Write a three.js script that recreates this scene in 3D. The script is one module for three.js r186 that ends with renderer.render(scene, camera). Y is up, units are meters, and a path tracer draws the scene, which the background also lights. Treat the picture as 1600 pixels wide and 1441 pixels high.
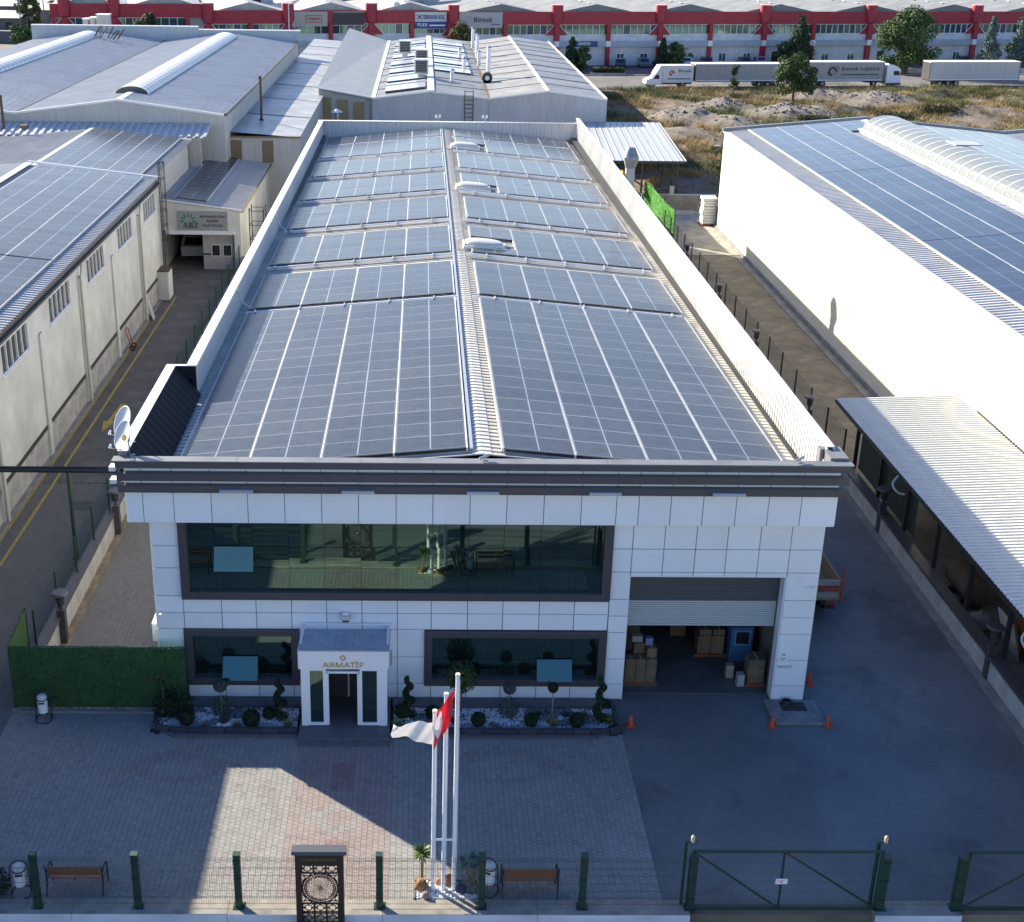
import * as THREE from 'three';
import { mergeGeometries } from 'three/addons/utils/BufferGeometryUtils.js';
import { FontLoader } from 'three/addons/loaders/FontLoader.js';
import { TextGeometry } from 'three/addons/geometries/TextGeometry.js';

// ---------- camera, sky, sun, exposure ----------
const scene = new THREE.Scene();
const camera = new THREE.PerspectiveCamera(2 * Math.atan(720.5 / 2084.7) * 180 / Math.PI, 1600 / 1441, 0.5, 1500);
{
  const ry = 0.0158536, p = 0.386030, r = 0.0131001;
  const f = new THREE.Vector3(Math.sin(ry) * Math.cos(p), -Math.sin(p), -Math.cos(ry) * Math.cos(p));
  const rt = new THREE.Vector3(Math.cos(ry), 0, Math.sin(ry)), up = rt.clone().cross(f);
  const up2 = up.clone().multiplyScalar(Math.cos(r)).addScaledVector(rt, -Math.sin(r));
  camera.position.set(-1.8493, 23.2607, 36.3806);
  camera.up.copy(up2); camera.lookAt(camera.position.clone().add(f));
  camera.filmOffset = 35 * (800 - 686.64) / 2084.7;        // the photograph is a crop: shifted lens
  camera.updateProjectionMatrix();
}
const renderer = new THREE.WebGLRenderer({ antialias: true });
renderer.setSize(1024, 922);
renderer.toneMapping = THREE.LinearToneMapping;
renderer.toneMappingExposure = 3.0;
renderer.shadowMap.enabled = true;
const SUN_AZ = 42 * Math.PI / 180, SUN_EL = 25.9 * Math.PI / 180;
const sunDir = new THREE.Vector3(-Math.cos(SUN_AZ) * Math.cos(SUN_EL), Math.sin(SUN_EL), -Math.sin(SUN_AZ) * Math.cos(SUN_EL));
{
  const W = 512, H = 256, d = new Float32Array(W * H * 4), v = new THREE.Vector3();
  const K = 0.66, zen = [0.028, 0.11, 0.36], hor = [1.02, 1.26, 1.36], gnd = [0.20, 0.18, 0.16];
  for (let j = 0; j < H; j++) for (let i = 0; i < W; i++) {
    const el = ((j + .5) / H - .5) * Math.PI, az = ((i + .5) / W - .5) * 2 * Math.PI;
    v.set(Math.cos(el) * Math.cos(az), Math.sin(el), Math.cos(el) * Math.sin(az));
    const up = Math.max(0, v.y), t = Math.pow(1 - up, 4.6), cs = Math.max(0, v.dot(sunDir));
    const glow = 0.55 * Math.pow(cs, 6) + 1.1 * Math.pow(cs, 40), q = (j * W + i) * 4;
    for (let c = 0; c < 3; c++) {
      let s = K * (zen[c] + (hor[c] - zen[c]) * t) + K * glow * [1, .93, .82][c];
      if (v.y < 0) s = K * gnd[c];
      d[q + c] = s;
    }
    d[q + 3] = 1;
  }
  const sky = new THREE.DataTexture(d, W, H, THREE.RGBAFormat, THREE.FloatType);
  sky.mapping = THREE.EquirectangularReflectionMapping; sky.magFilter = sky.minFilter = THREE.LinearFilter; sky.needsUpdate = true;
  scene.background = sky; scene.environment = sky;
}
const sun = new THREE.DirectionalLight(0xffffff, 5);
sun.color.setRGB(1, 0.90, 0.73);
sun.position.copy(sunDir).multiplyScalar(150); sun.castShadow = true;
sun.shadow.mapSize.set(4096, 4096);
Object.assign(sun.shadow.camera, { left: -130, right: 130, top: 130, bottom: -130, near: 1, far: 420 });
sun.target.position.set(10, 0, -60); sun.position.add(sun.target.position);
scene.add(sun, sun.target);

// ---------- helpers ----------
let seed = 7;
const rnd = () => { seed = (seed * 1664525 + 1013904223) >>> 0; return seed / 4294967296; };
const rr = (a, b) => a + (b - a) * rnd();
const hash = (x, y, s) => { let h = (x * 374761393 + y * 668265263 + s * 974711) | 0; h = Math.imul(h ^ (h >>> 13), 1274126177); h ^= h >>> 16; return (h >>> 0) / 4294967296; };
function vnoise(x, y, per, s) {            // tileable value noise
  const xi = Math.floor(x), yi = Math.floor(y), u = x - xi, v = y - yi, m = (a) => ((a % per) + per) % per;
  const f = (t) => t * t * (3 - 2 * t), a = f(u), b = f(v);
  const g = (i, j) => hash(m(xi + i), m(yi + j), s);
  return (g(0, 0) * (1 - a) + g(1, 0) * a) * (1 - b) + (g(0, 1) * (1 - a) + g(1, 1) * a) * b;
}
function fbm(x, y, per, oct, s) { let t = 0, a = .5, n = 0; for (let o = 0; o < oct; o++) { t += a * vnoise(x, y, per, s + o); n += a; x *= 2; y *= 2; per *= 2; a *= .55; } return t / n; }
const texStore = {};
function tex(name, size, fn, srgb = true) {
  const d = new Uint8Array(size * size * 4);
  for (let j = 0; j < size; j++) for (let i = 0; i < size; i++) {
    const c = fn(i / size, j / size), q = (j * size + i) * 4;
    for (let k = 0; k < 3; k++) d[q + k] = Math.max(0, Math.min(255, Math.round(255 * (Array.isArray(c) ? c[k] : c))));
    d[q + 3] = 255;
  }
  const t = new THREE.DataTexture(d, size, size, THREE.RGBAFormat);
  t.wrapS = t.wrapT = THREE.RepeatWrapping; t.magFilter = THREE.LinearFilter; t.minFilter = THREE.LinearMipmapLinearFilter; t.generateMipmaps = true;
  if (srgb) t.colorSpace = THREE.SRGBColorSpace;
  t.needsUpdate = true; texStore[name] = t; return t;
}
const lim = (a, b, x) => Math.max(0, Math.min(1, (x - a) / (b - a)));
tex('fine', 256, (u, v) => .86 + .14 * fbm(u * 32, v * 32, 32, 3, 1));
tex('soft', 256, (u, v) => .80 + .20 * fbm(u * 6, v * 6, 6, 5, 11));
tex('stain', 512, (u, v) => { const n = fbm(u * 5, v * 5, 5, 6, 21), m = fbm(u * 18, v * 18, 18, 4, 31), k = fbm(u * 60, v * 60, 60, 2, 33); return .70 + .20 * lim(.2, .8, n) + .07 * m + .05 * k - .07 * lim(.60, .78, fbm(u * 9, v * 9, 9, 5, 35)); });
tex('yardtex', 1024, (u, v) => { const n = fbm(u * 4, v * 4, 4, 6, 201), m = fbm(u * 13, v * 13, 13, 5, 207), k = fbm(u * 120, v * 120, 120, 2, 211), d = fbm(u * 7 + .3, v * 7, 7, 5, 223), t = fbm(u * 3, v * 30, 30, 3, 229); return .66 + .20 * lim(.25, .75, n) + .08 * m + .07 * k - .10 * lim(.56, .66, d) + .03 * t; });
tex('streak', 256, (u, v) => .84 + .16 * (0.6 * fbm(u * 48, v * 3, 48, 2, 41) + .4 * fbm(u * 8, v * 8, 8, 4, 47)));
tex('streakV', 256, (u, v) => .78 + .22 * (0.6 * fbm(u * 4, v * 40, 40, 2, 43) + .4 * fbm(u * 8, v * 8, 8, 4, 49)));
tex('dirt', 512, (u, v) => { const n = fbm(u * 8, v * 8, 8, 6, 51), m = fbm(u * 40, v * 40, 40, 3, 57); return [.55 + .4 * n + .1 * m, .55 + .38 * n + .1 * m, .53 + .38 * n + .1 * m]; });
tex('clouds', 256, (u, v) => .955 + .045 * fbm(u * 4, v * 4, 4, 4, 301));
tex('grit', 256, (u, v) => fbm(u * 40, v * 40, 40, 3, 61), false);
const cloneStore = {};
function rep(name, size) { const k = name + size; if (!cloneStore[k]) { const t = texStore[name].clone(); t.repeat.set(1 / size, 1 / size); t.needsUpdate = true; cloneStore[k] = t; } return cloneStore[k]; }
function mat(c, o = {}) {
  const m = new THREE[o.phys ? 'MeshPhysicalMaterial' : 'MeshStandardMaterial']({ roughness: o.rough ?? .8, metalness: o.metal ?? 0 });
  m.color.setRGB(c[0], c[1], c[2]);
  if (o.tex) m.map = rep(o.tex, o.size ?? 2);
  if (o.bump) { m.bumpMap = rep('grit', o.bsize ?? 1); m.bumpScale = o.bump; }
  if (o.vc) m.vertexColors = true;
  if (o.side) m.side = THREE.DoubleSide;
  if (o.cc) { m.clearcoat = o.cc; m.clearcoatRoughness = o.ccr ?? .1; }
  return m;
}
const NTH = ['first', 'second', 'third', 'fourth', 'fifth', 'sixth', 'seventh', 'eighth', 'ninth', 'tenth', 'eleventh', 'twelfth', 'thirteenth', 'fourteenth', 'fifteenth', 'sixteenth', 'seventeenth', 'eighteenth', 'nineteenth', 'twentieth'];
const names = {};
function numbered(n) { const k = names[n] = (names[n] ?? -1) + 1; return k ? n + '_' + String(k).padStart(3, '0') : n; }
function tagged(o, label, category, group) { o.userData.label = label; if (category) o.userData.category = category; if (group) o.userData.group = group; return o; }
function thing(name, label, category, pos = [0, 0, 0], group, turn = 0) {
  const g = new THREE.Group(); g.name = numbered(name); g.position.set(...pos); g.rotation.y = turn; scene.add(g);
  g.updateMatrixWorld(); return tagged(g, label, category, group);
}
function boxUV(g) {
  const p = g.attributes.position, n = p.count, uv = new Float32Array(n * 2), a = new THREE.Vector3(), b = new THREE.Vector3(), c = new THREE.Vector3(), e = new THREE.Vector3();
  for (let i = 0; i < n; i += 3) {
    a.fromBufferAttribute(p, i); b.fromBufferAttribute(p, i + 1); c.fromBufferAttribute(p, i + 2);
    e.copy(b).sub(a).cross(c.clone().sub(a)); const x = Math.abs(e.x), y = Math.abs(e.y), z = Math.abs(e.z);
    [a, b, c].forEach((q, k) => { const o = (i + k) * 2; if (y >= x && y >= z) { uv[o] = q.x; uv[o + 1] = q.z; } else if (x >= z) { uv[o] = q.z; uv[o + 1] = q.y; } else { uv[o] = q.x; uv[o + 1] = q.y; } });
  }
  g.setAttribute('uv', new THREE.BufferAttribute(uv, 2)); return g;
}
function clean(g, keepUV) {
  let h = g.index ? g.toNonIndexed() : g.clone();
  for (const k of Object.keys(h.attributes)) if (!['position', 'normal'].includes(k) && !(k === 'uv' && keepUV)) h.deleteAttribute(k);
  h.morphAttributes = {}; h.clearGroups?.();
  if (!h.attributes.normal) h.computeVertexNormals();
  return h;
}
function join(gs) { gs = (Array.isArray(gs) ? gs.flat(9) : [gs]).map((g) => clean(g)); return boxUV(gs.length > 1 ? mergeGeometries(gs) : gs[0]); }
// world-space geometry -> a named mesh under parent (parent's own place is taken off)
const inv = new THREE.Matrix4();
function part(name, gs, m, parent, label) {
  const g = join(gs);
  if (parent) { parent.updateWorldMatrix(true, false); g.applyMatrix4(inv.copy(parent.matrixWorld).invert()); }
  const o = new THREE.Mesh(g, m); o.name = parent ? name : numbered(name); o.castShadow = o.receiveShadow = true;
  (parent ?? scene).add(o); if (label) o.userData.label = label; return o;
}
function lpart(name, gs, m, parent, label) {   // geometry already in the parent's space
  const o = new THREE.Mesh(join(gs), m); o.name = name; o.castShadow = o.receiveShadow = true; parent.add(o); if (label) o.userData.label = label; return o;
}
function single(name, gs, m, label, category, group) { return tagged(part(name, gs, m), label, category, group); }
function struct(name, gs, m) { const o = part(name, gs, m); o.userData.kind = 'structure'; return o; }
function piece(name, geo, m, parent, x, y, z, rx = 0, ry = 0, rz = 0) {  // shared geometry
  const o = new THREE.Mesh(geo, m); o.name = name; o.position.set(x, y, z); o.rotation.set(rx, ry, rz); o.castShadow = o.receiveShadow = true; parent.add(o); return o;
}
function copyOf(o, pos, turn = 0, label, name) {
  const c = o.clone(); c.name = numbered(name ?? o.name.replace(/_\d{3}$/, '')); c.userData = { ...o.userData }; if (label) c.userData.label = label;
  c.position.set(...pos); c.rotation.y = turn; scene.add(c); return c;
}
// boxes: by corners
const bb = (x0, x1, y0, y1, z0, z1) => new THREE.BoxGeometry(x1 - x0, y1 - y0, z1 - z0).translate((x0 + x1) / 2, (y0 + y1) / 2, (z0 + z1) / 2);
const box = (w, h, d, x, y, z, rx = 0, ry = 0, rz = 0) => { const g = new THREE.BoxGeometry(w, h, d); if (rx) g.rotateX(rx); if (ry) g.rotateY(ry); if (rz) g.rotateZ(rz); return g.translate(x, y, z); };
// chamfered box
function cbox(x0, x1, y0, y1, z0, z1, c = .02) {
  const s = new THREE.Shape(), w = x1 - x0, h = y1 - y0; s.moveTo(c, c); s.lineTo(w - c, c); s.lineTo(w - c, h - c); s.lineTo(c, h - c);
  return new THREE.ExtrudeGeometry(s, { depth: z1 - z0 - 2 * c, bevelEnabled: true, bevelThickness: c, bevelSize: c, bevelSegments: 1 }).translate(x0, y0, z0 + c);
}
function rod(a, b, r, seg = 8, r2) {
  const A = new THREE.Vector3(...a), B = new THREE.Vector3(...b), d = B.clone().sub(A), L = d.length();
  const g = new THREE.CylinderGeometry(r2 ?? r, r, L, seg); g.translate(0, L / 2, 0);
  g.applyQuaternion(new THREE.Quaternion().setFromUnitVectors(new THREE.Vector3(0, 1, 0), d.normalize())); return g.translate(...a);
}
function bar(a, b, w, h = w) {              // square bar between two points
  const A = new THREE.Vector3(...a), B = new THREE.Vector3(...b), d = B.clone().sub(A), L = d.length();
  const g = new THREE.BoxGeometry(w, h, L); const m = new THREE.Matrix4().lookAt(A, B, Math.abs(d.y) > .99 * L ? new THREE.Vector3(0, 0, 1) : new THREE.Vector3(0, 1, 0));
  g.applyMatrix4(m); return g.translate((a[0] + b[0]) / 2, (a[1] + b[1]) / 2, (a[2] + b[2]) / 2);
}
const tube = (pts, r, n = 24, seg = 6) => new THREE.TubeGeometry(new THREE.CatmullRomCurve3(pts.map((p) => new THREE.Vector3(...p))), n, r, seg, false);
function quads(list) {                      // list of [a,b,c,d]
  const v = []; for (const [a, b, c, d] of list) v.push(...a, ...b, ...c, ...a, ...c, ...d);
  const g = new THREE.BufferGeometry(); g.setAttribute('position', new THREE.Float32BufferAttribute(v, 3)); g.computeVertexNormals(); return g;
}
function prism(poly, z0, z1, axis = 'z') {  // polygon [x,y] pushed along z (or along x: poly is [z,y]; or along y: poly is [x,z])
  const s = new THREE.Shape(poly.map(([a, b]) => new THREE.Vector2(a, b)));
  const g = new THREE.ExtrudeGeometry(s, { depth: z1 - z0, bevelEnabled: false }).translate(0, 0, z0);
  if (axis === 'x') g.applyMatrix4(new THREE.Matrix4().set(0, 0, 1, 0, 0, 1, 0, 0, 1, 0, 0, 0, 0, 0, 0, 1));
  if (axis === 'y') g.applyMatrix4(new THREE.Matrix4().set(1, 0, 0, 0, 0, 0, 1, 0, 0, 1, 0, 0, 0, 0, 0, 1));
  if (axis !== 'z') for (const k of ['position', 'normal', 'uv']) { const a = g.attributes[k], n = a.itemSize; for (let i = 0; i < a.count; i += 3) for (let j = 0; j < n; j++) { const p = (i + 1) * n + j, q = (i + 2) * n + j, t = a.array[p]; a.array[p] = a.array[q]; a.array[q] = t; } }
  return g;
}
// trapezoid-ribbed sheet: origin P, repeats along U, ribs run along V, ribs stand out along N
function ribs(P, U, V, N, pitch, h, prof = [0, .5, .6, .85, .95]) {
  const L = Math.hypot(...U), n = Math.max(1, Math.round(L / pitch)), up = prof.length === 5 ? [0, 0, 1, 1, 0] : [0, 0, 1, 0];
  const st = []; for (let i = 0; i < n; i++) prof.forEach((t, k) => st.push([(i + t) / n, up[k] * h])); st.push([1, 0]);
  const pt = (s, e) => [0, 1, 2].map((k) => P[k] + U[k] * s[0] + V[k] * e + N[k] * s[1]);
  const q = []; for (let i = 0; i + 1 < st.length; i++) q.push([pt(st[i], 0), pt(st[i + 1], 0), pt(st[i + 1], 1), pt(st[i], 1)]);
  return quads(q);
}
const font = {};
for (const k of ['sans_bold', 'sans_regular', 'serif_bold']) font[k] = await new FontLoader().loadAsync('fonts/droid/droid_' + k + '.typeface.json');
function text(s, w, x, y, z, o = {}) {      // raised letters, total width w, centred on x, standing on y, facing +z
  const g = new TextGeometry(s, { font: font[o.font ?? 'sans_bold'], size: 1, depth: .1, curveSegments: 3, bevelEnabled: false });
  g.computeBoundingBox(); const b = g.boundingBox, k = w / (b.max.x - b.min.x);
  g.translate(-(b.min.x + b.max.x) / 2, -b.min.y, 0); g.scale(k, o.h ? o.h / (b.max.y - b.min.y) : k, (o.depth ?? .02) / .1); if (o.turn) g.rotateY(o.turn); return g.translate(x, y, z);
}
// leaves: many small faces with colours of their own
function leaves(n, at, size, cols, tri) {
  const P = [], N = [], C = [], a = new THREE.Vector3(), b = new THREE.Vector3(), c = new THREE.Vector3();
  for (let i = 0; i < n; i++) {
    const [x, y, z, nx, ny, nz] = at(i); a.set(nx + rr(-.7, .7), ny + rr(-.5, .9), nz + rr(-.7, .7)).normalize();
    b.set(rr(-1, 1), rr(-1, 1), rr(-1, 1)).cross(a).normalize(); c.crossVectors(a, b);
    const s = size * rr(.6, 1.25), w = s * rr(.45, .7), k = cols[Math.floor(rnd() * cols.length)], v = rr(.75, 1.25);
    const p = [[b.x * s, b.y * s, b.z * s], [c.x * w, c.y * w, c.z * w], [-b.x * s, -b.y * s, -b.z * s], [-c.x * w, -c.y * w, -c.z * w]].map((q) => [x + q[0], y + q[1], z + q[2]]);
    for (const t of tri ? [0, 1, 2] : [0, 1, 2, 0, 2, 3]) { P.push(...p[t]); N.push(a.x, a.y, a.z); C.push(k[0] * v, k[1] * v, k[2] * v); }
  }
  const g = new THREE.BufferGeometry(); g.setAttribute('position', new THREE.Float32BufferAttribute(P, 3)); g.setAttribute('normal', new THREE.Float32BufferAttribute(N, 3)); g.setAttribute('color', new THREE.Float32BufferAttribute(C, 3)); return g;
}
const leafMat = new THREE.MeshPhysicalMaterial({ vertexColors: true, roughness: .75, side: THREE.DoubleSide, transmission: 0, specularIntensity: .4 });
function leafMesh(name, g, parent, label) { parent.updateWorldMatrix(true, false); g.applyMatrix4(inv.copy(parent.matrixWorld).invert()); const o = new THREE.Mesh(g, leafMat); o.name = name; o.castShadow = o.receiveShadow = true; parent.add(o); return o; }
const ballAt = (cx, cy, cz, r, sy = 1, shell = .25) => () => { const u = rr(-1, 1), f = rr(0, 6.2832), q = Math.sqrt(1 - u * u), R = r * (1 - shell * rnd() * rnd()) * rr(.93, 1.05); return [cx + R * q * Math.cos(f), cy + R * u * sy, cz + R * q * Math.sin(f), q * Math.cos(f), u, q * Math.sin(f)]; };

// ---------- materials ----------
const M = {
  clad: mat([.80, .82, .83], { rough: .22, phys: true }), clad2: mat([.79, .81, .82], { rough: .25, phys: true, tex: 'clouds', size: 5 }), clad3: mat([.81, .82, .83], { rough: .2, phys: true, tex: 'clouds', size: 4 }), joint: mat([.16, .16, .165], { rough: .9 }),
  band: mat([.085, .08, .085], { rough: .45, tex: 'fine', size: 2 }), cap: mat([.24, .245, .255], { rough: .5, metal: .3, tex: 'soft', size: 3 }),
  frame: mat([.075, .068, .075], { rough: .4, tex: 'fine', size: 1.5 }),
  glass: new THREE.MeshPhysicalMaterial({ color: new THREE.Color().setRGB(.125, .21, .175), metalness: .95, roughness: .015 }),
  rail: mat([.44, .45, .46], { rough: .4 }),
  dark: mat([.012, .012, .014], { rough: .5 }), black: mat([.014, .014, .016], { rough: .95, tex: 'streak', size: 2 }),
  sheetIn: mat([.66, .66, .64], { rough: .45, tex: 'streak', size: 3 }), white: mat([.78, .78, .76], { rough: .4, tex: 'fine', size: 2 }),
  wpaint: mat([.8, .8, .8], { rough: .35 }), roof: mat([.60, .57, .49], { rough: .5, tex: 'stain', size: 7 }),
  alu: mat([.50, .51, .53], { rough: .35, metal: .6 }), steel: mat([.38, .39, .4], { rough: .4, metal: .7 }), rust: mat([.14, .09, .06], { rough: .9, tex: 'stain', size: 1 }),
  cream: mat([.64, .64, .58], { rough: .9, tex: 'soft', size: 8 }), creamLow: mat([.50, .49, .46], { rough: .9, tex: 'stain', size: 4 }), stripe: mat([.03, .03, .032], { rough: .8 }),
  rwall: mat([.70, .66, .53], { rough: .9, tex: 'clouds', size: 9 }),
  greyroof: mat([.50, .52, .52], { rough: .5, tex: 'streakV', size: 9 }), greyroof2: mat([.50, .51, .50], { rough: .5, tex: 'streakV', size: 6 }),
  paleroof: mat([.42, .43, .43], { rough: .42, tex: 'stain', size: 9 }),
  panelwall: mat([.50, .50, .47], { rough: .7, tex: 'streak', size: 5 }), greywall: mat([.60, .61, .60], { rough: .8, tex: 'streak', size: 6 }),
  brown: mat([.20, .15, .08], { rough: .6, tex: 'streak', size: 2 }),
  green: mat([.02, .055, .036], { rough: .42, tex: 'fine', size: 1 }), greenTop: mat([.02, .055, .036], { rough: .42 }), conc: mat([.30, .29, .27], { rough: .95, tex: 'stain', size: 3, bump: .004 }), stone: mat([.13, .13, .135], { rough: .7, tex: 'soft', size: 1 }),
  wood: mat([.27, .10, .04], { rough: .45, tex: 'streakV', size: .5 }), iron: mat([.02, .02, .022], { rough: .45 }),
  red: mat([.42, .02, .045], { rough: .5, tex: 'soft', size: 4 }), redWhite: mat([.72, .74, .74], { rough: .7, tex: 'soft', size: 5 }),
  farglass: new THREE.MeshPhysicalMaterial({ color: new THREE.Color().setRGB(.10, .18, .17), metalness: .6, roughness: .08 }),
  yellow: mat([.55, .40, .07], { rough: .8, tex: 'stain', size: 1 }), tyre: mat([.02, .02, .02], { rough: .9 }), chrome: mat([.6, .6, .6], { rough: .25, metal: .9 }),
  carton: mat([.20, .13, .08], { rough: .9, tex: 'soft', size: .8 }), orange: mat([.50, .075, .03], { rough: .5 }),
};
// ---------- ground, yards, road ----------
struct('ground', bb(-600, 600, -.5, -.08, -900, 9.4), mat([.26, .22, .17], { rough: 1, tex: 'dirt', size: 14 }));
struct('street', bb(-200, 200, -1, -.62, 9.62, 120), mat([.16, .155, .15], { rough: .95, tex: 'stain', size: 9 }));
const yard = struct('paved_yard', bb(-18.9, 4.463, -.2, -.024, -18, 9.1), mat([.045, .043, .04], { rough: 1, tex: 'dirt', size: 2 }));
struct('side_lane', bb(-18.9, -14.7, -.2, -.006, -56.2, -18.01), mat([.155, .142, .125], { rough: .95, tex: 'stain', size: 5, bump: .006, bsize: .8 }));
struct('left_passage', bb(-14.7, -10, -.2, -.01, -75, -18.01), mat([.17, .16, .14], { rough: .95, tex: 'stain', size: 4, bump: .006, bsize: .8 }));
struct('concrete_yard', bb(4.465, 17.05, -.2, -.004, -75, 9.1), mat([.20, .205, .20], { rough: .9, tex: 'yardtex', size: 16, bump: .004, bsize: 1.2 }));
{ // tan service lane by the white hall, with the pale slab at its end
  struct('service_lane', bb(17.4, 22.35, -.2, -.01, -62.3, 9.1), mat([.25, .225, .18], { rough: .95, tex: 'dirt', size: 6, bump: .006, bsize: .8 }));
  struct('concrete_slab', bb(17.4, 22.35, -.2, .05, -79, -62.31), mat([.40, .38, .33], { rough: .95, tex: 'stain', size: 6 }));
  struct('wall_gutter', bb(21.75, 22.2, -.1, .03, -62, -2), M.conc);
}
{ // interlocking pavers: one shape, laid one by one
  const w = .16, d = .16, n = .022, g = .007, s = new THREE.Shape();
  [[-.5, -.5], [-.22, -.5], [-.14, -.5 + .14], [.14, -.5 + .14], [.22, -.5], [.5, -.5], [.5, .5], [.22, .5], [.14, .5 + .14], [-.14, .5 + .14], [-.22, .5], [-.5, .5]].forEach(([a, b], i) => { const x = a * (w - g), y = b * (d - g); i ? s.lineTo(x, y) : s.moveTo(x, y); });
  const geo = boxUV(clean(new THREE.ExtrudeGeometry(s, { depth: .03, bevelEnabled: false, curveSegments: 1 }).rotateX(-Math.PI / 2).translate(0, -.03, 0)));
  const cells = [];
  const ring = (x, z, cx, cz, rx, rz, t) => Math.abs(Math.hypot((x - cx) / rx, (z - cz) / rz) - 1) < t;
  for (let i = 0; i < 147; i++) for (let j = 0; j < 170; j++) {
    const x = -18.82 + i * w, z = 9.0 - j * d - (i % 2) * d / 2;
    if (x > 4.46) continue;
    if (z < 0 && x > -10.0) continue; if (z < -17.9) continue;
    if (x > -14.6 && x < -14.0 && z < -.2) continue;
    if (z < 1.5 && x > -10.1) continue;
    const k = rr(.92, 1.08), p = fbm(x * .5 + 40, z * .5 + 40, 512, 3, 71), q = .88 + .24 * p;
    let c = [.262, .258, .24];
    const path = x > -5.45 && x < -2.5;
    if (path) c = [.265, .222, .205];
    const dia = Math.abs(x + 4.05) / 1.0 + Math.abs(z - 5.65) / .75;
    if (path && dia < 1 && dia > .55) c = [.255, .25, .232];
    if (path && (Math.abs(x + 4.05) < .34) && ((z > 6.6 && z < 7.5) || (z > 3.0 && z < 4.4))) c = [.25, .168, .155];
    if (ring(x, z, -8.7, 5.7, 2.9, 2.9, .06) && x > -10.6) c = [.252, .232, .22];
    if (ring(x, z, .7, 5.6, 2.6, 3.1, .06)) c = [.25, .23, .218];
    if (ring(x, z, .7, 3.1, 1.3, .8, .16) || ring(x, z, -8.9, 3.2, 1.1, .7, .2)) c = [.245, .222, .21];
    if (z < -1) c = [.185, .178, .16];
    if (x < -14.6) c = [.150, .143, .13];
    if (rnd() < .04) c = c.map((t) => t * .87);
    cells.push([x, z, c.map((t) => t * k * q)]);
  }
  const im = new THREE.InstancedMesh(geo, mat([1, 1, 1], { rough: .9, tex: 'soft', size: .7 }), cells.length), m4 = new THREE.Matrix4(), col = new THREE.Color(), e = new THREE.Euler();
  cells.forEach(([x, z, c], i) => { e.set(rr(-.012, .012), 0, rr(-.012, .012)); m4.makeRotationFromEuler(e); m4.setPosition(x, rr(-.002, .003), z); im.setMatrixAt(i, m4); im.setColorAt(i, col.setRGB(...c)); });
  im.name = 'paver'; im.userData.kind = 'stuff'; im.castShadow = im.receiveShadow = true; yard.add(im);
}
{ // yellow lane lines, arrow and covers
  const y = .008;
  const ln = (a, b, w) => { const dx = b[0] - a[0], dz = b[1] - a[1], L = Math.hypot(dx, dz), nx = -dz / L * w / 2, nz = dx / L * w / 2; return quads([[[a[0] + nx, y, a[1] + nz], [b[0] + nx, y, b[1] + nz], [b[0] - nx, y, b[1] - nz], [a[0] - nx, y, a[1] - nz]]]); };
  struct('painted_line', ln([-17.98, -49], [-17.98, 2], .12), M.yellow);
  struct('painted_line', ln([-18.62, -44], [-18.62, 2], .10), M.yellow);
  struct('painted_arrow', [ln([-17.1, -28.3], [-17.25, -25.6], .2), quads([[[-17.55, y, -25.8], [-16.95, y, -25.8], [-17.28, y, -24.3], [-17.30, y, -24.3]]])], M.yellow);
  const dr = thing('drain_cover', 'dark square drain cover set in the left lane paving', 'drain cover', [-16.18, 0, -15.5]);
  part('rim', [bb(-16.6, -15.76, .0, .016, -15.9, -15.8), bb(-16.6, -15.76, .0, .016, -15.2, -15.1), bb(-16.6, -16.52, .0, .015, -15.8, -15.2), bb(-15.84, -15.76, 0, .015, -15.8, -15.2)], M.iron, dr);
  for (let i = 0; i < 6; i++) part('grate_bar', bb(-16.5 + i * .12, -16.44 + i * .12, .0, .012, -15.8, -15.2), M.iron, dr);
}
{ // road beyond the waste ground, its kerbs and the forecourt of the red row
  const sl = .13, zz = (x, z0) => z0 - sl * (x - 24);
  const strip = (x0, x1, za, zb, y0, y1, sa = sl, sb = sl) => prism([[x0, za - sa * (x0 - 24)], [x1, za - sa * (x1 - 24)], [x1, zb - sb * (x1 - 24)], [x0, zb - sb * (x0 - 24)]].map(([a, b]) => [a, b]), y0, y1, 'y');
  struct('road', strip(-120, 170, -167.6, -186.5, -.3, .03), mat([.17, .163, .16], { rough: .9, tex: 'stain', size: 12 }));
  struct('forecourt', strip(-120, 170, -187, -203, -.3, .06, sl, .194), mat([.20, .12, .115], { rough: .9, tex: 'stain', size: 10 }));
  struct('kerb', strip(-120, 170, -186.52, -186.98, -.3, .18), M.conc);
  struct('low_wall', strip(38, 120, -189.5, -189.8, 0, .75), mat([.6, .6, .58], { tex: 'stain', size: 3 }));
}
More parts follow.
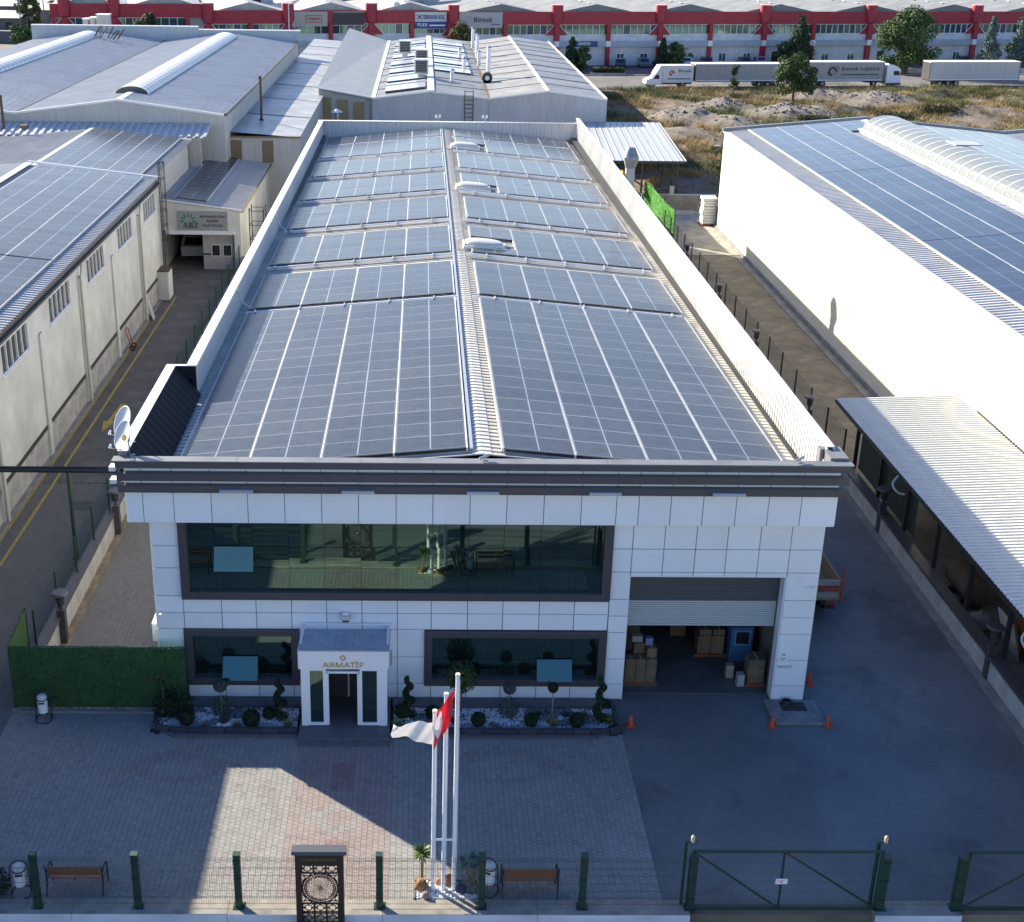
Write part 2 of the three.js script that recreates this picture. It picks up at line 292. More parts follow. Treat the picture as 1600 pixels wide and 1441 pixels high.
// ---------- the factory in the middle ----------
const ROOF_S = .091, DROP = .0085;
const roofY = (x, z) => 8.45 - ROOF_S * Math.abs(x) - DROP * Math.max(0, -z - 1);
const fac = thing('factory_building', 'white panelled two storey factory with dark fascia bands and solar roof, in the centre', 'factory', [0, 0, 0]);
{
  // shell behind the cladding
  part('wall', [bb(-9.98, -9.86, 0, 8.2, -72, -8.2), bb(-9.98, -9.86, 0, 6.9, -8.2, -.47), bb(-9.86, -9.4, 0, 6.9, -8, -.47), bb(-9.4, 4.6, 0, 6.3, -.9, -.47), bb(10.44, 10.48, 0, 8.6, -72, -.8), bb(9.95, 10.44, 0, 6.6, -72, -.47), bb(4.6, 9.6, 4.66, 6.3, -.9, -.47), bb(4.2, 4.66, 0, 4.66, -.88, -.47), bb(9.56, 9.95, 0, 6.3, -.9, -.47), bb(-9.4, 10.4, 0, 7, -72, -71.6), bb(-10.5, 10.57, 6.46, 8.36, -.42, -.06), bb(-10.5, 10.57, 6.42, 6.46, -.46, -.06)], M.joint, fac);
  part('plinth', [bb(-9.98, 4.6, 0, .1, -.5, -.40), bb(9.56, 10.48, 0, .08, -.5, -.40)], M.stone, fac);
  // cladding panels, one by one
  const pan = (x0, x1, y0, y1, z, t = .05) => { const g = .010, o = piece('cladding_panel', cbox(x0 + g, x1 - g, y0 + g, y1 - g, z - t, z + rr(0, .003), .006), [M.clad, M.clad2, M.clad3][Math.floor(rnd() * 3)], fac, 0, 0, 0); boxUV(o.geometry = clean(o.geometry)); const mx = (x0 + x1) / 2, my = (y0 + y1) / 2; o.geometry.translate(-mx, -my, -z); o.position.set(mx, my, z); o.rotation.set(rr(-.003, .003), rr(-.004, .004), 0); };
  const ox = [-10.58, -10.08, -9.17, -8.05, -6.97, -5.87, -4.77, -3.67, -2.55, -1.45, -.34, .76, 1.87, 2.99, 4.04, 4.71, 5.67, 6.64, 7.63, 8.6, 9.58, 10.65];
  for (let i = 0; i + 1 < ox.length; i++) pan(ox[i], ox[i + 1], 6.41, 7.52, 0, .06);
  for (let i = 0; i + 1 < ox.length; i++) { pan(ox[i], ox[i + 1], 7.70, 7.9, 0, .06); pan(ox[i], ox[i + 1], 8.08, 8.3, 0, .06); }
  part('overhang_soffit', bb(-10.58, 10.65, 6.40, 6.415, -.46, -.05), M.clad, fac);
  // left column, right wall and the pillars beside the gate
  const ly = [.10, .66, 1.55, 2.6, 3.15, 3.75, 4.71, 5.46, 6.4];
  for (let i = 3; i + 1 < ly.length; i++) pan(-10.03, -9.16, ly[i], ly[i + 1], -.385);
  for (let i = 0; i < 3; i++) pan(-10.03, -9.2, ly[i], ly[i + 1], -.385);
  const mx = [-9.16, -7.98, -6.91, -5.81, -4.72, -3.62, -2.52, -1.46, -.33, .77, 1.91, 3.0, 4.07];
  for (let i = 0; i + 1 < mx.length; i++) { pan(mx[i], mx[i + 1], 3.17, 3.69, -.385); pan(mx[i], mx[i + 1], 2.6, 3.17, -.385); pan(mx[i], mx[i + 1], .10, .64, -.385); }
  for (const [x0, x1] of [[-5.6, -4.72], [-4.72, -3.62], [-3.62, -2.52], [-2.52, -1.66]]) for (const [y0, y1] of [[.64, 1.62], [1.62, 2.6]]) pan(x0, x1, y0, y1, -.385);
  const ry = [.10, .66, 1.58, 2.53, 3.12, 3.71, 4.66];
  for (let i = 0; i + 1 < ry.length; i++) pan(4.08, 4.68, ry[i], ry[i + 1], -.385);
  const rx = [4.08, 4.68, 5.65, 6.62, 7.58, 8.58, 9.53, 10.53];
  for (let i = 0; i + 1 < rx.length; i++) { pan(rx[i], rx[i + 1], 5.45, 6.4, -.385); pan(rx[i], rx[i + 1], 4.66, 5.45, -.385); }
  for (let i = 1; i < 6; i++) pan(rx[i], rx[i + 1], 4.5, 4.66, -.385);
  const qy = [.10, .62, 1.55, 2.49, 3.09, 3.7, 4.66];
  for (let i = 0; i + 1 < qy.length; i++) pan(9.53, 10.53, qy[i], qy[i + 1], -.385);
  part('gate_reveal', [bb(9.5, 9.56, .05, 4.5, -.9, -.44), bb(4.66, 4.70, .05, 4.5, -.9, -.44), bb(4.70, 9.5, 4.47, 4.51, -.9, -.44)], M.clad, fac);
  // side returns of the overhang and the upper side walls
  part('side_cladding', [bb(-10.6, -10.53, 6.41, 7.52, -.46, -.05), bb(10.6, 10.67, 6.41, 7.52, -.46, -.05), bb(-10.05, -9.99, .1, 8.2, -72, -8.2), bb(-10.05, -9.99, .1, 6.3, -8.2, -.45), bb(-10.71, -10.65, 6.42, 8.0, -8.2, -.5), bb(-10.65, -10.05, 6.42, 6.46, -8.2, -.5), bb(10.49, 10.55, .1, 8.3, -72, -.45)], M.white, fac);
  // fascia bands, drip strips and the parapet coping
  for (const [a, b, k] of [[8.28, 8.49, .26], [7.86, 8.10, .22], [7.48, 7.71, .20]]) part('fascia_band', [bb(-10.68 - k * .3, 10.76 + k * .4, a, b, -.02, k), bb(-10.68 - k * .3, -10.56, a, b, -.5, -.02), bb(10.62, 10.76 + k * .4, a, b, -.5, -.02)], M.band, fac);
  const cx = []; for (let i = 0; i <= 6; i++) cx.push(-10.85 + i * 3.63);
  for (let i = 0; i < 6; i++) part('coping', bb(cx[i] + .005, cx[i + 1] - .005, 8.492, 8.52 + rr(0, .004), -.10, .29), M.cap, fac);
  for (const y of [8.12, 7.72]) part('end_return', bb(-10.98, -10.78, y, y + .13, -.2, .12), M.white, fac);
  // left parapet front wing lined in black, and the corrugated side parapets
  part('parapet_wing', [bb(-10.72, -10.46, 8.0, 8.66, -8.2, -.12)], M.cap, fac);
  part('parapet_lining', [ribs([-10.44, 8.65, -8.2], [0, 0, 7.9], [.86, -1.02, 0], [1, 0, 0], .5, .02), bb(-10.40, -9.72, 7.2, 8.65, -8.28, -8.2)], M.black, fac);
  const pl = (z) => 8.74 - .0055 * -z;
  part('left_parapet', [ribs([-9.74, pl(-72) - 1.9, -72], [0, pl(-8.2) - pl(-72), 63.8], [0, 1.86, 0], [1, 0, 0], .30, .03)], M.sheetIn, fac);
  part('left_parapet_outer', ribs([-10.07, 6.2, -72], [0, 0, 63.8], [0, 2.1, 0], [-1, 0, 0], .30, .03), M.white, fac);
  for (let i = 0; i < 9; i++) { const z0 = -72.1 + i * 7.1, z1 = z0 + 7.085; part('parapet_cap', quads([[[-10.04, pl(z0), z0], [-9.69, pl(z0), z0], [-9.69, pl(z1), z1], [-10.04, pl(z1), z1]], [[-9.69, pl(z0), z0], [-9.69, pl(z0) - .12, z0], [-9.69, pl(z1) - .12, z1], [-9.69, pl(z1), z1]], [[-10.04, pl(z0), z0], [-10.04, pl(z0) - .12, z0], [-10.04, pl(z1) - .12, z1], [-10.04, pl(z1), z1]]]), M.wpaint, fac); }
  part('wing_cap', [bb(-10.74, -10.42, 8.662, 8.69, -8.3, -.12), bb(-10.42, -9.70, 8.662, 8.685, -8.32, -8.18)], M.wpaint, fac);
  part('right_parapet', [ribs([10.42, 6.7, -72], [0, 0, 71.2], [0, 1.97, 0], [-1, 0, 0], .30, .03)], mat([.72, .72, .69], { rough: .45, tex: 'soft', size: 5 }), fac);
  for (let i = 0; i < 10; i++) part('parapet_cap', [bb(10.36, 10.62, 8.68, 8.71, -72 + i * 7.12, -64.892 + i * 7.12), bb(10.59, 10.62, 8.3, 8.68, -72 + i * 7.12, -64.892 + i * 7.12)], M.wpaint, fac);
  part('corner_block', [bb(10.32, 10.86, 8.3, 8.60, -1.1, -.12), bb(10.2, 10.3, 7.9, 8.62, -1.1, -.8)], M.cap, fac);
  part('back_parapet', ribs([-9.8, 6.6, -71.7], [20.2, .1, 0], [0, 1.72, 0], [0, 0, 1], .30, .03), M.sheetIn, fac);
  part('parapet_cap', bb(-10.1, 10.6, 8.33, 8.37, -71.95, -71.55), M.wpaint, fac);
  // roof sheets in widths, gutters and ridge cap
  for (const s of [-1, 1]) for (let i = 0; i < 12; i++) {
    const z0 = -71.6 + i * 5.92, z1 = z0 + 5.92, y = (x, z) => roofY(x, z), e = s * 10.0;
    const g = ribs([0, y(0, z0), z0], [0, y(0, z1) - y(0, z0), z1 - z0], [e, -ROOF_S * 10, 0], [0, 1, 0], .33, .03, [0, .80, .83, .94, .97]);
    part('roof_sheet', g, M.roof, fac);
  }
  part('gutter', [prism([[-9.82, 7.20], [-9.5, 7.20], [-9.5, 7.24], [-9.82, 7.24]], -71.6, -8.1), bb(-10.4, -9.72, 7.3, 7.36, -8.2, -.4), prism([[9.9, 7.2], [10.4, 7.2], [10.4, 7.24], [9.9, 7.24]], -71.6, -.5)], M.dark, fac);
  for (let i = 0; i < 12; i++) {
    const z0 = -71.6 + i * 5.92, z1 = z0 + 5.92, h = .014, y0 = roofY(0, z0) + h, y1 = roofY(0, z1) + h;
    part('ridge_cap', [-1, 1].map((k) => ribs([0, y0, z0], [0, y1 - y0, z1 - z0], [k * .30, -ROOF_S * .30, 0], [0, 1, 0], .33, .03, [0, .80, .83, .94, .97])), M.ridge ??= mat([.64, .61, .53], { rough: .5, tex: 'soft', size: 2 }), fac);
  }
  part('cable_tray', [bar([-.30, 8.52, -.9], [-.30, 8.52 - DROP * 70, -71], .10, .05)], M.alu, fac);
  { const g = []; for (let i = 0; i < 24; i++) { const z = -2 - i * 2.95; g.push(box(.2, .06, .08, -.3, roofY(.3, z) + .05, z)); } part('tray_foot', g, M.steel, fac); }
  // back of roof interior: closed hall so that the gate opens into the dark
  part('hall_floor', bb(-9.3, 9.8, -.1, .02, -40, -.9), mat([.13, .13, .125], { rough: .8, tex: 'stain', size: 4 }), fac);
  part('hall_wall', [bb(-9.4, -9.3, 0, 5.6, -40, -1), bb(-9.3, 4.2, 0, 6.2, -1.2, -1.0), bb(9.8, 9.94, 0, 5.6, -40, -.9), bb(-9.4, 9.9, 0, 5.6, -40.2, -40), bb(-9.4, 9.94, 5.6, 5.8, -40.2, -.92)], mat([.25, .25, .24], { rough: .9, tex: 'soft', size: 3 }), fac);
}
// windows: frame > panes, tilting vents
function bigWindow(name, x0, x1, y0, y1, bw, cols, rows, vent, label) {
  const z = -.385, fr = part(name, [bb(x0, x1, y0, y0 + bw, z - .1, z + .14), bb(x0, x1, y1 - bw * .8, y1, z - .1, z + .14), bb(x0, x0 + bw, y0 + bw, y1 - bw * .8, z - .1, z + .14), bb(x1 - bw, x1, y0 + bw, y1 - bw * .8, z - .1, z + .14), bb(x0 + .1, x1 - .1, y0 + .1, y1 - .1, z - .09, z - .06)], M.frame, fac, label);
  const X = [x0 + bw, ...cols, x1 - bw], Y = [y0 + bw, ...rows, y1 - bw * .8], g = .012;
  for (let i = 0; i + 1 < X.length; i++) for (let j = 0; j + 1 < Y.length; j++) {
    if (vent && i === vent[0] && j === vent[1]) {
      const w = X[i + 1] - X[i] + .02, h = Y[j + 1] - Y[j] + .04, G = [new THREE.BoxGeometry(w, h, .03).translate(0, -h / 2, 0).rotateX(-vent[2]).translate((X[i] + X[i + 1]) / 2, Y[j + 1] + .02, z + .02)];
      lpart('vent_sash', G, M.glass, fr, 'tilted open vent reflecting blue sky');
      lpart('opening', bb(X[i], X[i + 1], Y[j], Y[j + 1], z - .059, z - .05), M.conc, fr);
      continue;
    }
    const o = lpart('pane', box(X[i + 1] - X[i] - g, Y[j + 1] - Y[j] - g, .02, 0, 0, 0), M.glass, fr);
    o.position.set((X[i] + X[i + 1]) / 2, (Y[j] + Y[j + 1]) / 2, z - .03); o.rotation.set(rr(-.003, .003), rr(-.004, .004), 0);
  }
  return fr;
}
bigWindow('window', -9.17, 4.06, 3.69, 6.5, .26, [-8.09, -6.92, -5.84, -4.75, -3.63, -2.55, -1.44, -.34, .74, 1.88, 2.98], [4.72, 5.44], [1, 1, .43]);
bigWindow('window', -9.16, -5.6, .64, 2.6, .24, [-8.0, -6.93], [1.6], [1, 0, .53]);
bigWindow('window', -1.66, 4.06, .64, 2.58, .24, [-.33, .77, 1.91, 3.0], [1.54], [3, 0, .53]);
{ // roller shutter half raised: slats
  const sh = part('roller_shutter', [bb(4.7, 4.76, 0.02, 4.47, -.99, -.9), bb(9.46, 9.5, .02, 4.47, -.99, -.9), bb(4.7, 9.5, 4.30, 4.47, -1.1, -.93)], M.frame, fac);
  const s1 = mat([.10, .105, .115], { rough: .45, metal: .3 }), s2 = mat([.50, .55, .54], { rough: .45, metal: .1, tex: 'fine', size: 1 });
  const n1 = 11, n2 = 12, sl = (y0, y1) => { const s = new THREE.Shape(), h = y1 - y0 - .012; s.moveTo(0, 0); s.quadraticCurveTo(.035, h / 2, 0, h); s.lineTo(-.02, h); s.lineTo(-.02, 0); return new THREE.ExtrudeGeometry(s, { depth: 4.7, bevelEnabled: false, curveSegments: 3 }).rotateY(Math.PI / 2).translate(4.76, y0, -.95); };
  for (let i = 0; i < n1; i++) { const a = 3.40 + i * .9 / n1; const g = sl(a, a + .9 / n1); lpart('slat', g, s1, sh); }
  for (let i = 0; i < n2; i++) { const a = 2.50 + i * .9 / n2; lpart('slat', sl(a, a + .9 / n2), s2, sh); }
}
{ // entrance porch
  const W = M.wpaint, z = 1.3, po = part('porch', [bb(-5.49, -2.75, 2.17, 2.80, z - .12, z), bb(-5.49, -5.41, 2.17, 2.78, -.38, z - .12), bb(-2.83, -2.75, 2.17, 2.78, -.38, z - .12),
    bb(-5.42, -5.22, .16, 2.17, z - .3, z - .005), bb(-3.02, -2.80, .16, 2.17, z - .3, z - .005), bb(-5.40, -5.33, .16, 2.17, -.38, z - .3), bb(-2.89, -2.82, .16, 2.17, -.38, z - .3)], W, fac);
  for (let i = 0; i < 5; i++) lpart('roof_sheet', prism([[z + .03, 2.84], [z + .03, 2.80], [-.38, 2.58], [-.38, 2.62]].map(([a, b]) => [a, b]), -5.5 + i * .556, -5.5 + i * .556 + .55, 'x'), mat([.36, .43, .50], { rough: .3, tex: 'soft', size: 1 }), po);
  lpart('gutter', rod([-5.56, 2.84, -.3], [-2.68, 2.84, -.3], .02), W, po); lpart('downpipe', rod([-2.68, 2.8, 1.25], [-2.68, 2.3, 1.25], .03), M.steel, po);
  for (const [a, b] of [[-5.22, -4.66], [-3.63, -3.02]]) {
    lpart('door_frame', [bb(a, a + .07, .17, 2.16, z - .1, z - .02), bb(b - .09, b, .17, 2.16, z - .1, z - .02), bb(a + .07, b - .09, 2.10, 2.16, z - .1, z - .02), bb(a + .07, b - .09, .17, .26, z - .1, z - .02)], W, po);
    lpart('pane', bb(a + .07, b - .09, .26, 2.10, z - .075, z - .055), M.glass, po);
  }
  lpart('door_frame', [bb(-4.66, -4.58, .17, 2.03, z - .14, z - .03), bb(-3.71, -3.63, .17, 2.03, z - .14, z - .03), bb(-4.66, -3.63, 2.0, 2.07, z - .14, z - .03)], W, po);
  lpart('pane', bb(-4.58, -3.71, 2.08, 2.16, z - .1, z - .08), M.glass, po);
  lpart('inner_door', [bb(-4.9, -4.1, .17, 2.1, -.36, -.33), bb(-4.04, -3.3, .17, 2.1, -.36, -.33)], M.frame, po);
  lpart('ceiling', bb(-5.4, -2.83, 2.16, 2.2, -.38, z - .13), M.frame, po);
  const gold = mat([.60, .34, .06], { rough: .4, metal: .2 });
  lpart('sign', [text('ARMATIF', 1.24, -4.13, 2.24, z, { h: .17, font: 'sans_regular', depth: .03 }), bb(-3.75, -3.715, 2.425, 2.455, z, z + .03)], gold, po);
  const hex = []; for (let i = 0; i < 6; i++) { const a = i * Math.PI / 3, r = .085; hex.push(bar([-4.13 + r * Math.cos(a), 2.57 + r * Math.sin(a), z + .02], [-4.13 + r * Math.cos(a + 1.047), 2.57 + r * Math.sin(a + 1.047), z + .02], .016), bar([-4.13 + .045 * Math.cos(a), 2.57 + .045 * Math.sin(a), z + .02], [-4.13 + r * Math.cos(a + .6), 2.57 + r * Math.sin(a + .6), z + .02], .012)); }
  lpart('emblem', hex, gold, po);
  part('entrance_step', [bb(-5.5, -2.72, 0, .15, -.38, 1.95), bb(-5.5, -2.72, .0, .07, 1.951, 2.2)], M.stone, fac);
}
// ---------- solar arrays ----------
tex('cells', 256, (u, v) => {             // printed cells: two halves with a gap, thin wires, pale rim
  const rim = Math.min(u * 2.2, (1 - u) * 2.2, v * 1.13, (1 - v) * 1.13); if (rim < .017) return [.72, .73, .74];
  if (Math.abs(u - .5) < .008) return [.66, .69, .73];
  const cu = (u * 24) % 1, cv = (v * 6) % 1, n = fbm(u * 6, v * 6, 6, 3, 81) * .06;
  if (Math.min(cv, 1 - cv) < .05 || Math.min(cu, 1 - cu) < .07) return [.345 + n, .37 + n, .40 + n];
  return [.285 + n, .305 + n, .335 + n];
});
const cellMat = mat([.62, .66, .71], { rough: .2, phys: true }); cellMat.map = texStore.cells; cellMat.specularIntensity = .34; cellMat.ior = 1.5;
const cellMat2 = mat([.30, .36, .52], { rough: .10, phys: true }); cellMat2.map = texStore.cells; cellMat2.ior = 1.5; cellMat2.specularIntensity = .7;
const tones = (m) => m.tones ??= [m, ...[[.90, .91, .93], [1.10, 1.08, 1.05]].map((k) => { const c = m.clone(); c.color.multiply(new THREE.Color().setRGB(...k)); return c; })];
function panelGeo(w, d, t = .04) {          // w along x, d along z; top face carries the print
  const g = new THREE.BoxGeometry(w, t, d).toNonIndexed(), n = g.attributes.normal, uv = g.attributes.uv, p = g.attributes.position;
  for (let i = 0; i < uv.count; i++) n.getY(i) > .5 ? uv.setXY(i, p.getX(i) / w + .5, p.getZ(i) / d + .5) : uv.setXY(i, .004, .004);
  return g;
}
const PW = 2.2, PD = 1.18, pg = panelGeo(2.12, 1.15);
// rows of panels on rails; slope s (rise per metre of x), drop along z
function solarArray(label, x0, z0, cols, rows, side, yAt, s, drop, m, group, skip = () => false, gap = .11, pd = PD) {
  const a = Math.atan(s) * -side, cx = x0 + side * PW * cols / 2, cz = z0 - pd * rows / 2;
  const t = thing('solar_array', label, 'solar array', [cx, yAt(cx, cz), cz], group); t.rotation.order = 'ZXY'; t.rotation.z = a; t.rotation.x = -Math.atan(drop); t.updateMatrixWorld();
  const L = rows * pd, W = cols * PW;
  const g = pd === PD ? pg : panelGeo(2.12, pd - .03);
  for (let i = 0; i < cols; i++) for (let j = 0; j < rows; j++) {
    if (skip(side > 0 ? i : i, j)) continue;
    const lx = side * (-W / 2 + (i + .5) * PW) / Math.cos(a), lz = L / 2 - (j + .5) * pd;
    const o = piece('solar_panel', g, tones(m)[Math.floor(rnd() * 3)], t, lx, gap, lz, rr(-.004, .004), 0, rr(-.004, .004)); o.position.y += rr(-.003, .003);
  }
  for (let i = 0; i <= cols; i++) { const lx = side * (-W / 2 + i * PW) / Math.cos(a); lpart('rail', bb(lx - .028, lx + .028, gap - .10, gap + .01, -L / 2 - .05, L / 2 + .05), M.rail, t); }
  return t;
}
{
  const ord = ['nearest long', 'second', 'third', 'fourth', 'fifth', 'sixth', 'seventh', 'last and shortest'];
  const blocks = [[-.88, 15], [-19.4, 5], [-27.5, 5], [-35.9, 5], [-44.3, 5], [-52.5, 5], [-60.3, 5], [-66.9, 3]];
  blocks.forEach(([z, n], k) => {
    const y = (x, zz) => roofY(x, zz) + .045;
    solarArray(`${ord[k]} bank of solar panels left of the ridge on the white factory roof`, -.42, z, 4, n, -1, y, ROOF_S, DROP, cellMat, 'solar banks on the factory roof');
    const sk = { 2: (i, j) => i === 0 && (j === 1 || j === 2), 4: (i, j) => i === 0 && (j < 2), 6: (i, j) => i === 0 && (j < 3) }[k];
    solarArray(`${ord[k]} bank of solar panels right of the ridge on the white factory roof`, .62, z, 4, n, 1, y, ROOF_S, DROP, cellMat, 'solar banks on the factory roof', sk);
    // white pipe rail run between the banks, on brackets
    if (k) for (const s of [-1, 1]) {
      const zf = z + .62, g = [], name = s < 0 ? 'left' : 'right', px = (x) => [s * x, roofY(x, zf) + .14, zf];
      const r = thing('roof_pipe', `white pipe run in front of the ${ord[k]} solar bank, ${name} of the ridge`, 'pipe', [s * 4.7, roofY(4.7, zf), zf], 'pipe runs between the solar banks');
      part('pipe', [rod(px(.35), px(9.3), .055, 8)], M.wpaint, r);
      part('lower_rail', [bar([s * .4, roofY(.4, zf) + .09, zf + .24], [s * 9.3, roofY(9.3, zf) + .09, zf + .24], .09, .06)], M.alu, r);
      for (let i = 0; i < 5; i++) { const x = 1.3 + i * 1.9; part('bracket', [bb(s * x - .03, s * x + .03, roofY(x, zf) + .03, roofY(x, zf) + .24, zf - .06, zf + .3)], M.alu, r); }
    }
  });
}
{ // three domed skylights right of the ridge
  const lab = ['nearest', 'middle', 'farthest'];
  [[-28.9, 'a'], [-45.0, 'b'], [-61.6, 'c']].forEach(([z], k) => {
    const y = roofY(1.2, z), t = thing('roof_skylight', `${lab[k]} white domed skylight beside the ridge of the factory roof`, 'skylight', [1.25, y, z], 'domed skylights along the ridge');
    t.rotation.z = -Math.atan(ROOF_S); t.updateMatrixWorld();
    const dome = new THREE.SphereGeometry(1, 24, 10, 0, 6.2832, 0, Math.PI / 2), p = dome.attributes.position;
    for (let i = 0; i < p.count; i++) { const c = Math.sign, f = .72; p.setXYZ(i, .98 * c(p.getX(i)) * Math.pow(Math.abs(p.getX(i)), f), .24 * Math.pow(p.getY(i), .7), .62 * c(p.getZ(i)) * Math.pow(Math.abs(p.getZ(i)), f)); }
    dome.computeVertexNormals();
    lpart('kerb_frame', [bb(-1.05, 1.05, 0, .24, .62, .68), bb(-1.05, 1.05, 0, .24, -.68, -.62), bb(-1.05, -.99, 0, .24, -.62, .62), bb(.99, 1.05, 0, .24, -.62, .62)], M.white, t);
    lpart('dome', dome.translate(0, .24, 0), mat([.50, .49, .45], { rough: .3, phys: true }), t);
    lpart('flashing', [bb(-1.35, 1.6, .03, .06, -.95, .95)], mat([.30, .27, .23], { rough: .6, tex: 'stain', size: 1 }), t);
    lpart('opening_frame', [bb(1.1, 2.2, .06, .12, .55, .65), bb(1.1, 2.2, .06, .12, -.65, -.55)], M.alu, t);
  });
}
{ // lights under the lowest fascia band
  const w = ['leftmost', 'second from the left', 'middle', 'second from the right', 'rightmost'];
  [[-7.74, -6.75], [-4.15, -3.18], [-.46, .50], [3.16, 4.12], [6.82, 7.80]].forEach(([a, b], k) => {
    const t = thing('wall_light', `slim white linear wall light under the dark fascia band, ${w[k]} of five`, 'wall light', [(a + b) / 2, 7.5, .2], 'linear lights along the fascia');
    part('housing', cbox(a, b, 7.53, 7.63, .2, .34, .015), M.alu, t); part('diffuser', bb(a + .02, b - .02, 7.515, 7.53, .22, .32), M.wpaint, t);
    part('bracket', [bb(a + .15, a + .2, 7.56, 7.6, .12, .2), bb(b - .2, b - .15, 7.56, 7.6, .12, .2)], M.steel, t);
  });
}
function dish(name, label, x, y, z, r, turn, rusty) {
  const t = thing(name, label, 'satellite dish', [x, y, z], 'satellite dishes on the left corner', turn);
  const pts = []; for (let i = 0; i <= 8; i++) pts.push(new THREE.Vector2(r * i / 8 + .001, .17 * r * (i / 8) ** 2)); for (let i = 8; i >= 0; i--) pts.push(new THREE.Vector2(r * i / 8 + .001, .17 * r * (i / 8) ** 2 - .012));
  const tilt = (g) => g.scale(.88, 1, 1.05).rotateX(Math.PI / 2 - .45).translate(0, r + .25, 0);
  lpart('reflector', tilt(new THREE.LatheGeometry(pts, 36)), mat([.52, .53, .54], { rough: .4, tex: 'clouds', size: .9 }), t);
  lpart('rim', tilt(new THREE.TorusGeometry(r, .014, 6, 40).rotateX(Math.PI / 2).translate(0, .17 * r, 0)), M.wpaint, t);
  if (rusty) { const sh = new THREE.Shape(); for (let i = 0; i < 18; i++) { const a = i / 18 * 6.2832, q = r * .30 * (.6 + .6 * fbm(Math.cos(a) * 2 + 9, Math.sin(a) * 2 + 9, 64, 3, 77)); i ? sh.lineTo(Math.cos(a) * q + .08, Math.sin(a) * q * .8) : sh.moveTo(Math.cos(a) * q + .08, Math.sin(a) * q * .8); } lpart('rust_patch', tilt(new THREE.ShapeGeometry(sh).rotateX(-Math.PI / 2).translate(0, .03, .06)), mat([.34, .17, .05], { rough: .9, tex: 'dirt', size: .3 }), t); }
  lpart('mast', [rod([0, 0, -.12], [0, r + .2, -.12], .025), bb(-.12, .12, 0, .02, -.25, .05)], M.steel, t);
  lpart('arm', [rod([0, .22, .1], [0, r - .02, r * 1.25], .014)], M.steel, t); lpart('feed', [rod([0, r - .04, r * 1.2], [0, r + .08, r * 1.12], .045, 8, .03)], M.wpaint, t);
}
dish('satellite_dish', 'grey-white satellite dish at the left roof corner, the nearer one with rust in its middle', -10.5, 8.5, -.15, .41, -.85, true);
dish('satellite_dish', 'satellite dish half hidden behind the rust-marked one at the left roof corner', -10.62, 8.66, -.8, .43, -.85);
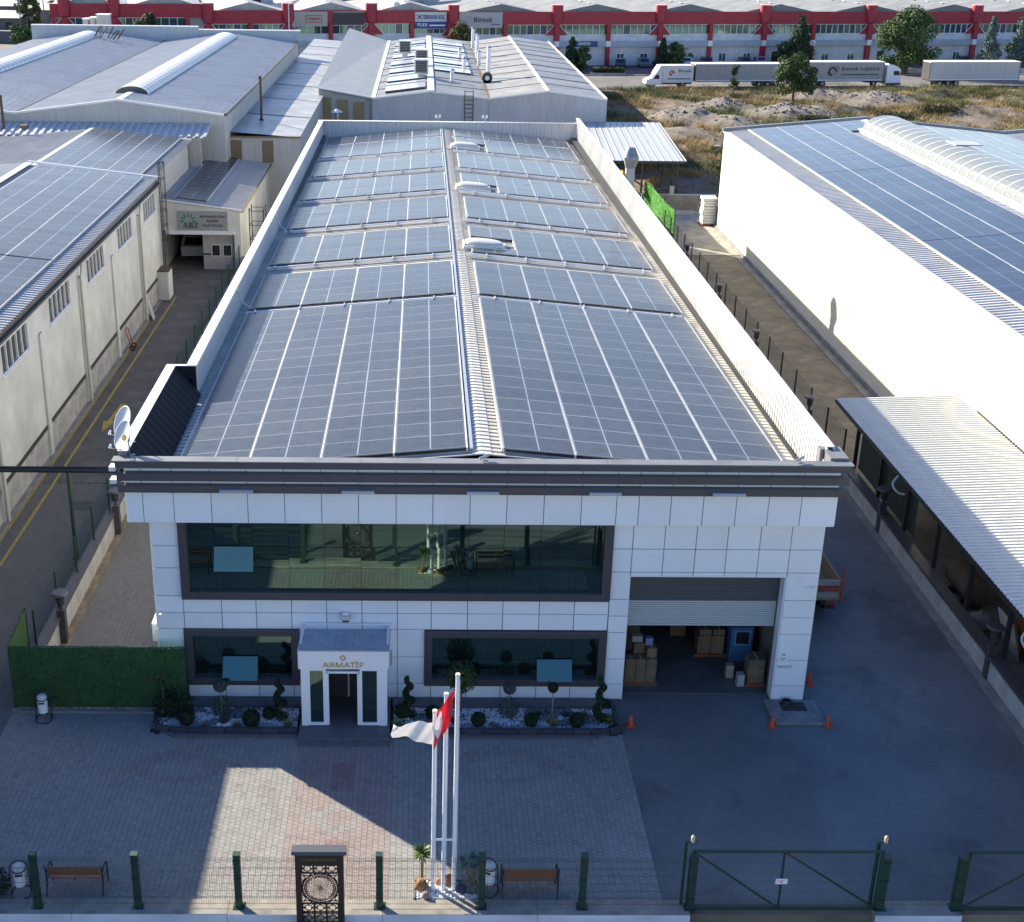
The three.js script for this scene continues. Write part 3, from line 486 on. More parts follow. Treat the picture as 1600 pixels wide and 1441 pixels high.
{ // cameras, floodlights and plates on the facade
  const fl = thing('floodlight', 'small white floodlight on a bracket above the entrance porch', 'floodlight', [-4.12, 3.15, -.385]);
  part('bracket', bb(-4.22, -4.02, 3.20, 3.26, -.385, -.2), M.wpaint, fl); part('head', cbox(-4.27, -3.97, 3.06, 3.2, -.28, -.08, .03), mat([.6, .57, .48], { rough: .5 }), fl); part('lens', bb(-4.22, -4.02, 3.0, 3.062, -.24, -.12), M.dark, fl);
  const cam = (x, y, z, label, turn) => { const c = thing('security_camera', label, 'camera', [x, y, z], 'cameras on the factory corners', turn); lpart('bracket', [rod([0, 0, 0], [0, 0, .14], .02), bb(-.06, .06, -.06, .06, 0, .02)], M.wpaint, c); lpart('body', rod([-.02, -.02, .1], [.06, -.07, .34], .055, 10), M.wpaint, c); lpart('hood', box(.14, .015, .28, .02, .02, .23, .18, .2), M.wpaint, c); c.scale.setScalar(.6); };
  cam(-9.8, 3.2, -.38, 'white bullet camera low on the left end of the factory front', -.4); cam(10.4, 4.22, -.38, 'white bullet camera high on the right pillar beside the gate', -.5);
  const nb = thing('number_plate', 'small white house number plate with 10 on the pillar right of the gate', 'sign', [9.72, 1.6, -.38]);
  part('board', bb(9.58, 9.86, 1.52, 1.90, -.383, -.365), M.wpaint, nb); part('digits', [text('10', .12, 9.72, 1.74, -.366, { depth: .004 }), bb(9.63, 9.81, 1.64, 1.655, -.366, -.362), bb(9.66, 9.78, 1.59, 1.605, -.366, -.362)], M.iron, nb);
  const np2 = thing('street_sign', 'narrow white plate below the number plate on the right pillar', 'sign', [9.8, 1.3, -.38]);
  part('board', bb(9.56, 10.04, 1.28, 1.40, -.383, -.365), mat([.62, .66, .6], { rough: .4 }), np2); part('print', [bb(9.62, 9.66, 1.31, 1.37, -.366, -.362), bb(9.7, 9.98, 1.33, 1.35, -.366, -.362)], M.steel, np2);
  const ac = thing('air_conditioner', 'white air conditioner unit on the left side wall near the green fence', 'air conditioner', [-10.2, 1.9, -1.2]);
  part('case', cbox(-10.30, -10.06, 1.85, 2.5, -1.65, -.85, .03), M.wpaint, ac); part('fan_grille', new THREE.TorusGeometry(.26, .015, 6, 20).rotateY(Math.PI / 2).translate(-10.31, 2.18, -1.25), M.steel, ac); part('bracket', [bb(-10.30, -10.06, 1.8, 1.85, -1.6, -1.55), bb(-10.30, -10.06, 1.8, 1.85, -1.05, -1.0)], M.steel, ac);
  // tiny lamps on the back parapet and gear on the front coping
  [[-.6, 'left'], [3.1, 'right']].forEach(([x, s]) => { const l = thing('parapet_lamp', `small twin lamp on the back parapet, the one to the ${s}`, 'lamp', [x, 8.37, -71.7], 'twin lamps on the back parapet'); part('stem', rod([x, 8.37, -71.7], [x, 8.75, -71.7], .03), M.steel, l); part('lamp_head', [rod([x - .15, 8.7, -71.6], [x - .15, 8.9, -71.5], .07), rod([x + .15, 8.7, -71.6], [x + .15, 8.9, -71.5], .07)], M.wpaint, l); });
  [[.05, 'at the ridge end'], [9.35, 'near the right end']].forEach(([x, s]) => { const l = thing('roof_camera', `small grey camera on the front coping ${s}`, 'camera', [x, 8.53, .1], 'cameras on the front coping'); part('stem', [rod([x, 8.53, .05], [x, 8.66, .05], .02), bb(x - .07, x + .07, 8.53, 8.545, 0, .1)], M.steel, l); part('body', rod([x - .16, 8.62, .2], [x + .12, 8.68, .0], .045), M.steel, l); });
  const stay = thing('roof_cable', 'thin grey cable slung over the left parapet to the roof', 'cable', [-9.8, 8.5, -20.2]);
  part('cable', tube([[-9.95, 8.60, -18.6], [-9.72, 8.52, -19], [-9.45, 7.9, -19.2], [-9.0, 7.55, -19.4]], .03, 16), M.alu, stay);
  const st2 = copyOf(stay, [-9.75, 8.4, -36], 0, 'thin grey cable over the left parapet farther back along the roof'); void st2;
}
{ // metal chimney on the right side wall
  const x = 11.38, z = -49, t = thing('metal_chimney', 'square grey metal chimney with a flared cowl outside the right parapet', 'chimney', [x, 0, z]);
  part('shaft', [bb(x - .27, x + .27, 0, 8.75, z - .27, z + .27)], mat([.45, .46, .46], { rough: .5, metal: .3, tex: 'streak', size: 2 }), t);
  const fr = (y0, y1, a, b) => new THREE.CylinderGeometry(b * 1.414, a * 1.414, y1 - y0, 4, 1).rotateY(Math.PI / 4).translate(x, (y0 + y1) / 2, z);
  part('cowl', [fr(8.75, 9.35, .27, .44), fr(9.35, 9.45, .44, .44), fr(9.45, 10.05, .44, .22)], mat([.30, .33, .33], { rough: .55, metal: .3, tex: 'streak', size: 2 }), t);
  part('flange', [bb(x - .29, x + .29, 7.7, 7.76, z - .29, z + .29), bb(x - .29, x + .29, 8.2, 8.25, z - .29, z + .29), bb(10.5, x - .27, 7.2, 7.35, z - .1, z + .1)], M.steel, t);
}
{ // goods in the hall behind the gate
  const cg = 'cartons stacked inside the gate', geoC = clean(cbox(-.27, .27, 0, .36, -.22, .22, .012)); boxUV(geoC);
  const cm = [M.carton, mat([.23, .15, .09], { rough: .9, tex: 'soft', size: .8 }), mat([.16, .14, .085], { rough: .9, tex: 'soft', size: .8 })], tape = mat([.45, .36, .22], { rough: .4 });
  const tapeG = boxUV(clean(bb(-.03, .03, .361, .364, -.22, .22)));
  const carton = (x, y, z, label, o = {}) => { const t = thing('carton', label, 'carton', [x, y, z], o.group ?? cg, o.turn ?? rr(-.06, .06)); t.scale.set(...(o.s ?? [1, 1, 1])); piece('box', geoC, o.m ?? cm[Math.floor(rnd() * 3)], t, 0, 0, 0); piece('tape', tapeG, o.tape ?? tape, t, 0, 0, 0); return t; };
  const pallet = (x, z, w, d, label) => { const t = thing('pallet', label, 'pallet', [x, .02, z], 'pallets under cartons'); for (let i = 0; i < 5; i++) lpart('board', bb(-w / 2 + i * w / 5 + .02, -w / 2 + (i + 1) * w / 5 - .02, .10, .125, -d / 2, d / 2), M.wood, t); for (const k of [-1, 0, 1]) lpart('bearer', bb(-w / 2, w / 2, 0, .10, k * d * .4 - .04, k * d * .4 + .04), M.wood, t); };
pallet(5.42, -1.75, 1.15, .95, 'wooden pallet under the cartons just inside the gate on the left'); pallet(9.2, -1.65, .66, .8, 'wooden pallet under the brown boxes at the right side of the gate'); pallet(8.1, -3.6, 1.1, .9, 'wooden pallet under the cartons in the middle of the hall');
  const rows = ['bottom', 'middle', 'top'], colsL = ['left', 'middle', 'right'];
  for (let r = 0; r < 3; r++) for (let c = 0; c < 3; c++) carton(5.06 + c * .345, .13 + r * .295, -1.5, `brown carton in the ${rows[r]} row, ${colsL[c]}, of the stack inside the gate at left`, { s: [.62, .8, .8] });
  carton(5.76, 1.02, -1.6, 'brown carton alone on top of the left stack at its right end', { s: [.6, .9, .7] });
  carton(5.38, 1.02, -1.85, 'carton with a blue top behind, on the left stack inside the gate', { m: cm[0], tape: mat([.1, .2, .5]), s: [.7, 1.0, .7] });
  carton(5.68, 1.36, -1.75, 'small blue and white carton on top of the left stack', { m: mat([.14, .20, .36], { rough: .6 }), s: [.45, .7, .5] }); carton(5.32, 1.4, -1.9, 'pale carton highest on the left stack', { m: mat([.30, .28, .26], { rough: .8 }), s: [.65, .6, .6] });
  for (let c = 0; c < 3; c++) carton(4.75 + c * .4, .02, -3.9, `tall brown carton against the left wall of the hall, ${['near left', 'in the middle', 'at right'][c]}`, { s: [.7, 4.0, 1.2], m: cm[2] });
  for (let c = 0; c < 2; c++) { carton(7.86 + c * .47, .145, -3.5, `big pale brown carton, lower ${c ? 'right' : 'left'} one, on the pallet in mid hall`, { s: [.82, 1.9, 1.4], m: cm[c] }); carton(7.9 + c * .45, .84, -3.5, `flat brown carton on the ${c ? 'right' : 'left'} big carton in mid hall`, { s: [.75, .6, 1.2], m: cm[2] }); }
  for (let r = 0; r < 3; r++) carton(9.2, .13 + r * .30, -1.6, `brown wooden-looking box, ${rows[r]} of three, by the right jamb of the gate`, { s: [1.0, .81, 1.3], m: cm[r] });
  carton(8.72, .02, -1.42, 'small silvery carton on the hall floor nearest the gate at right', { s: [.42, 1.2, .6], m: mat([.34, .33, .32], { rough: .5 }) }); carton(8.48, .02, -1.95, 'small pale carton on the hall floor beside the blue cabinet', { s: [.45, 1.3, .6], m: mat([.32, .26, .2], { rough: .6 }) });
  carton(7.25, .02, -4.9, 'single brown carton deepest in the middle of the hall', { s: [1.0, 2.2, 1.2], m: cm[1] });
  const mc = thing('machine_cabinet', 'blue machine cabinet with a dark window standing in the hall', 'cabinet', [9.05, 0, -3.2]); const bl = mat([.06, .17, .36], { rough: .5, tex: 'soft', size: 1 });
  part('body', cbox(8.68, 9.44, .02, 1.34, -3.6, -2.9, .03), bl, mc); part('frame', [bb(8.78, 8.84, .66, 1.24, -2.9, -2.86), bb(9.28, 9.34, .66, 1.24, -2.9, -2.86), bb(8.84, 9.28, .66, .72, -2.9, -2.86), bb(8.84, 9.28, 1.18, 1.24, -2.9, -2.86)], mat([.10, .28, .5], { rough: .4 }), mc); part('pane', bb(8.84, 9.28, .72, 1.18, -2.898, -2.88), M.dark, mc); part('handle', bb(8.8, 8.83, .35, .55, -2.9, -2.85), M.steel, mc);
}
// ---------- cream hall on the left ----------
const hall = thing('cream_hall', 'long cream rendered hall with high windows and solar roof, left of the factory', 'hall', [-18.9, 0, -25]);
const creamY = (x) => 7.5 + .1 * (-18.9 - x);
{
  const X = -18.9, z0 = -50.2, z1 = 16, wz = (k) => -48.9 + 7.4 * k;   // windows every 7.4 m
  const wins = []; for (let k = 0; k < 9; k++) wins.push([wz(k) - .2, wz(k) + 3.75]);
  const w = []; let c = z0; for (const [a, b] of wins) { w.push([c, a]); c = b; } w.push([c, z1]);
  part('wall', [bb(X - .3, X, 1.62, 5.72, z0, z1), bb(X - .3, X - .02, 7.0, 7.45, z0, z1), ...w.map(([a, b]) => bb(X - .3, X, 5.72, 7.0, a, b)), bb(X - 16.4, X - .3, 0, 7.5, z0, z0 + .3), bb(X - 16.4, X - .3, 0, 7.5, z1 - .3, z1), prism([[X - 16.4, 7.5], [X, 7.5], [X - 8.2, 8.3]], z0, z0 + .3)], M.cream, hall);
  part('lower_wall', bb(X - .3, X - .003, 0, 1.40, z0, z1), M.creamLow, hall);
  part('stripe', bb(X - .3, X + .02, 1.40, 1.62, z0, z1), M.stripe, hall);
  part('footing', bb(X, X + .22, 0, .12, z0, z1), M.conc, hall);
  for (let k = 0; k < 9; k++) {
    const z = wz(k) + 5.55;
    if (k % 2) part('pilaster', [bb(X, X + .10, 1.62, 5.9, z - .22, z + .22), bb(X, X + .10, 0, 1.40, z - .22, z + .22), bb(X, X + .12, 1.40, 1.62, z - .23, z + .23)], M.cream, hall);
    else {
      part('pilaster', [bb(X, X + .10, 1.62, 6.6, z - .22, z + .22), bb(X, X + .10, 0, 1.40, z - .22, z + .22), bb(X, X + .12, 1.40, 1.62, z - .23, z + .23)], M.cream, hall);
      part('downpipe', [rod([X + .19, .1, z + .05], [X + .19, 6.7, z + .05], .07, 10), rod([X + .19, 6.7, z + .05], [X + .15, 7.22, z - .5], .06, 10)], mat([.55, .52, .44], { rough: .5 }), hall);
    }
  }
  wins.forEach(([a, b]) => {
    const fr = part('window', [bb(X - .14, X + .02, 5.70, 5.78, a, b), bb(X - .14, X + .02, 6.94, 7.0, a, b), bb(X - .14, X + .02, 5.78, 6.94, a, a + .07), bb(X - .14, X + .02, 5.78, 6.94, b - .07, b), bb(X - .1, X + .06, 5.64, 5.70, a - .08, b + .08)], M.white, hall);
    const n = 5, s = (b - a - .14) / n;
    for (let i = 0; i < n; i++) {
      const p = a + .07 + i * s;
      if (i) lpart('mullion', bb(X - .12, X, 5.78, 6.94, p - .035, p + .035).applyMatrix4(inv.copy(hall.matrixWorld).invert()), M.white, fr);
      lpart('pane', bb(X - .1, X - .08, 5.78, 6.94, p + .03, p + s - .03).applyMatrix4(inv.copy(hall.matrixWorld).invert()), mat([.05, .05, .045], { rough: .08 }), fr);
    }
  });
  // roof: both slopes, verge, gutter
  part('roof_sheet', [ribs([X - .03, creamY(X - .03), z0 - .2], [0, 0, z1 - z0 + .2], [-8.17, .817, 0], [0, 1, 0], .36, .05), ribs([X - 16.55, 7.6, z0 - .2], [0, 0, z1 - z0 + .2], [8.35, .835, 0], [0, 1, 0], .36, .05)], M.greyroof2, hall);
  part('verge', [bar([X + .2, creamY(X) + .08, z0 - .2], [X - 8.2, 8.53, z0 - .2], .1, .12)], M.wpaint, hall);
  part('ridge_cap', quads([[[X - 8.5, 8.42, z0], [X - 8.2, 8.52, z0], [X - 8.2, 8.52, z1], [X - 8.5, 8.42, z1]], [[X - 8.2, 8.52, z0], [X - 7.9, 8.48, z0], [X - 7.9, 8.48, z1], [X - 8.2, 8.52, z1]]]), M.white, hall);
  part('gutter', [bb(X + .02, X + .2, 7.2, 7.28, z0 - .2, z1), bb(X - .02, X + .02, 7.2, 7.5, z0 - .2, z1)], M.iron, hall);
  const cy = (x) => creamY(x) + .05;
  for (let k = 0; k < 3; k++) solarArray(`solar bank on the cream hall roof, ${['at its far end', 'in its middle', 'at its near end out to the frame edge'][k]}`, -19.75, -27.4 + k * 22.6 + (k > 0 ? .1 : 0), 3, k === 0 ? 19 : 19, -1, cy, -.1, 0, cellMat, 'solar banks on the cream hall', undefined, .1);
}
{ // caged ladder, cabinet and bits at the far corner of the hall
  const l = thing('caged_ladder', 'tall steel ladder with a safety cage on the far corner of the cream hall', 'ladder', [-18.5, 0, -50.2]), z = -50.05, x = -18.72;
  part('rail', [bar([x, .3, z - .25], [x, 8.6, z - .25], .05), bar([x, .3, z + .25], [x, 8.6, z + .25], .05)], M.iron, l);
  for (let i = 0; i < 26; i++) part('rung', rod([x, .5 + i * .31, z - .25], [x, .5 + i * .31, z + .25], .015, 5), M.iron, l);
  for (let i = 0; i < 7; i++) part('hoop', new THREE.TorusGeometry(.36, .018, 5, 14, Math.PI).rotateX(Math.PI / 2).rotateY(-Math.PI / 2).scale(-1, 1, 1).translate(x, 2.6 + i, z), M.iron, l);
  part('cage_bar', [0, .6, 1.2, 1.94, 2.54, 3.14].map((a) => bar([x + .36 * Math.sin(a), 2.6, z + .36 * Math.cos(a)], [x + .36 * Math.sin(a), 8.6, z + .36 * Math.cos(a)], .025)), M.iron, l);
  const cb = thing('electric_cabinet', 'tall white electric cabinet at the foot of the caged ladder', 'cabinet', [-18.5, 0, -48.6]), m = mat([.62, .60, .54], { rough: .6, tex: 'streak', size: 2 });
  part('case', cbox(-18.9, -18.2, .05, 1.95, -49.6, -48.1, .02), m, cb); part('door', [bb(-18.2, -18.18, .15, 1.85, -49.5, -48.9)], M.white, cb); part('door', [bb(-18.2, -18.18, .15, 1.85, -48.85, -48.2)], M.white, cb); part('top', bb(-18.93, -18.12, 1.95, 1.99, -49.65, -48.05), M.rust, cb);
  const bd = thing('leaning_board', 'pale narrow board leaning against the foot of the cream wall', 'board', [-18.5, 0, -44]); part('board', box(.05, 1.3, .6, -18.6, .62, -44, 0, 0, .25), M.panelwall, bd); part('edge', box(.06, 1.3, .04, -18.57, .62, -43.7, 0, 0, .25), M.white, bd);
  const tr = thing('hand_trolley', 'rusty red tubular trolley standing by the cream wall', 'trolley', [-18.3, 0, -37.6]), rm = mat([.30, .07, .04], { rough: .8 });
  part('frame', [tube([[-18.5, .2, -37.9], [-18.75, 1.2, -37.9], [-18.75, 1.25, -37.4], [-18.5, .2, -37.4]], .03, 16), rod([-18.6, .6, -37.9], [-18.6, .6, -37.4], .025), rod([-18.55, .2, -37.9], [-18.1, .12, -37.9], .025), rod([-18.55, .2, -37.4], [-18.1, .12, -37.4], .025)], rm, tr);
  for (const zz of [-37.95, -37.35]) part('wheel', new THREE.TorusGeometry(.12, .04, 8, 14).translate(0, 0, 0).translate(-18.45, .16, zz), M.tyre, tr);
}
{ // second hall behind, at a slightly lower level
  const b = thing('solar_hall', 'grey hall with solar roof directly behind the cream hall', 'hall', [-27, 0, -60]), z0 = -68.6, z1 = -50.6;
  const y = (x) => 7.15 + .105 * (-19.9 - x);
  part('wall', [bb(-20.2, -19.95, 0, 7.1, z0, z1), bb(-34.5, -34.2, 0, 7.1, z0, z1), prism([[-34.5, 0], [-19.95, 0], [-19.95, 7.1], [-27.2, 7.85], [-34.5, 7.1]], z0, z0 + .25)], M.panelwall, b);
  part('roof_sheet', [ribs([-19.7, y(-19.7), z0 - .2], [0, 0, z1 - z0], [-7.5, .79, 0], [0, 1, 0], .36, .05), ribs([-34.7, 7.15, z0 - .2], [0, 0, z1 - z0], [7.5, .79, 0], [0, 1, 0], .36, .05)], M.paleroof, b);
  part('ridge_cap', bar([-27.2, 7.98, z0 - .2], [-27.2, 7.98, z1], .5, .05), M.wpaint, b);
  part('verge', bar([-19.7, y(-19.7) + .05, z0 - .2], [-27.2, 7.97, z0 - .2], .1, .1), M.white, b);
  solarArray('solar bank on the grey hall behind the cream hall', -20.5, -50.9, 3, 15, -1, (x) => y(x) + .05, -.105, 0, cellMat, 'solar banks behind the cream hall', undefined, .1);
}
{ // annex with the sign and the dark gateway
  const a = thing('annex_building', 'small cream annex with a sign over its dark gateway ending the left lane', 'annex', [-17, 0, -56.2]), z = -56.2;
  const roofA = (x) => 4.33 + (-14.55 - x) * .13;
  part('wall', [bb(-19.95, -14.5, 2.85, 4.25, z - .25, z), prism([[-19.95, 4.25], [-14.5, 4.25], [-19.95, 4.95]], z - .25, z), bb(-14.95, -14.5, 0, 2.85, z - .25, z), bb(-14.72, -14.5, 0, 4.3, -77, z - .25), bb(-19.95, -14.5, 0, 4.5, -77, -76.8)], M.cream, a);
  part('lintel', bb(-19.7, -14.9, 2.62, 2.90, z, z + .12), M.white, a);
  const inner = part('partition', bb(-17.25, -14.95, 0, 2.62, z - .6, z - .5), mat([.40, .40, .38], { rough: .8, tex: 'streak', size: 2 }), a);
  for (const x of [-16.35, -15.55]) { part('partition_window', [bb(x - .32, x + .32, .95, 1.0, z - .5, z - .46), bb(x - .32, x + .32, 1.75, 1.8, z - .5, z - .46), bb(x - .32, x - .27, 1.0, 1.75, z - .5, z - .46), bb(x + .27, x + .32, 1.0, 1.75, z - .5, z - .46)], M.white, a); part('partition_pane', bb(x - .27, x + .27, 1.0, 1.75, z - .5, z - .485), M.dark, a); }
  part('partition_rail', bb(-17.25, -16.7, 1.05, 1.15, z - .5, z - .47), M.iron, a); void inner;
  part('floor', bb(-19.9, -14.7, -.1, .01, -76.8, z), mat([.155, .142, .125], { rough: .9, tex: 'stain', size: 3 }), a);
  part('roof_sheet', ribs([-14.35, roofA(-14.35), -77], [0, 0, 20.95], [-5.6, .73, 0], [0, 1, 0], .33, .045), M.paleroof, a);
  part('verge', bar([-14.3, roofA(-14.3) + .03, z + .13], [-19.9, roofA(-19.9) + .03, z + .13], .06, .1), M.white, a);
  part('gutter', bb(-14.4, -14.25, 4.2, 4.32, -77, -56.05), M.brown, a);
  solarArray('narrow solar bank on the upper side of the annex roof', -16.9, -57.2, 1, 15, -1, (x) => roofA(x) + .045, -.13, 0, cellMat, 'solar banks behind the cream hall', undefined, .1);
  const sg = thing('annex_sign', 'grey sign with green leaves and red lettering over the annex gateway', 'sign', [-17, 3, z]);
  part('board', bb(-18.75, -15.42, 2.98, 4.18, z + .02, z + .08), mat([.30, .32, .31], { rough: .5, tex: 'fine', size: 1 }), sg);
  part('frame', [bb(-18.8, -15.37, 4.18, 4.24, z + .02, z + .1), bb(-18.8, -15.37, 2.92, 2.98, z + .02, z + .1), bb(-18.8, -18.75, 2.98, 4.18, z + .02, z + .1), bb(-15.42, -15.37, 2.98, 4.18, z + .02, z + .1)], M.steel, sg);
  const gr = mat([.05, .20, .10], { rough: .5 }), dk = mat([.03, .03, .03], { rough: .5 }), rd = mat([.06, .04, .05], { rough: .5 });
  for (let i = 0; i < 7; i++) { const t = Math.PI * (i / 6), lx = -18.1 + .42 * Math.cos(t), ly = 3.55 + .42 * Math.sin(t); part('leaf', new THREE.SphereGeometry(.16, 8, 6).scale(1, .42, .12).rotateZ(t).translate(lx, ly, z + .09), gr, sg); }
  part('letters', text('ARZ', 1.1, -17.95, 3.08, z + .08, { font: 'serif_bold' }), dk, sg);
  part('letters', text('MÜHENDİSLİK SİSAKİ'.replace(/İ/g, 'I'), 1.75, -16.4, 3.80, z + .08, { h: .2 }), rd, sg);
  part('letters', text('PLASTIK', .8, -16.4, 3.48, z + .08, { h: .2 }), rd, sg);
  part('letters', text('KALIP POLISAJ', 1.4, -16.4, 3.14, z + .08, { h: .2 }), rd, sg);
  const lt = thing('steel_lattice', 'dark steel lattice frame standing beside the right wall of the annex', 'lattice', [-13.4, 0, -57]);
  part('post', [bar([-13.9, 0, -56.6], [-13.9, 4.4, -56.6], .06), bar([-12.9, 0, -56.6], [-12.9, 4.4, -56.6], .06), bar([-13.9, 0, -58], [-13.9, 4.4, -58], .06), bar([-12.9, 0, -58], [-12.9, 4.4, -58], .06)], M.iron, lt);
  part('bar', [0, 1, 2, 3].flatMap((i) => [bar([-13.9, 1.2 + i, -56.6], [-12.9, 1.2 + i, -56.6], .04), bar([-12.9, 1.2 + i, -56.6], [-12.9, 1.2 + i, -58], .04), bar([-13.9, 1.2 + i, -58], [-12.9, 1.2 + i, -58], .04), bar([-13.9, 1.2 + i, -58], [-13.9, 1.2 + i, -56.6], .04)]), M.iron, lt);
}
{ // boundary wall between lane and passage: textured panels, coping, posts with lanterns, wire fence
  const w = thing('boundary_wall', 'low pale textured boundary wall with dark coping, left of the factory', 'wall', [-14.3, 0, -20]);
  tex('cast', 256, (u, v) => { const a = Math.abs(((u * 6 + (Math.floor(v * 8) % 2) * .5) % 1) - .5), b = Math.abs((v * 8 % 1) - .5); return .55 + .45 * lim(.30, .47, Math.max(a, b) * .9 + .12 * fbm(u * 16, v * 16, 16, 3, 91)); }, false);
  const cm = mat([.50, .50, .48], { rough: .9, tex: 'soft', size: 2 }); cm.bumpMap = rep('cast', 2); cm.bumpScale = .03; M.cast = cm;
  for (let i = 0; i < 14; i++) { const z1 = -.2 - i * 4, z0 = z1 - 3.99; part('wall_panel', bb(-14.34, -14.12, 0, 1.0, z0, z1), cm, w); part('coping', bb(-14.42, -14.04, 1.0, 1.10, z0, z1), M.band, w); }
  part('footing', bb(-14.12, -13.85, 0, .10, -56, -.2), mat([.30, .26, .19], { rough: 1, tex: 'dirt', size: 2 }), w);
  const post = thing('fence_post', 'dark green wire fence post on the left boundary wall, nearest the green screen', 'fence post', [-14.3, 1.1, -1.8], 'fence posts on the left boundary wall');
  lpart('post', bb(-.035, .035, 0, 1.35, -.035, .035), M.green, post); lpart('foot_plate', bb(-.08, .08, 0, .015, -.08, .08), M.green, post); lpart('cap', bb(-.04, .04, 1.35, 1.37, -.04, .04), M.green, post);
  for (let i = 1; i < 20; i++) copyOf(post, [-14.3, 1.1, -1.8 - i * 2.72], 0, `dark green wire fence post on the left boundary wall, ${NTH[i]} from its near end`);
  const f = thing('wire_fence', 'fine dark wire fence along the top of the left boundary wall', 'fence', [-14.3, 1.1, -28]);
  const wv = []; for (let i = 0; i < 260; i++) wv.push(bb(-14.304, -14.296, 1.15, 2.4, -1.8 - i * .2, -1.794 - i * .2)); for (let i = 0; i < 7; i++) wv.push(bb(-14.304, -14.296, 1.18 + i * .2, 1.186 + i * .2, -53.5, -1.8));
  const wm = part('wire', wv, M.green, f); wm.userData.kind = 'stuff';
  const lamp = (x, z, label, g) => { const l = thing('wall_lantern', label, 'lantern', [x, 0, z], g); lpart('post', [bb(-.13, .13, .0, 1.35, -.13, .13), bb(-.05, .05, 1.35, 1.55, -.05, .05)], M.frame, l); lpart('shade', [new THREE.CylinderGeometry(.26, .30, .07, 16).translate(0, 1.98, 0)], M.band, l); lpart('globe', new THREE.CylinderGeometry(.17, .13, .4, 12).translate(0, 1.75, 0), mat([.05, .05, .05], { rough: .2 }), l); return l; };
  lamp(-14.02, -3.9, 'dark lantern on its post at the near end of the left boundary wall'); lamp(-14.02, -12.6, 'dark lantern on the left boundary wall beside the roof corner'); lamp(-14.1, -25, 'dark lantern on the left boundary wall beyond the roof corner');
  M.lamp = lamp;
  const g = thing('pipe_gantry', 'black pipe crossing the left lane at head height on a slim post', 'gantry', [-15.3, 0, -10.5]);
  part('pipe', rod([-24, 3.72, -10.5], [-12.6, 3.72, -10.5], .10, 12), M.iron, g); part('cable', tube([[-24, 3.9, -10.5], [-18, 3.84, -10.5], [-13, 3.86, -10.5]], .03), M.iron, g); part('post', [rod([-15.2, 0, -10.5], [-15.2, 3.7, -10.5], .075, 10), bb(-15.35, -15.05, 0, .03, -10.65, -10.35)], M.green, g);
}
{ // green artificial hedge fence closing the passage
  const f = thing('green_screen_fence', 'dark green artificial hedge screen closing the passage left of the entrance', 'fence', [-11.6, 0, .15]);
  const hm = new THREE.MeshStandardMaterial({ vertexColors: true, roughness: .8, side: THREE.DoubleSide }), cols = [[.018, .06, .018], [.03, .095, .022], [.012, .035, .014], [.045, .12, .028], [.05, .06, .03]];
  const back = mat([.03, .09, .025], { rough: .95 });
  const P = (x0, z0, x1, z1, y0, y1) => {
    const L = Math.hypot(x1 - x0, z1 - z0), nx = -(z1 - z0) / L, nz = (x1 - x0) / L;
    part('backing', quads([[[x0, y0, z0], [x1, y0, z1], [x1, y1, z1], [x0, y1, z0]]]), back, f);
    const g = leaves(Math.round(L * (y1 - y0) * 420), () => { const t = rnd(), d = rr(.0, .085); return [x0 + (x1 - x0) * t + nx * d, rr(y0, y1 + (y1 > 2 ? .07 : 0)), z0 + (z1 - z0) * t + nz * d, nx, .5, nz]; }, .05, cols, true);
    parentLeaf('needle_panel', g, hm, f);
  };
  function parentLeaf(n, g, m, p) { p.updateWorldMatrix(true, false); g.applyMatrix4(inv.copy(p.matrixWorld).invert()); const o = new THREE.Mesh(g, m); o.name = n; o.castShadow = o.receiveShadow = true; o.userData.kind = 'stuff'; p.add(o); }
  const xs = [-14.55, -13.9, -12.55, -11.4, -9.12]; for (let i = 0; i + 1 < xs.length; i++) { P(xs[i] + .015, .17, xs[i + 1] - .015, .17, .06, 1.10); P(xs[i] + .015, .17, xs[i + 1] - .015, .17, 1.13, 2.22); }
  P(-14.72, -2.3, -14.56, .15, .06, 2.2);
  part('frame', [...xs.map((x) => bar([x, 0, .16], [x, 2.26, .16], .05)), bar([-14.55, 1.115, .19], [-9.12, 1.115, .19], .03), bar([-14.55, 2.25, .16], [-9.12, 2.25, .16], .03), bar([-14.72, 0, -2.3], [-14.72, 2.26, -2.3], .05)], M.green, f);
  part('kerb', bb(-14.6, -9.1, 0, .07, .24, .42), M.conc, f);
}
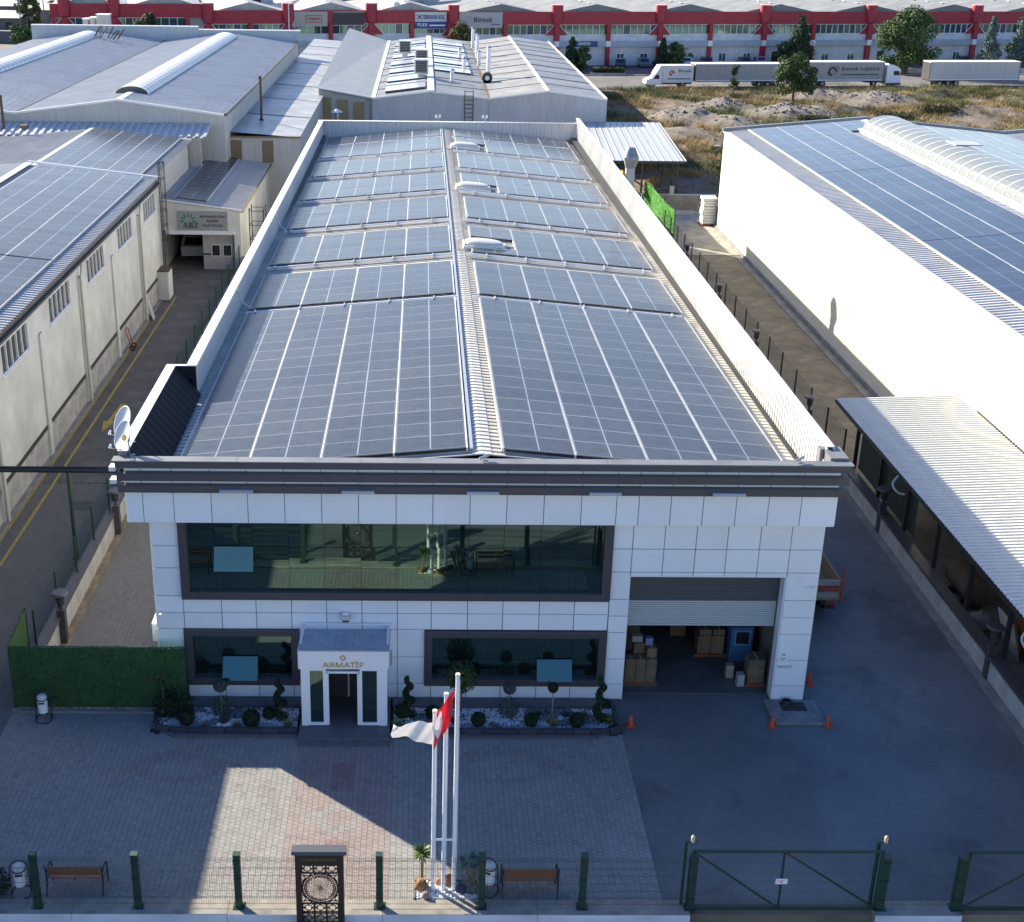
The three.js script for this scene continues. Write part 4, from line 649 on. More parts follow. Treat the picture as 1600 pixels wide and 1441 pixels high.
// ---------- right side: white hall, carport, boundary ----------
const wh = thing('white_hall', 'big white rendered hall with solar roof on the right', 'hall', [22.35, 0, -40]);
{
  const X = 22.35, z0 = -72.5, z1 = 14, e = 7.72, s = .092, rx = X + 11.2, ry = e + s * 11.2, vx = rx + 11.2;
  part('wall', [bb(X, X + .35, 0, e - .05, z0, z1), prism([[X, 0], [X + 44.8, 0], [X + 44.8, e], [X + 33.6, ry], [X + 22.4, e], [rx, ry], [X, e]], z0, z0 + .3)], M.rwall, wh);
  part('footing', bb(X - .14, X, 0, .22, z0, z1), M.conc, wh);
  part('eave_trim', [bb(X - .08, X + .45, e - .05, e + .05, z0, z1)], mat([.55, .55, .54], { rough: .45, tex: 'streak', size: 4 }), wh);
  const rm = mat([.60, .60, .58], { rough: .5, tex: 'stain', size: 8 });
  for (let i = 0; i < 8; i++) { const a = z0 + i * 10.8, b = a + 10.8; part('roof_sheet', ribs([X + .4, e + .03, a], [0, 0, b - a], [10.8, s * 10.8, 0], [0, 1, 0], .38, .055), rm, wh); part('roof_sheet', ribs([vx, e, a], [0, 0, b - a], [-11.2, s * 11.2, 0], [0, 1, 0], .38, .055), rm, wh); part('roof_sheet', ribs([vx, e, a], [0, 0, b - a], [11.2, s * 11.2, 0], [0, 1, 0], .38, .055), rm, wh); }
  part('end_coping', [bar([X - .1, e + .18, z0], [rx, ry + .18, z0], .35, .2), bar([rx, ry + .18, z0], [vx, e + .18, z0], .35, .2), bar([vx, e + .18, z0], [vx + 11.2, ry + .18, z0], .35, .2)], mat([.17, .20, .22], { rough: .5 }), wh);
  const yl = (x) => e + s * (x - X) + .08;
  for (let k = 0; k < 4; k++) solarArray(`dark blue solar bank on the white hall's near slope, ${['farthest', 'second from far end', 'third from far end', 'nearest'][k]}`, X + 1.75, -71.6 + 19.9 * (k + 1), 4, 17, -1 * -1, (x) => yl(x), -s, 0, cellMat2, 'solar banks on the white hall', (i, j) => i === 3 && !(k === 0 && j > 12), .1, 1.165);
  const yr = (x) => ry - s * (x - rx) + .08;
  for (let k = 0; k < 2; k++) solarArray(`pale solar bank on the far slope of the white hall, ${k ? 'nearer' : 'farther'} one`, rx + 2.0, -71.4 + 22.8 * (k + 1), 4, 19, 1, yr, s, 0, cellMat, 'solar banks on the far slope of the white hall', undefined, .1);
  solarArray('solar bank beyond the valley of the white hall at the right frame edge', vx + 1.6, -71.4 + 22.8, 3, 19, 1, (x) => e + s * (x - vx) + .08, -s, 0, cellMat2, 'solar banks on the far slope of the white hall', undefined, .1);
  // barrel skylight along the ridge
  const sk = thing('barrel_skylight', 'long translucent barrel skylight on the ridge of the white hall', 'skylight', [rx, ry, -40]);
  const w = 1.75, h = .95, n = 12, zz0 = -67.2, zz1 = -14, seg = 38, pm = new THREE.MeshPhysicalMaterial({ color: new THREE.Color().setRGB(.165, .18, .18), roughness: .3, side: THREE.DoubleSide });
  const arc = (t, k = 1) => [rx - w * Math.cos(Math.PI * t) * k, ry + .12 + h * Math.sin(Math.PI * t) * k];
  for (let k = 0; k < seg; k++) { const a = zz0 + (zz1 - zz0) * k / seg, b = zz0 + (zz1 - zz0) * (k + 1) / seg - .05, q = []; for (let i = 0; i < n; i++) { const A = arc(i / n), B = arc((i + 1) / n); q.push([[...A, a], [...B, a], [...B, b], [...A, b]]); } part('glazing_sheet', q.length && quads(q), pm, sk); const r = []; for (let i = 0; i < n; i++) { const A = arc(i / n, 1.015), B = arc((i + 1) / n, 1.015); r.push([[...A, b - .02], [...B, b - .02], [...B, b + .08], [...A, b + .08]]); } part('rib', quads(r), M.wpaint, sk); }
  { const q = []; for (let i = 0; i < n; i++) { const A = arc(i / n), B = arc((i + 1) / n); q.push([[...A, zz0], [...B, zz0], [B[0], ry, zz0], [A[0], ry, zz0]]); } part('end_sheet', quads(q), M.white, sk); }
  part('kerb', [bb(rx - w - .35, rx - w, ry - .2, ry + .1, zz0, zz1), bb(rx + w, rx + w + .35, ry - .2, ry + .1, zz0, zz1)], M.white, sk);
  part('vent_flap', [bb(rx - .2, rx + 1.6, ry + 1.05, ry + 1.12, -54.4, -52.6)], M.greyroof, sk);
  const cl = thing('ridge_vent', 'white ridge flashing with dark clips at the far end of the white hall roof', 'flashing', [rx, ry, -69.5]);
  part('flashing', quads([[[rx - .9, ry - .02, -72.1], [rx, ry + .1, -72.1], [rx, ry + .1, -67.3], [rx - .9, ry - .02, -67.3]], [[rx, ry + .1, -72.1], [rx + .9, ry - .02, -72.1], [rx + .9, ry - .02, -67.3], [rx, ry + .1, -67.3]]]), M.wpaint, cl);
  part('clip', Array.from({ length: 8 }, (_, i) => box(.16, .06, .2, rx + .95, ry, -71.8 + i * .6)), M.steel, cl);
  const st = thing('sack_stack', 'tall stack of white sacks on a pallet at the far corner of the white hall', 'sacks', [21.9, .05, -73.5]);
  for (let i = 0; i < 9; i++) part('sack', cbox(21.3 + rr(-.06, .06), 22.5 + rr(-.06, .06), .19 + i * .235, .41 + i * .235, -74.1 + rr(-.05, .05), -72.7 + rr(-.05, .05), .08), M.white, st);
  part('pallet', [bb(21.2, 22.6, .05, .09, -74.2, -72.6), bb(21.2, 22.6, .14, .18, -74.2, -72.6), bb(21.2, 21.35, .09, .14, -74.2, -72.6), bb(22.45, 22.6, .09, .14, -74.2, -72.6)], M.wood, st);
}
{ // boundary wall on the right of the concrete yard
  const w = thing('boundary_wall', 'low pale textured wall with dark coping along the right of the concrete yard', 'wall', [17.2, 0, -20]);
  for (let i = 0; i < 20; i++) { const z1 = 9 - i * 4.1, z0 = z1 - 4.09; part('wall_panel', bb(17.06, 17.3, 0, .82, z0, z1), M.cast, w); part('coping', bb(16.98, 17.42, .82, .92, z0, z1), M.band, w); }
  part('gutter_stone', bb(16.72, 17.05, 0, .07, -74, 9), M.conc, w);
  [[-1.9, 'nearest'], [-13.3, 'second'], [-24.6, 'third'], [-35.8, 'fourth'], [-46, 'fifth'], [-57.2, 'farthest']].forEach(([z, s]) => M.lamp(17.1, z, `dark lantern on the right boundary wall, ${s} from the yard`));
  const post = thing('fence_post', 'slim dark fence post on the right boundary wall, first beyond the carport', 'fence post', [17.28, .92, -19.4], 'fence posts on the right boundary wall');
  lpart('post', bb(-.035, .035, 0, 1.35, -.035, .035), M.iron, post); lpart('foot_plate', bb(-.08, .08, 0, .015, -.08, .08), M.iron, post); lpart('cap', bb(-.04, .04, 1.35, 1.37, -.04, .04), M.iron, post);
  for (let i = 1; i < 18; i++) copyOf(post, [17.28, .92, -19.4 - i * 2.85], 0, `slim dark fence post on the right boundary wall, ${NTH[i]} beyond the carport`);
  const f = thing('wire_fence', 'fine dark wire fence along the top of the right boundary wall', 'fence', [17.28, .92, -45]), wv = [];
  for (let i = 0; i < 250; i++) wv.push(bb(17.277, 17.284, .95, 2.2, -19.4 - i * .2, -19.393 - i * .2)); for (let i = 0; i < 7; i++) wv.push(bb(17.277, 17.284, 1.0 + i * .2, 1.006 + i * .2, -68, -19.4));
  part('wire', wv, M.iron, f).userData.kind = 'stuff';
}
{ // carport: ribbed roof on dark posts, dim inside
  const c = thing('carport', 'long open carport with pale ribbed roof against the white hall, lower right', 'carport', [18.9, 0, -3]), z0 = -18.6, z1 = 13;
  const rm = mat([.60, .61, .57], { rough: .5, tex: 'fine', size: 3 });
  for (let i = 0; i < 6; i++) { const a = z0 + i * 5.28; part('roof_sheet', ribs([16.35, 4.0, a], [0, 0, 5.28], [5.3, .22, 0], [0, 1, 0], .24, .04), rm, c); }
  part('edge_beam', [bar([16.4, 3.9, z0], [16.4, 3.9, z1], .12, .16), bar([16.4, 3.9, z0 + .05], [21.6, 4.1, z0 + .05], .1, .16), bar([21.5, 4.08, z0], [21.5, 4.08, z1], .1, .14)], M.iron, c);
  for (let i = 0; i < 10; i++) { const z = -18.3 + i * 3.3; part('post', [bb(17.4, 17.54, .85, 3.95, z - .07, z + .07), bar([17.47, 3.0, z], [16.6, 3.85, z], .07)], M.iron, c); part('post', bb(21.4, 21.54, 0, 4.0, z - .07, z + .07), M.iron, c); part('rafter', bar([16.4, 3.92, z], [21.6, 4.13, z], .07, .12), M.iron, c); }
  part('floor', bb(17.42, 22.2, -.004, .012, -18, 9.0), mat([.20, .195, .185], { rough: .95, tex: 'stain', size: 4 }), c);
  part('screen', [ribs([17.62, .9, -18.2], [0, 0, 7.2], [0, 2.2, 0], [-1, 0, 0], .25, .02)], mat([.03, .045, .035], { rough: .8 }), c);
  for (let i = 0; i < 6; i++) part('added_bounce_block', ribs([21.62, 0, -18.5 + i * 5.25], [0, 0, 5.24], [0, 4.02, 0], [-1, 0, 0], .25, .02), mat([.20, .21, .20], { rough: .7, tex: 'streak', size: 3 }), c);  // added unseen back wall, keeps light bounced off the white hall out
  for (const z of [-10.2, 1.6]) part('gutter_spout', tube([[16.35, 3.85, z], [16.1, 3.6, z + .2], [16.25, 3.35, z + .45], [16.5, 3.3, z + .5]], .045, 12), M.panelwall, c);
  // things stored below it
  const mk = (name, label, g, m, cat) => { const t = thing(name, label, cat, [19, 0, 0]); g.forEach(([n, q, mm]) => part(n, q, mm ?? m, t)); };
  mk('metal_tank', 'rusty horizontal tank lying in the dark under the carport', [['shell', rod([18.5, .7, -8.5], [18.5, .7, -6.6], .5, 18)], ['cradle', [bb(18.1, 18.9, 0, .25, -8.2, -8), bb(18.1, 18.9, 0, .25, -7.1, -6.9)], M.iron]], M.rust, 'tank');
  mk('board_pile', 'pale boards leaning in the dark under the carport', [['board', box(.05, 1.5, 1.2, 18.4, .75, -3.6, 0, 0, .3), M.panelwall], ['board', box(.05, 1.7, 1.0, 18.65, .85, -2.9, 0, 0, .3), M.wood]], M.wood, 'boards');
  mk('metal_drum', 'dark drum standing under the carport near the frame edge', [['drum', new THREE.CylinderGeometry(.3, .3, .9, 18).translate(18.2, .46, 1.0)], ['lid', new THREE.CylinderGeometry(.31, .31, .04, 18).translate(18.2, .93, 1.0), M.steel]], M.frame, 'drum');
  mk('rubble_bag', 'grey sack slumped under the carport', [['sack', new THREE.SphereGeometry(.5, 14, 10).scale(1, .7, .8).translate(18.1, .35, -5.2)], ['knot', new THREE.ConeGeometry(.12, .2, 8).translate(18.1, .75, -5.2)]], M.conc, 'sack');
}
{ // dropside truck parked behind the right corner
  const t = thing('dropside_truck', 'old dropside truck with open wooden bed behind the right corner of the factory', 'truck', [12.1, 0, -9]);
  const g = mat([.38, .36, .32], { rough: .7, tex: 'stain', size: 1 }), w = mat([.30, .24, .15], { rough: .9, tex: 'streakV', size: 1 });
  part('bed', bb(11.15, 13.1, .95, 1.05, -10.2, -5.6), w, t);
  part('side_board', [bb(13.04, 13.12, 1.05, 1.72, -10.2, -5.6)], w, t); part('side_board', [bb(11.12, 11.2, 1.05, 1.72, -10.2, -5.6)], w, t);
  for (const y of [1.08, 1.32, 1.55]) part('tail_board', bb(11.2, 13.04, y, y + .2, -5.64, -5.56), y > 1.2 && y < 1.5 ? mat([.32, .08, .05], { rough: .8, tex: 'stain', size: 1 }) : g, t);
  part('stake', [bar([13.15, .9, -5.55], [13.15, 2.25, -5.55], .07), bar([11.2, .9, -5.55], [11.2, 1.8, -5.55], .06)], mat([.35, .07, .04], { rough: .8 }), t);
  part('chassis', [bb(11.6, 11.75, .6, .9, -12.6, -5.7), bb(12.5, 12.65, .6, .9, -12.6, -5.7), bb(11.3, 13, .55, .7, -5.85, -5.7)], M.iron, t);
  for (const x of [11.3, 12.95]) for (const z of [-7.2, -11.8]) part('wheel', new THREE.CylinderGeometry(.42, .42, .28, 20).rotateZ(Math.PI / 2).translate(x, .42, z), M.tyre, t);
  part('cab', [cbox(11.2, 13.05, .8, 2.3, -12.6, -10.5, .08)], mat([.30, .33, .36], { rough: .4 }), t); part('rear_window', bb(11.5, 12.75, 1.55, 2.1, -10.5, -10.47), M.dark, t);
  part('tail_lamp', [bb(11.3, 11.5, .72, .85, -5.7, -5.66), bb(12.8, 13, .72, .85, -5.7, -5.66)], mat([.4, .02, .02], { rough: .3 }), t);
}
{ // lean-to canopy and back wall behind the factory
  const c = thing('steel_canopy', 'open steel canopy with white ribbed roof behind the right end of the factory', 'canopy', [17, 0, -90]);
  const P = [[13.0, 4.0, -80.4], [19.95, 4.0, -80.4], [22.3, 4.25, -102.6], [12.6, 4.25, -102.6]];
  part('roof_sheet', ribs(P[0], [P[1][0] - P[0][0] + 1.2, 0, 0], [1.2, .25, -22.2], [0, 1, 0], .62, .07, [0, .84, .88, .94, .98]), mat([.44, .46, .46], { rough: .42, tex: 'fine', size: 3 }), c);
  part('edge_beam', [bar([13, 3.93, -80.4], [20.9, 3.93, -80.4], .12, .2), bar([20.95, 3.93, -80.4], [22.2, 4.15, -102.5], .1, .2)], M.iron, c);
  for (const [x, z] of [[14.2, -80.9], [17.4, -80.9], [20.5, -80.9], [21.1, -87], [21.5, -94], [21.9, -101]]) part('post', bb(x - .08, x + .08, 0, 3.9, z - .08, z + .08), M.iron, c);
  part('brace', [bar([20.5, .2, -80.9], [19.3, 3.8, -80.9], .05), bar([19.3, .2, -81], [20.5, 3.8, -81], .05), bar([18.6, 0, -81], [18.6, 3.9, -81], .06), bar([20.5, 1.4, -80.9], [18.6, 1.4, -80.9], .05), bar([20.5, 2.6, -80.9], [18.6, 2.6, -80.9], .05)], M.iron, c);
  const yb = thing('yellow_machine', 'ochre machine in the dark under the steel canopy', 'machine', [17, 0, -86]); part('body', cbox(16.4, 17.2, .3, 2.1, -87, -85.6, .05), M.yellow, yb); part('base', bb(15.6, 18, 0, .3, -87.2, -85), M.iron, yb); part('arm', bar([17.2, 1.6, -86], [18.4, .8, -86], .14), M.rust, yb); part('tank', rod([15.5, .9, -86.4], [16.3, .9, -86.4], .5, 14), M.steel, yb);
  const w = thing('block_wall', 'grey concrete block wall closing the end of the right service lane', 'wall', [20, 0, -79]);
  part('wall', bb(17.2, 23.6, 0, 1.35, -79.3, -79.05), M.conc, w); part('coping', bb(17.15, 23.65, 1.35, 1.42, -79.34, -79.0), M.panelwall, w); for (const x of [19.0, 21.6]) part('post', bar([x, 1.4, -79.2], [x, 2.9, -79.2], .05), M.iron, w); part('pier', bb(19.6, 19.95, 1.42, 2.1, -79.35, -79.0), M.panelwall, w);
  const pp = thing('stacked_profiles', 'long grey metal profiles lying along the block wall', 'metal profiles', [20, 0, -78]); for (let i = 0; i < 5; i++) part('profile', box(3.8, .1, .14, 19.7 + rr(-.2, .2), .12 + .1 * (i % 2), -78.3 + i * .28, 0, rr(-.04, .04)), M.alu, pp);
  const h = thing('green_screen', 'bright green artificial hedge screen behind the right parapet', 'screen', [17.6, 0, -72]);
  const cols = [[.05, .22, .02], [.07, .30, .03], [.035, .15, .02]], q = [[17.75, -66.2, 17.6, -70.3], [17.6, -70.3, 17.6, -76.5], [17.6, -76.5, 17.4, -79]];
  q.forEach(([a, b, cx, d]) => { part('backing', quads([[[a, .5, b], [cx, .5, d], [cx, 2.5, d], [a, 2.5, b]]]), mat([.05, .2, .025], { rough: 1 }), h); const g = leaves(1500, () => { const t = rnd(), s = rr(-.07, .07); return [a + (cx - a) * t + s, rr(.5, 2.58), b + (d - b) * t, Math.sign(s), .5, .3]; }, .09, cols, true); leafMesh('needle_panel', g, h).userData.kind = 'stuff'; });
  part('post', q.map(([a, b]) => bar([a, 0, b], [a, 2.7, b], .06)), M.iron, h);
}
// ---------- front yard ----------
{ // front wall, posts, wire panels
  const w = thing('front_wall', 'low concrete front wall with white street face under the fence, left of the gate', 'wall', [-9, 0, 9.3]);
  const wf = mat([.72, .73, .76], { rough: .7, tex: 'soft', size: 3 }), kc = mat([.36, .33, .28], { rough: .95, tex: 'stain', size: 2.2 });
  for (let i = 0; i < 9; i++) { const a = -30 + i * 3.9, b = i === 8 ? 5.05 : a + 3.89; part('wall_block', bb(a, b, -.6, .06 + .004 * (i % 2), 9.05, 9.60), kc, w); part('face_panel', bb(a, b, -.62, .055, 9.602, 9.612), wf, w); }
  const w2 = thing('front_wall', 'short low concrete wall with white street face between the two gates', 'wall', [11, 0, 9.3]);
  part('wall_block', bb(9.75, 11.95, -.6, .06, 9.05, 9.60), kc, w2); part('face_panel', bb(9.75, 11.95, -.62, .055, 9.602, 9.612), wf, w2);
  const XS = [-11.4, -8.88, -6.34, -2.79, -.22, 2.34], L = ['leftmost, beside litter bin and bench', 'second from the left, right of the left bench', 'third, just left of the black totem', 'fourth, standing in sunlight', 'fifth from the left, by the flagpole bed', 'last before the gate'];
  const mkPost = (x, label, group, h = 1.66, k = .085) => { const p = thing('fence_post', label, 'fence post', [x, .06, 9.3], group); lpart('post', cbox(-k, k, 0, h - .06, -k, k, .01), M.green, p); lpart('cap', bb(-k - .006, k + .006, h - .06, h - .03, -k - .006, k + .006), M.greenTop, p); lpart('foot_plate', bb(-k - .06, k + .06, 0, .015, -k - .06, k + .06), M.green, p); for (const y of [.3, .9, 1.45]) lpart('clamp', bb(-k - .004, k + .004, y, y + .035, -k - .01, k + .01), M.iron, p); return p; };
  XS.forEach((x, i) => mkPost(x, `square dark green front fence post, ${L[i]}`, 'front fence posts'));
  const segs = [[-14, -11.49], [-11.31, -8.97], [-8.79, -6.43], [-6.25, -4.85], [-3.6, -2.88], [-2.7, -.31], [-.13, 2.25], [2.43, 4.95], [9.95, 11.75]];
  const nm = ['left of the leftmost post', 'before the left bench', 'between the second and third posts', 'left of the totem', 'right of the totem', 'left of the flagpoles', 'before the right bench', 'up to the gate', 'between the two gates'];
  const gw = mat([.05, .085, .07], { rough: .5 });
  segs.forEach(([a, b], i) => {
    const f = thing('mesh_fence', `dark green wire fence panel, ${nm[i]}`, 'fence panel', [(a + b) / 2, .06, 9.3], 'wire panels of the front fence'), v = [], h = [];
    for (let x = a; x < b; x += .06) v.push(bb(x, x + .0045, .12, 1.56, 9.297, 9.302)); for (const y of [.14, .32, .36, .55, .78, 1.02, 1.22, 1.26, 1.46, 1.50, 1.56]) h.push(rod([a, y, 9.304], [b, y, 9.304], .005, 5));
    part('vertical_wire', v, gw, f).userData.kind = 'stuff'; h.forEach((q) => part('horizontal_wire', q, gw, f));
  });
  // sliding gate
  const gate = (x0, x1, label, diag, plate) => {
    const g = thing('sliding_gate', label, 'gate', [(x0 + x1) / 2, 0, 9.35]), z = 9.35, y0 = .06, y1 = 1.84, m = M.green;
    part('top_rail', bar([x0, y1, z], [x1, y1, z], .06), M.green, g); part('bottom_rail', bar([x0, y0 + .02, z], [x1, y0 + .02, z], .08), m, g);
    part('stile', bar([x0 + .03, y0, z], [x0 + .03, y1, z], .06), m, g); part('stile', bar([x1 - .03, y0, z], [x1 - .03, y1, z], .08), m, g);
    const xm = (x0 + x1) / 2; if (!diag) part('stile', bar([xm - .1, y0, z], [xm - .1, y1, z], .05), m, g);
    if (!diag) { part('brace', bar([x0 + .05, y1 - .03, z + .01], [xm - .13, y0 + .05, z + .01], .045), m, g); part('brace', bar([xm - .07, y1 - .03, z + .01], [x1 - .06, y0 + .05, z + .01], .045), m, g); } else part('brace', bar([x0 + .05, y0 + .05, z + .01], [x0 + 2.3, y1 - .05, z + .01], .045), M.green, g);
    const v = [], h = []; for (let x = x0 + .06; x < x1; x += .06) v.push(bb(x, x + .005, y0, y1, z - .003, z + .002)); for (let y = .3; y < 1.8; y += .3) h.push(rod([x0, y, z + .004], [x1, y, z + .004], .0045, 5));
    part('vertical_wire', v, gw, g).userData.kind = 'stuff'; h.forEach((q) => part('horizontal_wire', q, gw, g));
    if (plate) { part('plate', bb(xm - .25, xm + .05, .86, 1.02, z + .03, z + .04), M.wpaint, g); part('plate_print', [bb(xm - .22, xm - .02, .955, .97, z + .04, z + .042), bb(xm - .14, xm - .08, .90, .93, z + .04, z + .042)], mat([.5, .05, .08]), g); }
  };
  gate(5.02, 9.82, 'long green sliding gate with diagonal braces and a small white plate', false, true);
  gate(11.95, 17.0, 'green sliding gate cut off by the right frame edge', true, false);
  const gp = (x, label, tall) => { const p = mkPost(x, label, undefined, 1.62, .095); if (tall) { lpart('side_bar', bar([-.2 * tall, 0, -.12], [-.2 * tall, 1.95, -.12], .07), M.green, p); lpart('top_bar', bar([-.22 * tall, 1.95, -.12], [.06 * tall, 1.95, -.12], .05), M.greenTop, p); lpart('lamp', [rod([-.05, 1.95, -.1], [-.05, 2.1, -.1], .05, 10), rod([-.05, 2.1, -.1], [-.05, 2.15, -.1], .05, 10, .01)], mat([.5, .48, .3], { rough: .3 }), p); } };
  gp(5.08, 'green gate post with pale lamp on top, left end of the sliding gate', 1); gp(9.92, 'green gate post at the right end of the long sliding gate', 1); gp(11.86, 'thick green gate post left of the gate at the right frame edge', 0);
}
{ // pierced metal totem
  const t = thing('gate_totem', 'black pierced metal totem with a round rosette and grey cap beside the fence', 'totem', [-4.24, -.6, 9.75]), z = 9.78, m = mat([.022, .016, .014], { rough: .45 });
  const lp = (n, g, mm = m) => part(n, g, mm, t), x0 = -4.83, x1 = -3.65, cx = -4.24;
  part('cap', cbox(-4.91, -3.57, 2.13, 2.24, 9.64, 9.94, .015), mat([.10, .11, .12], { rough: .45, metal: .2, tex: 'fine', size: 1 }), t);
  lp('frame', [bb(x0, -4.69, -.6, 2.13, 9.66, 9.9), bb(-3.79, x1, -.6, 2.13, 9.66, 9.9), bb(-4.69, -3.79, 1.80, 2.13, 9.66, 9.9), bb(-4.69, -3.79, -.6, -.3, 9.66, 9.9)]);
  const gold = mat([.42, .28, .10], { rough: .35, metal: .5 }), sq = [];
  for (let i = 0; i < 22; i++) { const x = -4.66 + i * .039; sq.push(tube([[x, 1.97 + .02 * Math.sin(i * 2.3), 9.905], [x + .02, 2.0 + .025 * Math.sin(i * 1.7), 9.905], [x + .045, 1.965 + .015 * Math.cos(i * 2.1), 9.905]], .005, 6, 4)); }
  lp('calligraphy', sq, gold);
  const cell = (a, b, c, d) => { const g = [bb(a, b, c, c + .022, z, z + .03), bb(a, b, d - .022, d, z, z + .03), bb(a, a + .022, c, d, z + .001, z + .029), bb(b - .022, b, c, d, z + .001, z + .029)], mx = (a + b) / 2, my = (c + d) / 2, r = Math.min(b - a, d - c) / 2;
    for (const k of [0, 1, 2, 3]) { const an = Math.PI / 2 * k; const P = (u, v) => [mx + u * Math.cos(an) - v * Math.sin(an), my + u * Math.sin(an) + v * Math.cos(an), z + .015]; g.push(bar(P(r, 0), P(r * .45, 0), .024), tube([P(r * .9, r * .35), P(r * .45, r * .12), P(r * .55, r * .55), P(r * .12, r * .45), P(r * .35, r * .9)], .011, 10, 4), tube([P(r * .98, r * .6), P(r * .72, r * .72), P(r * .6, r * .98)], .010, 6, 4)); }
    lp('lattice_tile', g); };
  const W3 = .9 / 3;
  for (let i = 0; i < 3; i++) { cell(-4.69 + i * W3, -4.69 + (i + 1) * W3, 1.50, 1.78); cell(-4.69 + i * W3, -4.69 + (i + 1) * W3, .30, .58); cell(-4.69 + i * W3, -4.69 + (i + 1) * W3, .0, .28); cell(-4.69 + i * W3, -4.69 + (i + 1) * W3, -.3, -.02); }
  const cy = 1.04, R = .44, ring = (r, w) => new THREE.TorusGeometry(r, w, 6, 40).translate(cx, cy, z + .015);
  lp('rosette_ring', ring(R, .022)); lp('rosette_ring', ring(R * .86, .015)); lp('rosette_ring', ring(R * .77, .012));
  lp('rosette_tooth', Array.from({ length: 40 }, (_, i) => { const a = i / 40 * 6.2832; return bar([cx + R * .77 * Math.cos(a), cy + R * .77 * Math.sin(a), z + .015], [cx + R * Math.cos(a), cy + R * Math.sin(a), z + .015], .018); }));
  lp('rosette_web', Array.from({ length: 36 }, (_, i) => { const s = i % 2 ? 1 : -1, a0 = Math.floor(i / 2) / 18 * 6.2832, p = []; for (let k = 0; k <= 6; k++) { const r = R * (.1 + .67 * k / 6), a = a0 + s * k / 6 * 1.35; p.push([cx + r * Math.cos(a), cy + r * Math.sin(a), z + .015]); } return tube(p, .0055, 10, 4); }));
  lp('rosette_boss', new THREE.SphereGeometry(.05, 12, 8).translate(cx, cy, z + .015), gold);
  for (const sx of [-1, 1]) for (const sy of [-1, 1]) lp('corner_scroll', [bar([cx + sx * .44, cy + sy * .45, z + .015], [cx + sx * .1, cy + sy * .455, z + .015], .02), tube([[cx + sx * .43, cy + sy * .2, z + .015], [cx + sx * .36, cy + sy * .33, z + .015], [cx + sx * .43, cy + sy * .4, z + .015], [cx + sx * .3, cy + sy * .38, z + .015], [cx + sx * .2, cy + sy * .44, z + .015]], .014, 14, 5)]);
}
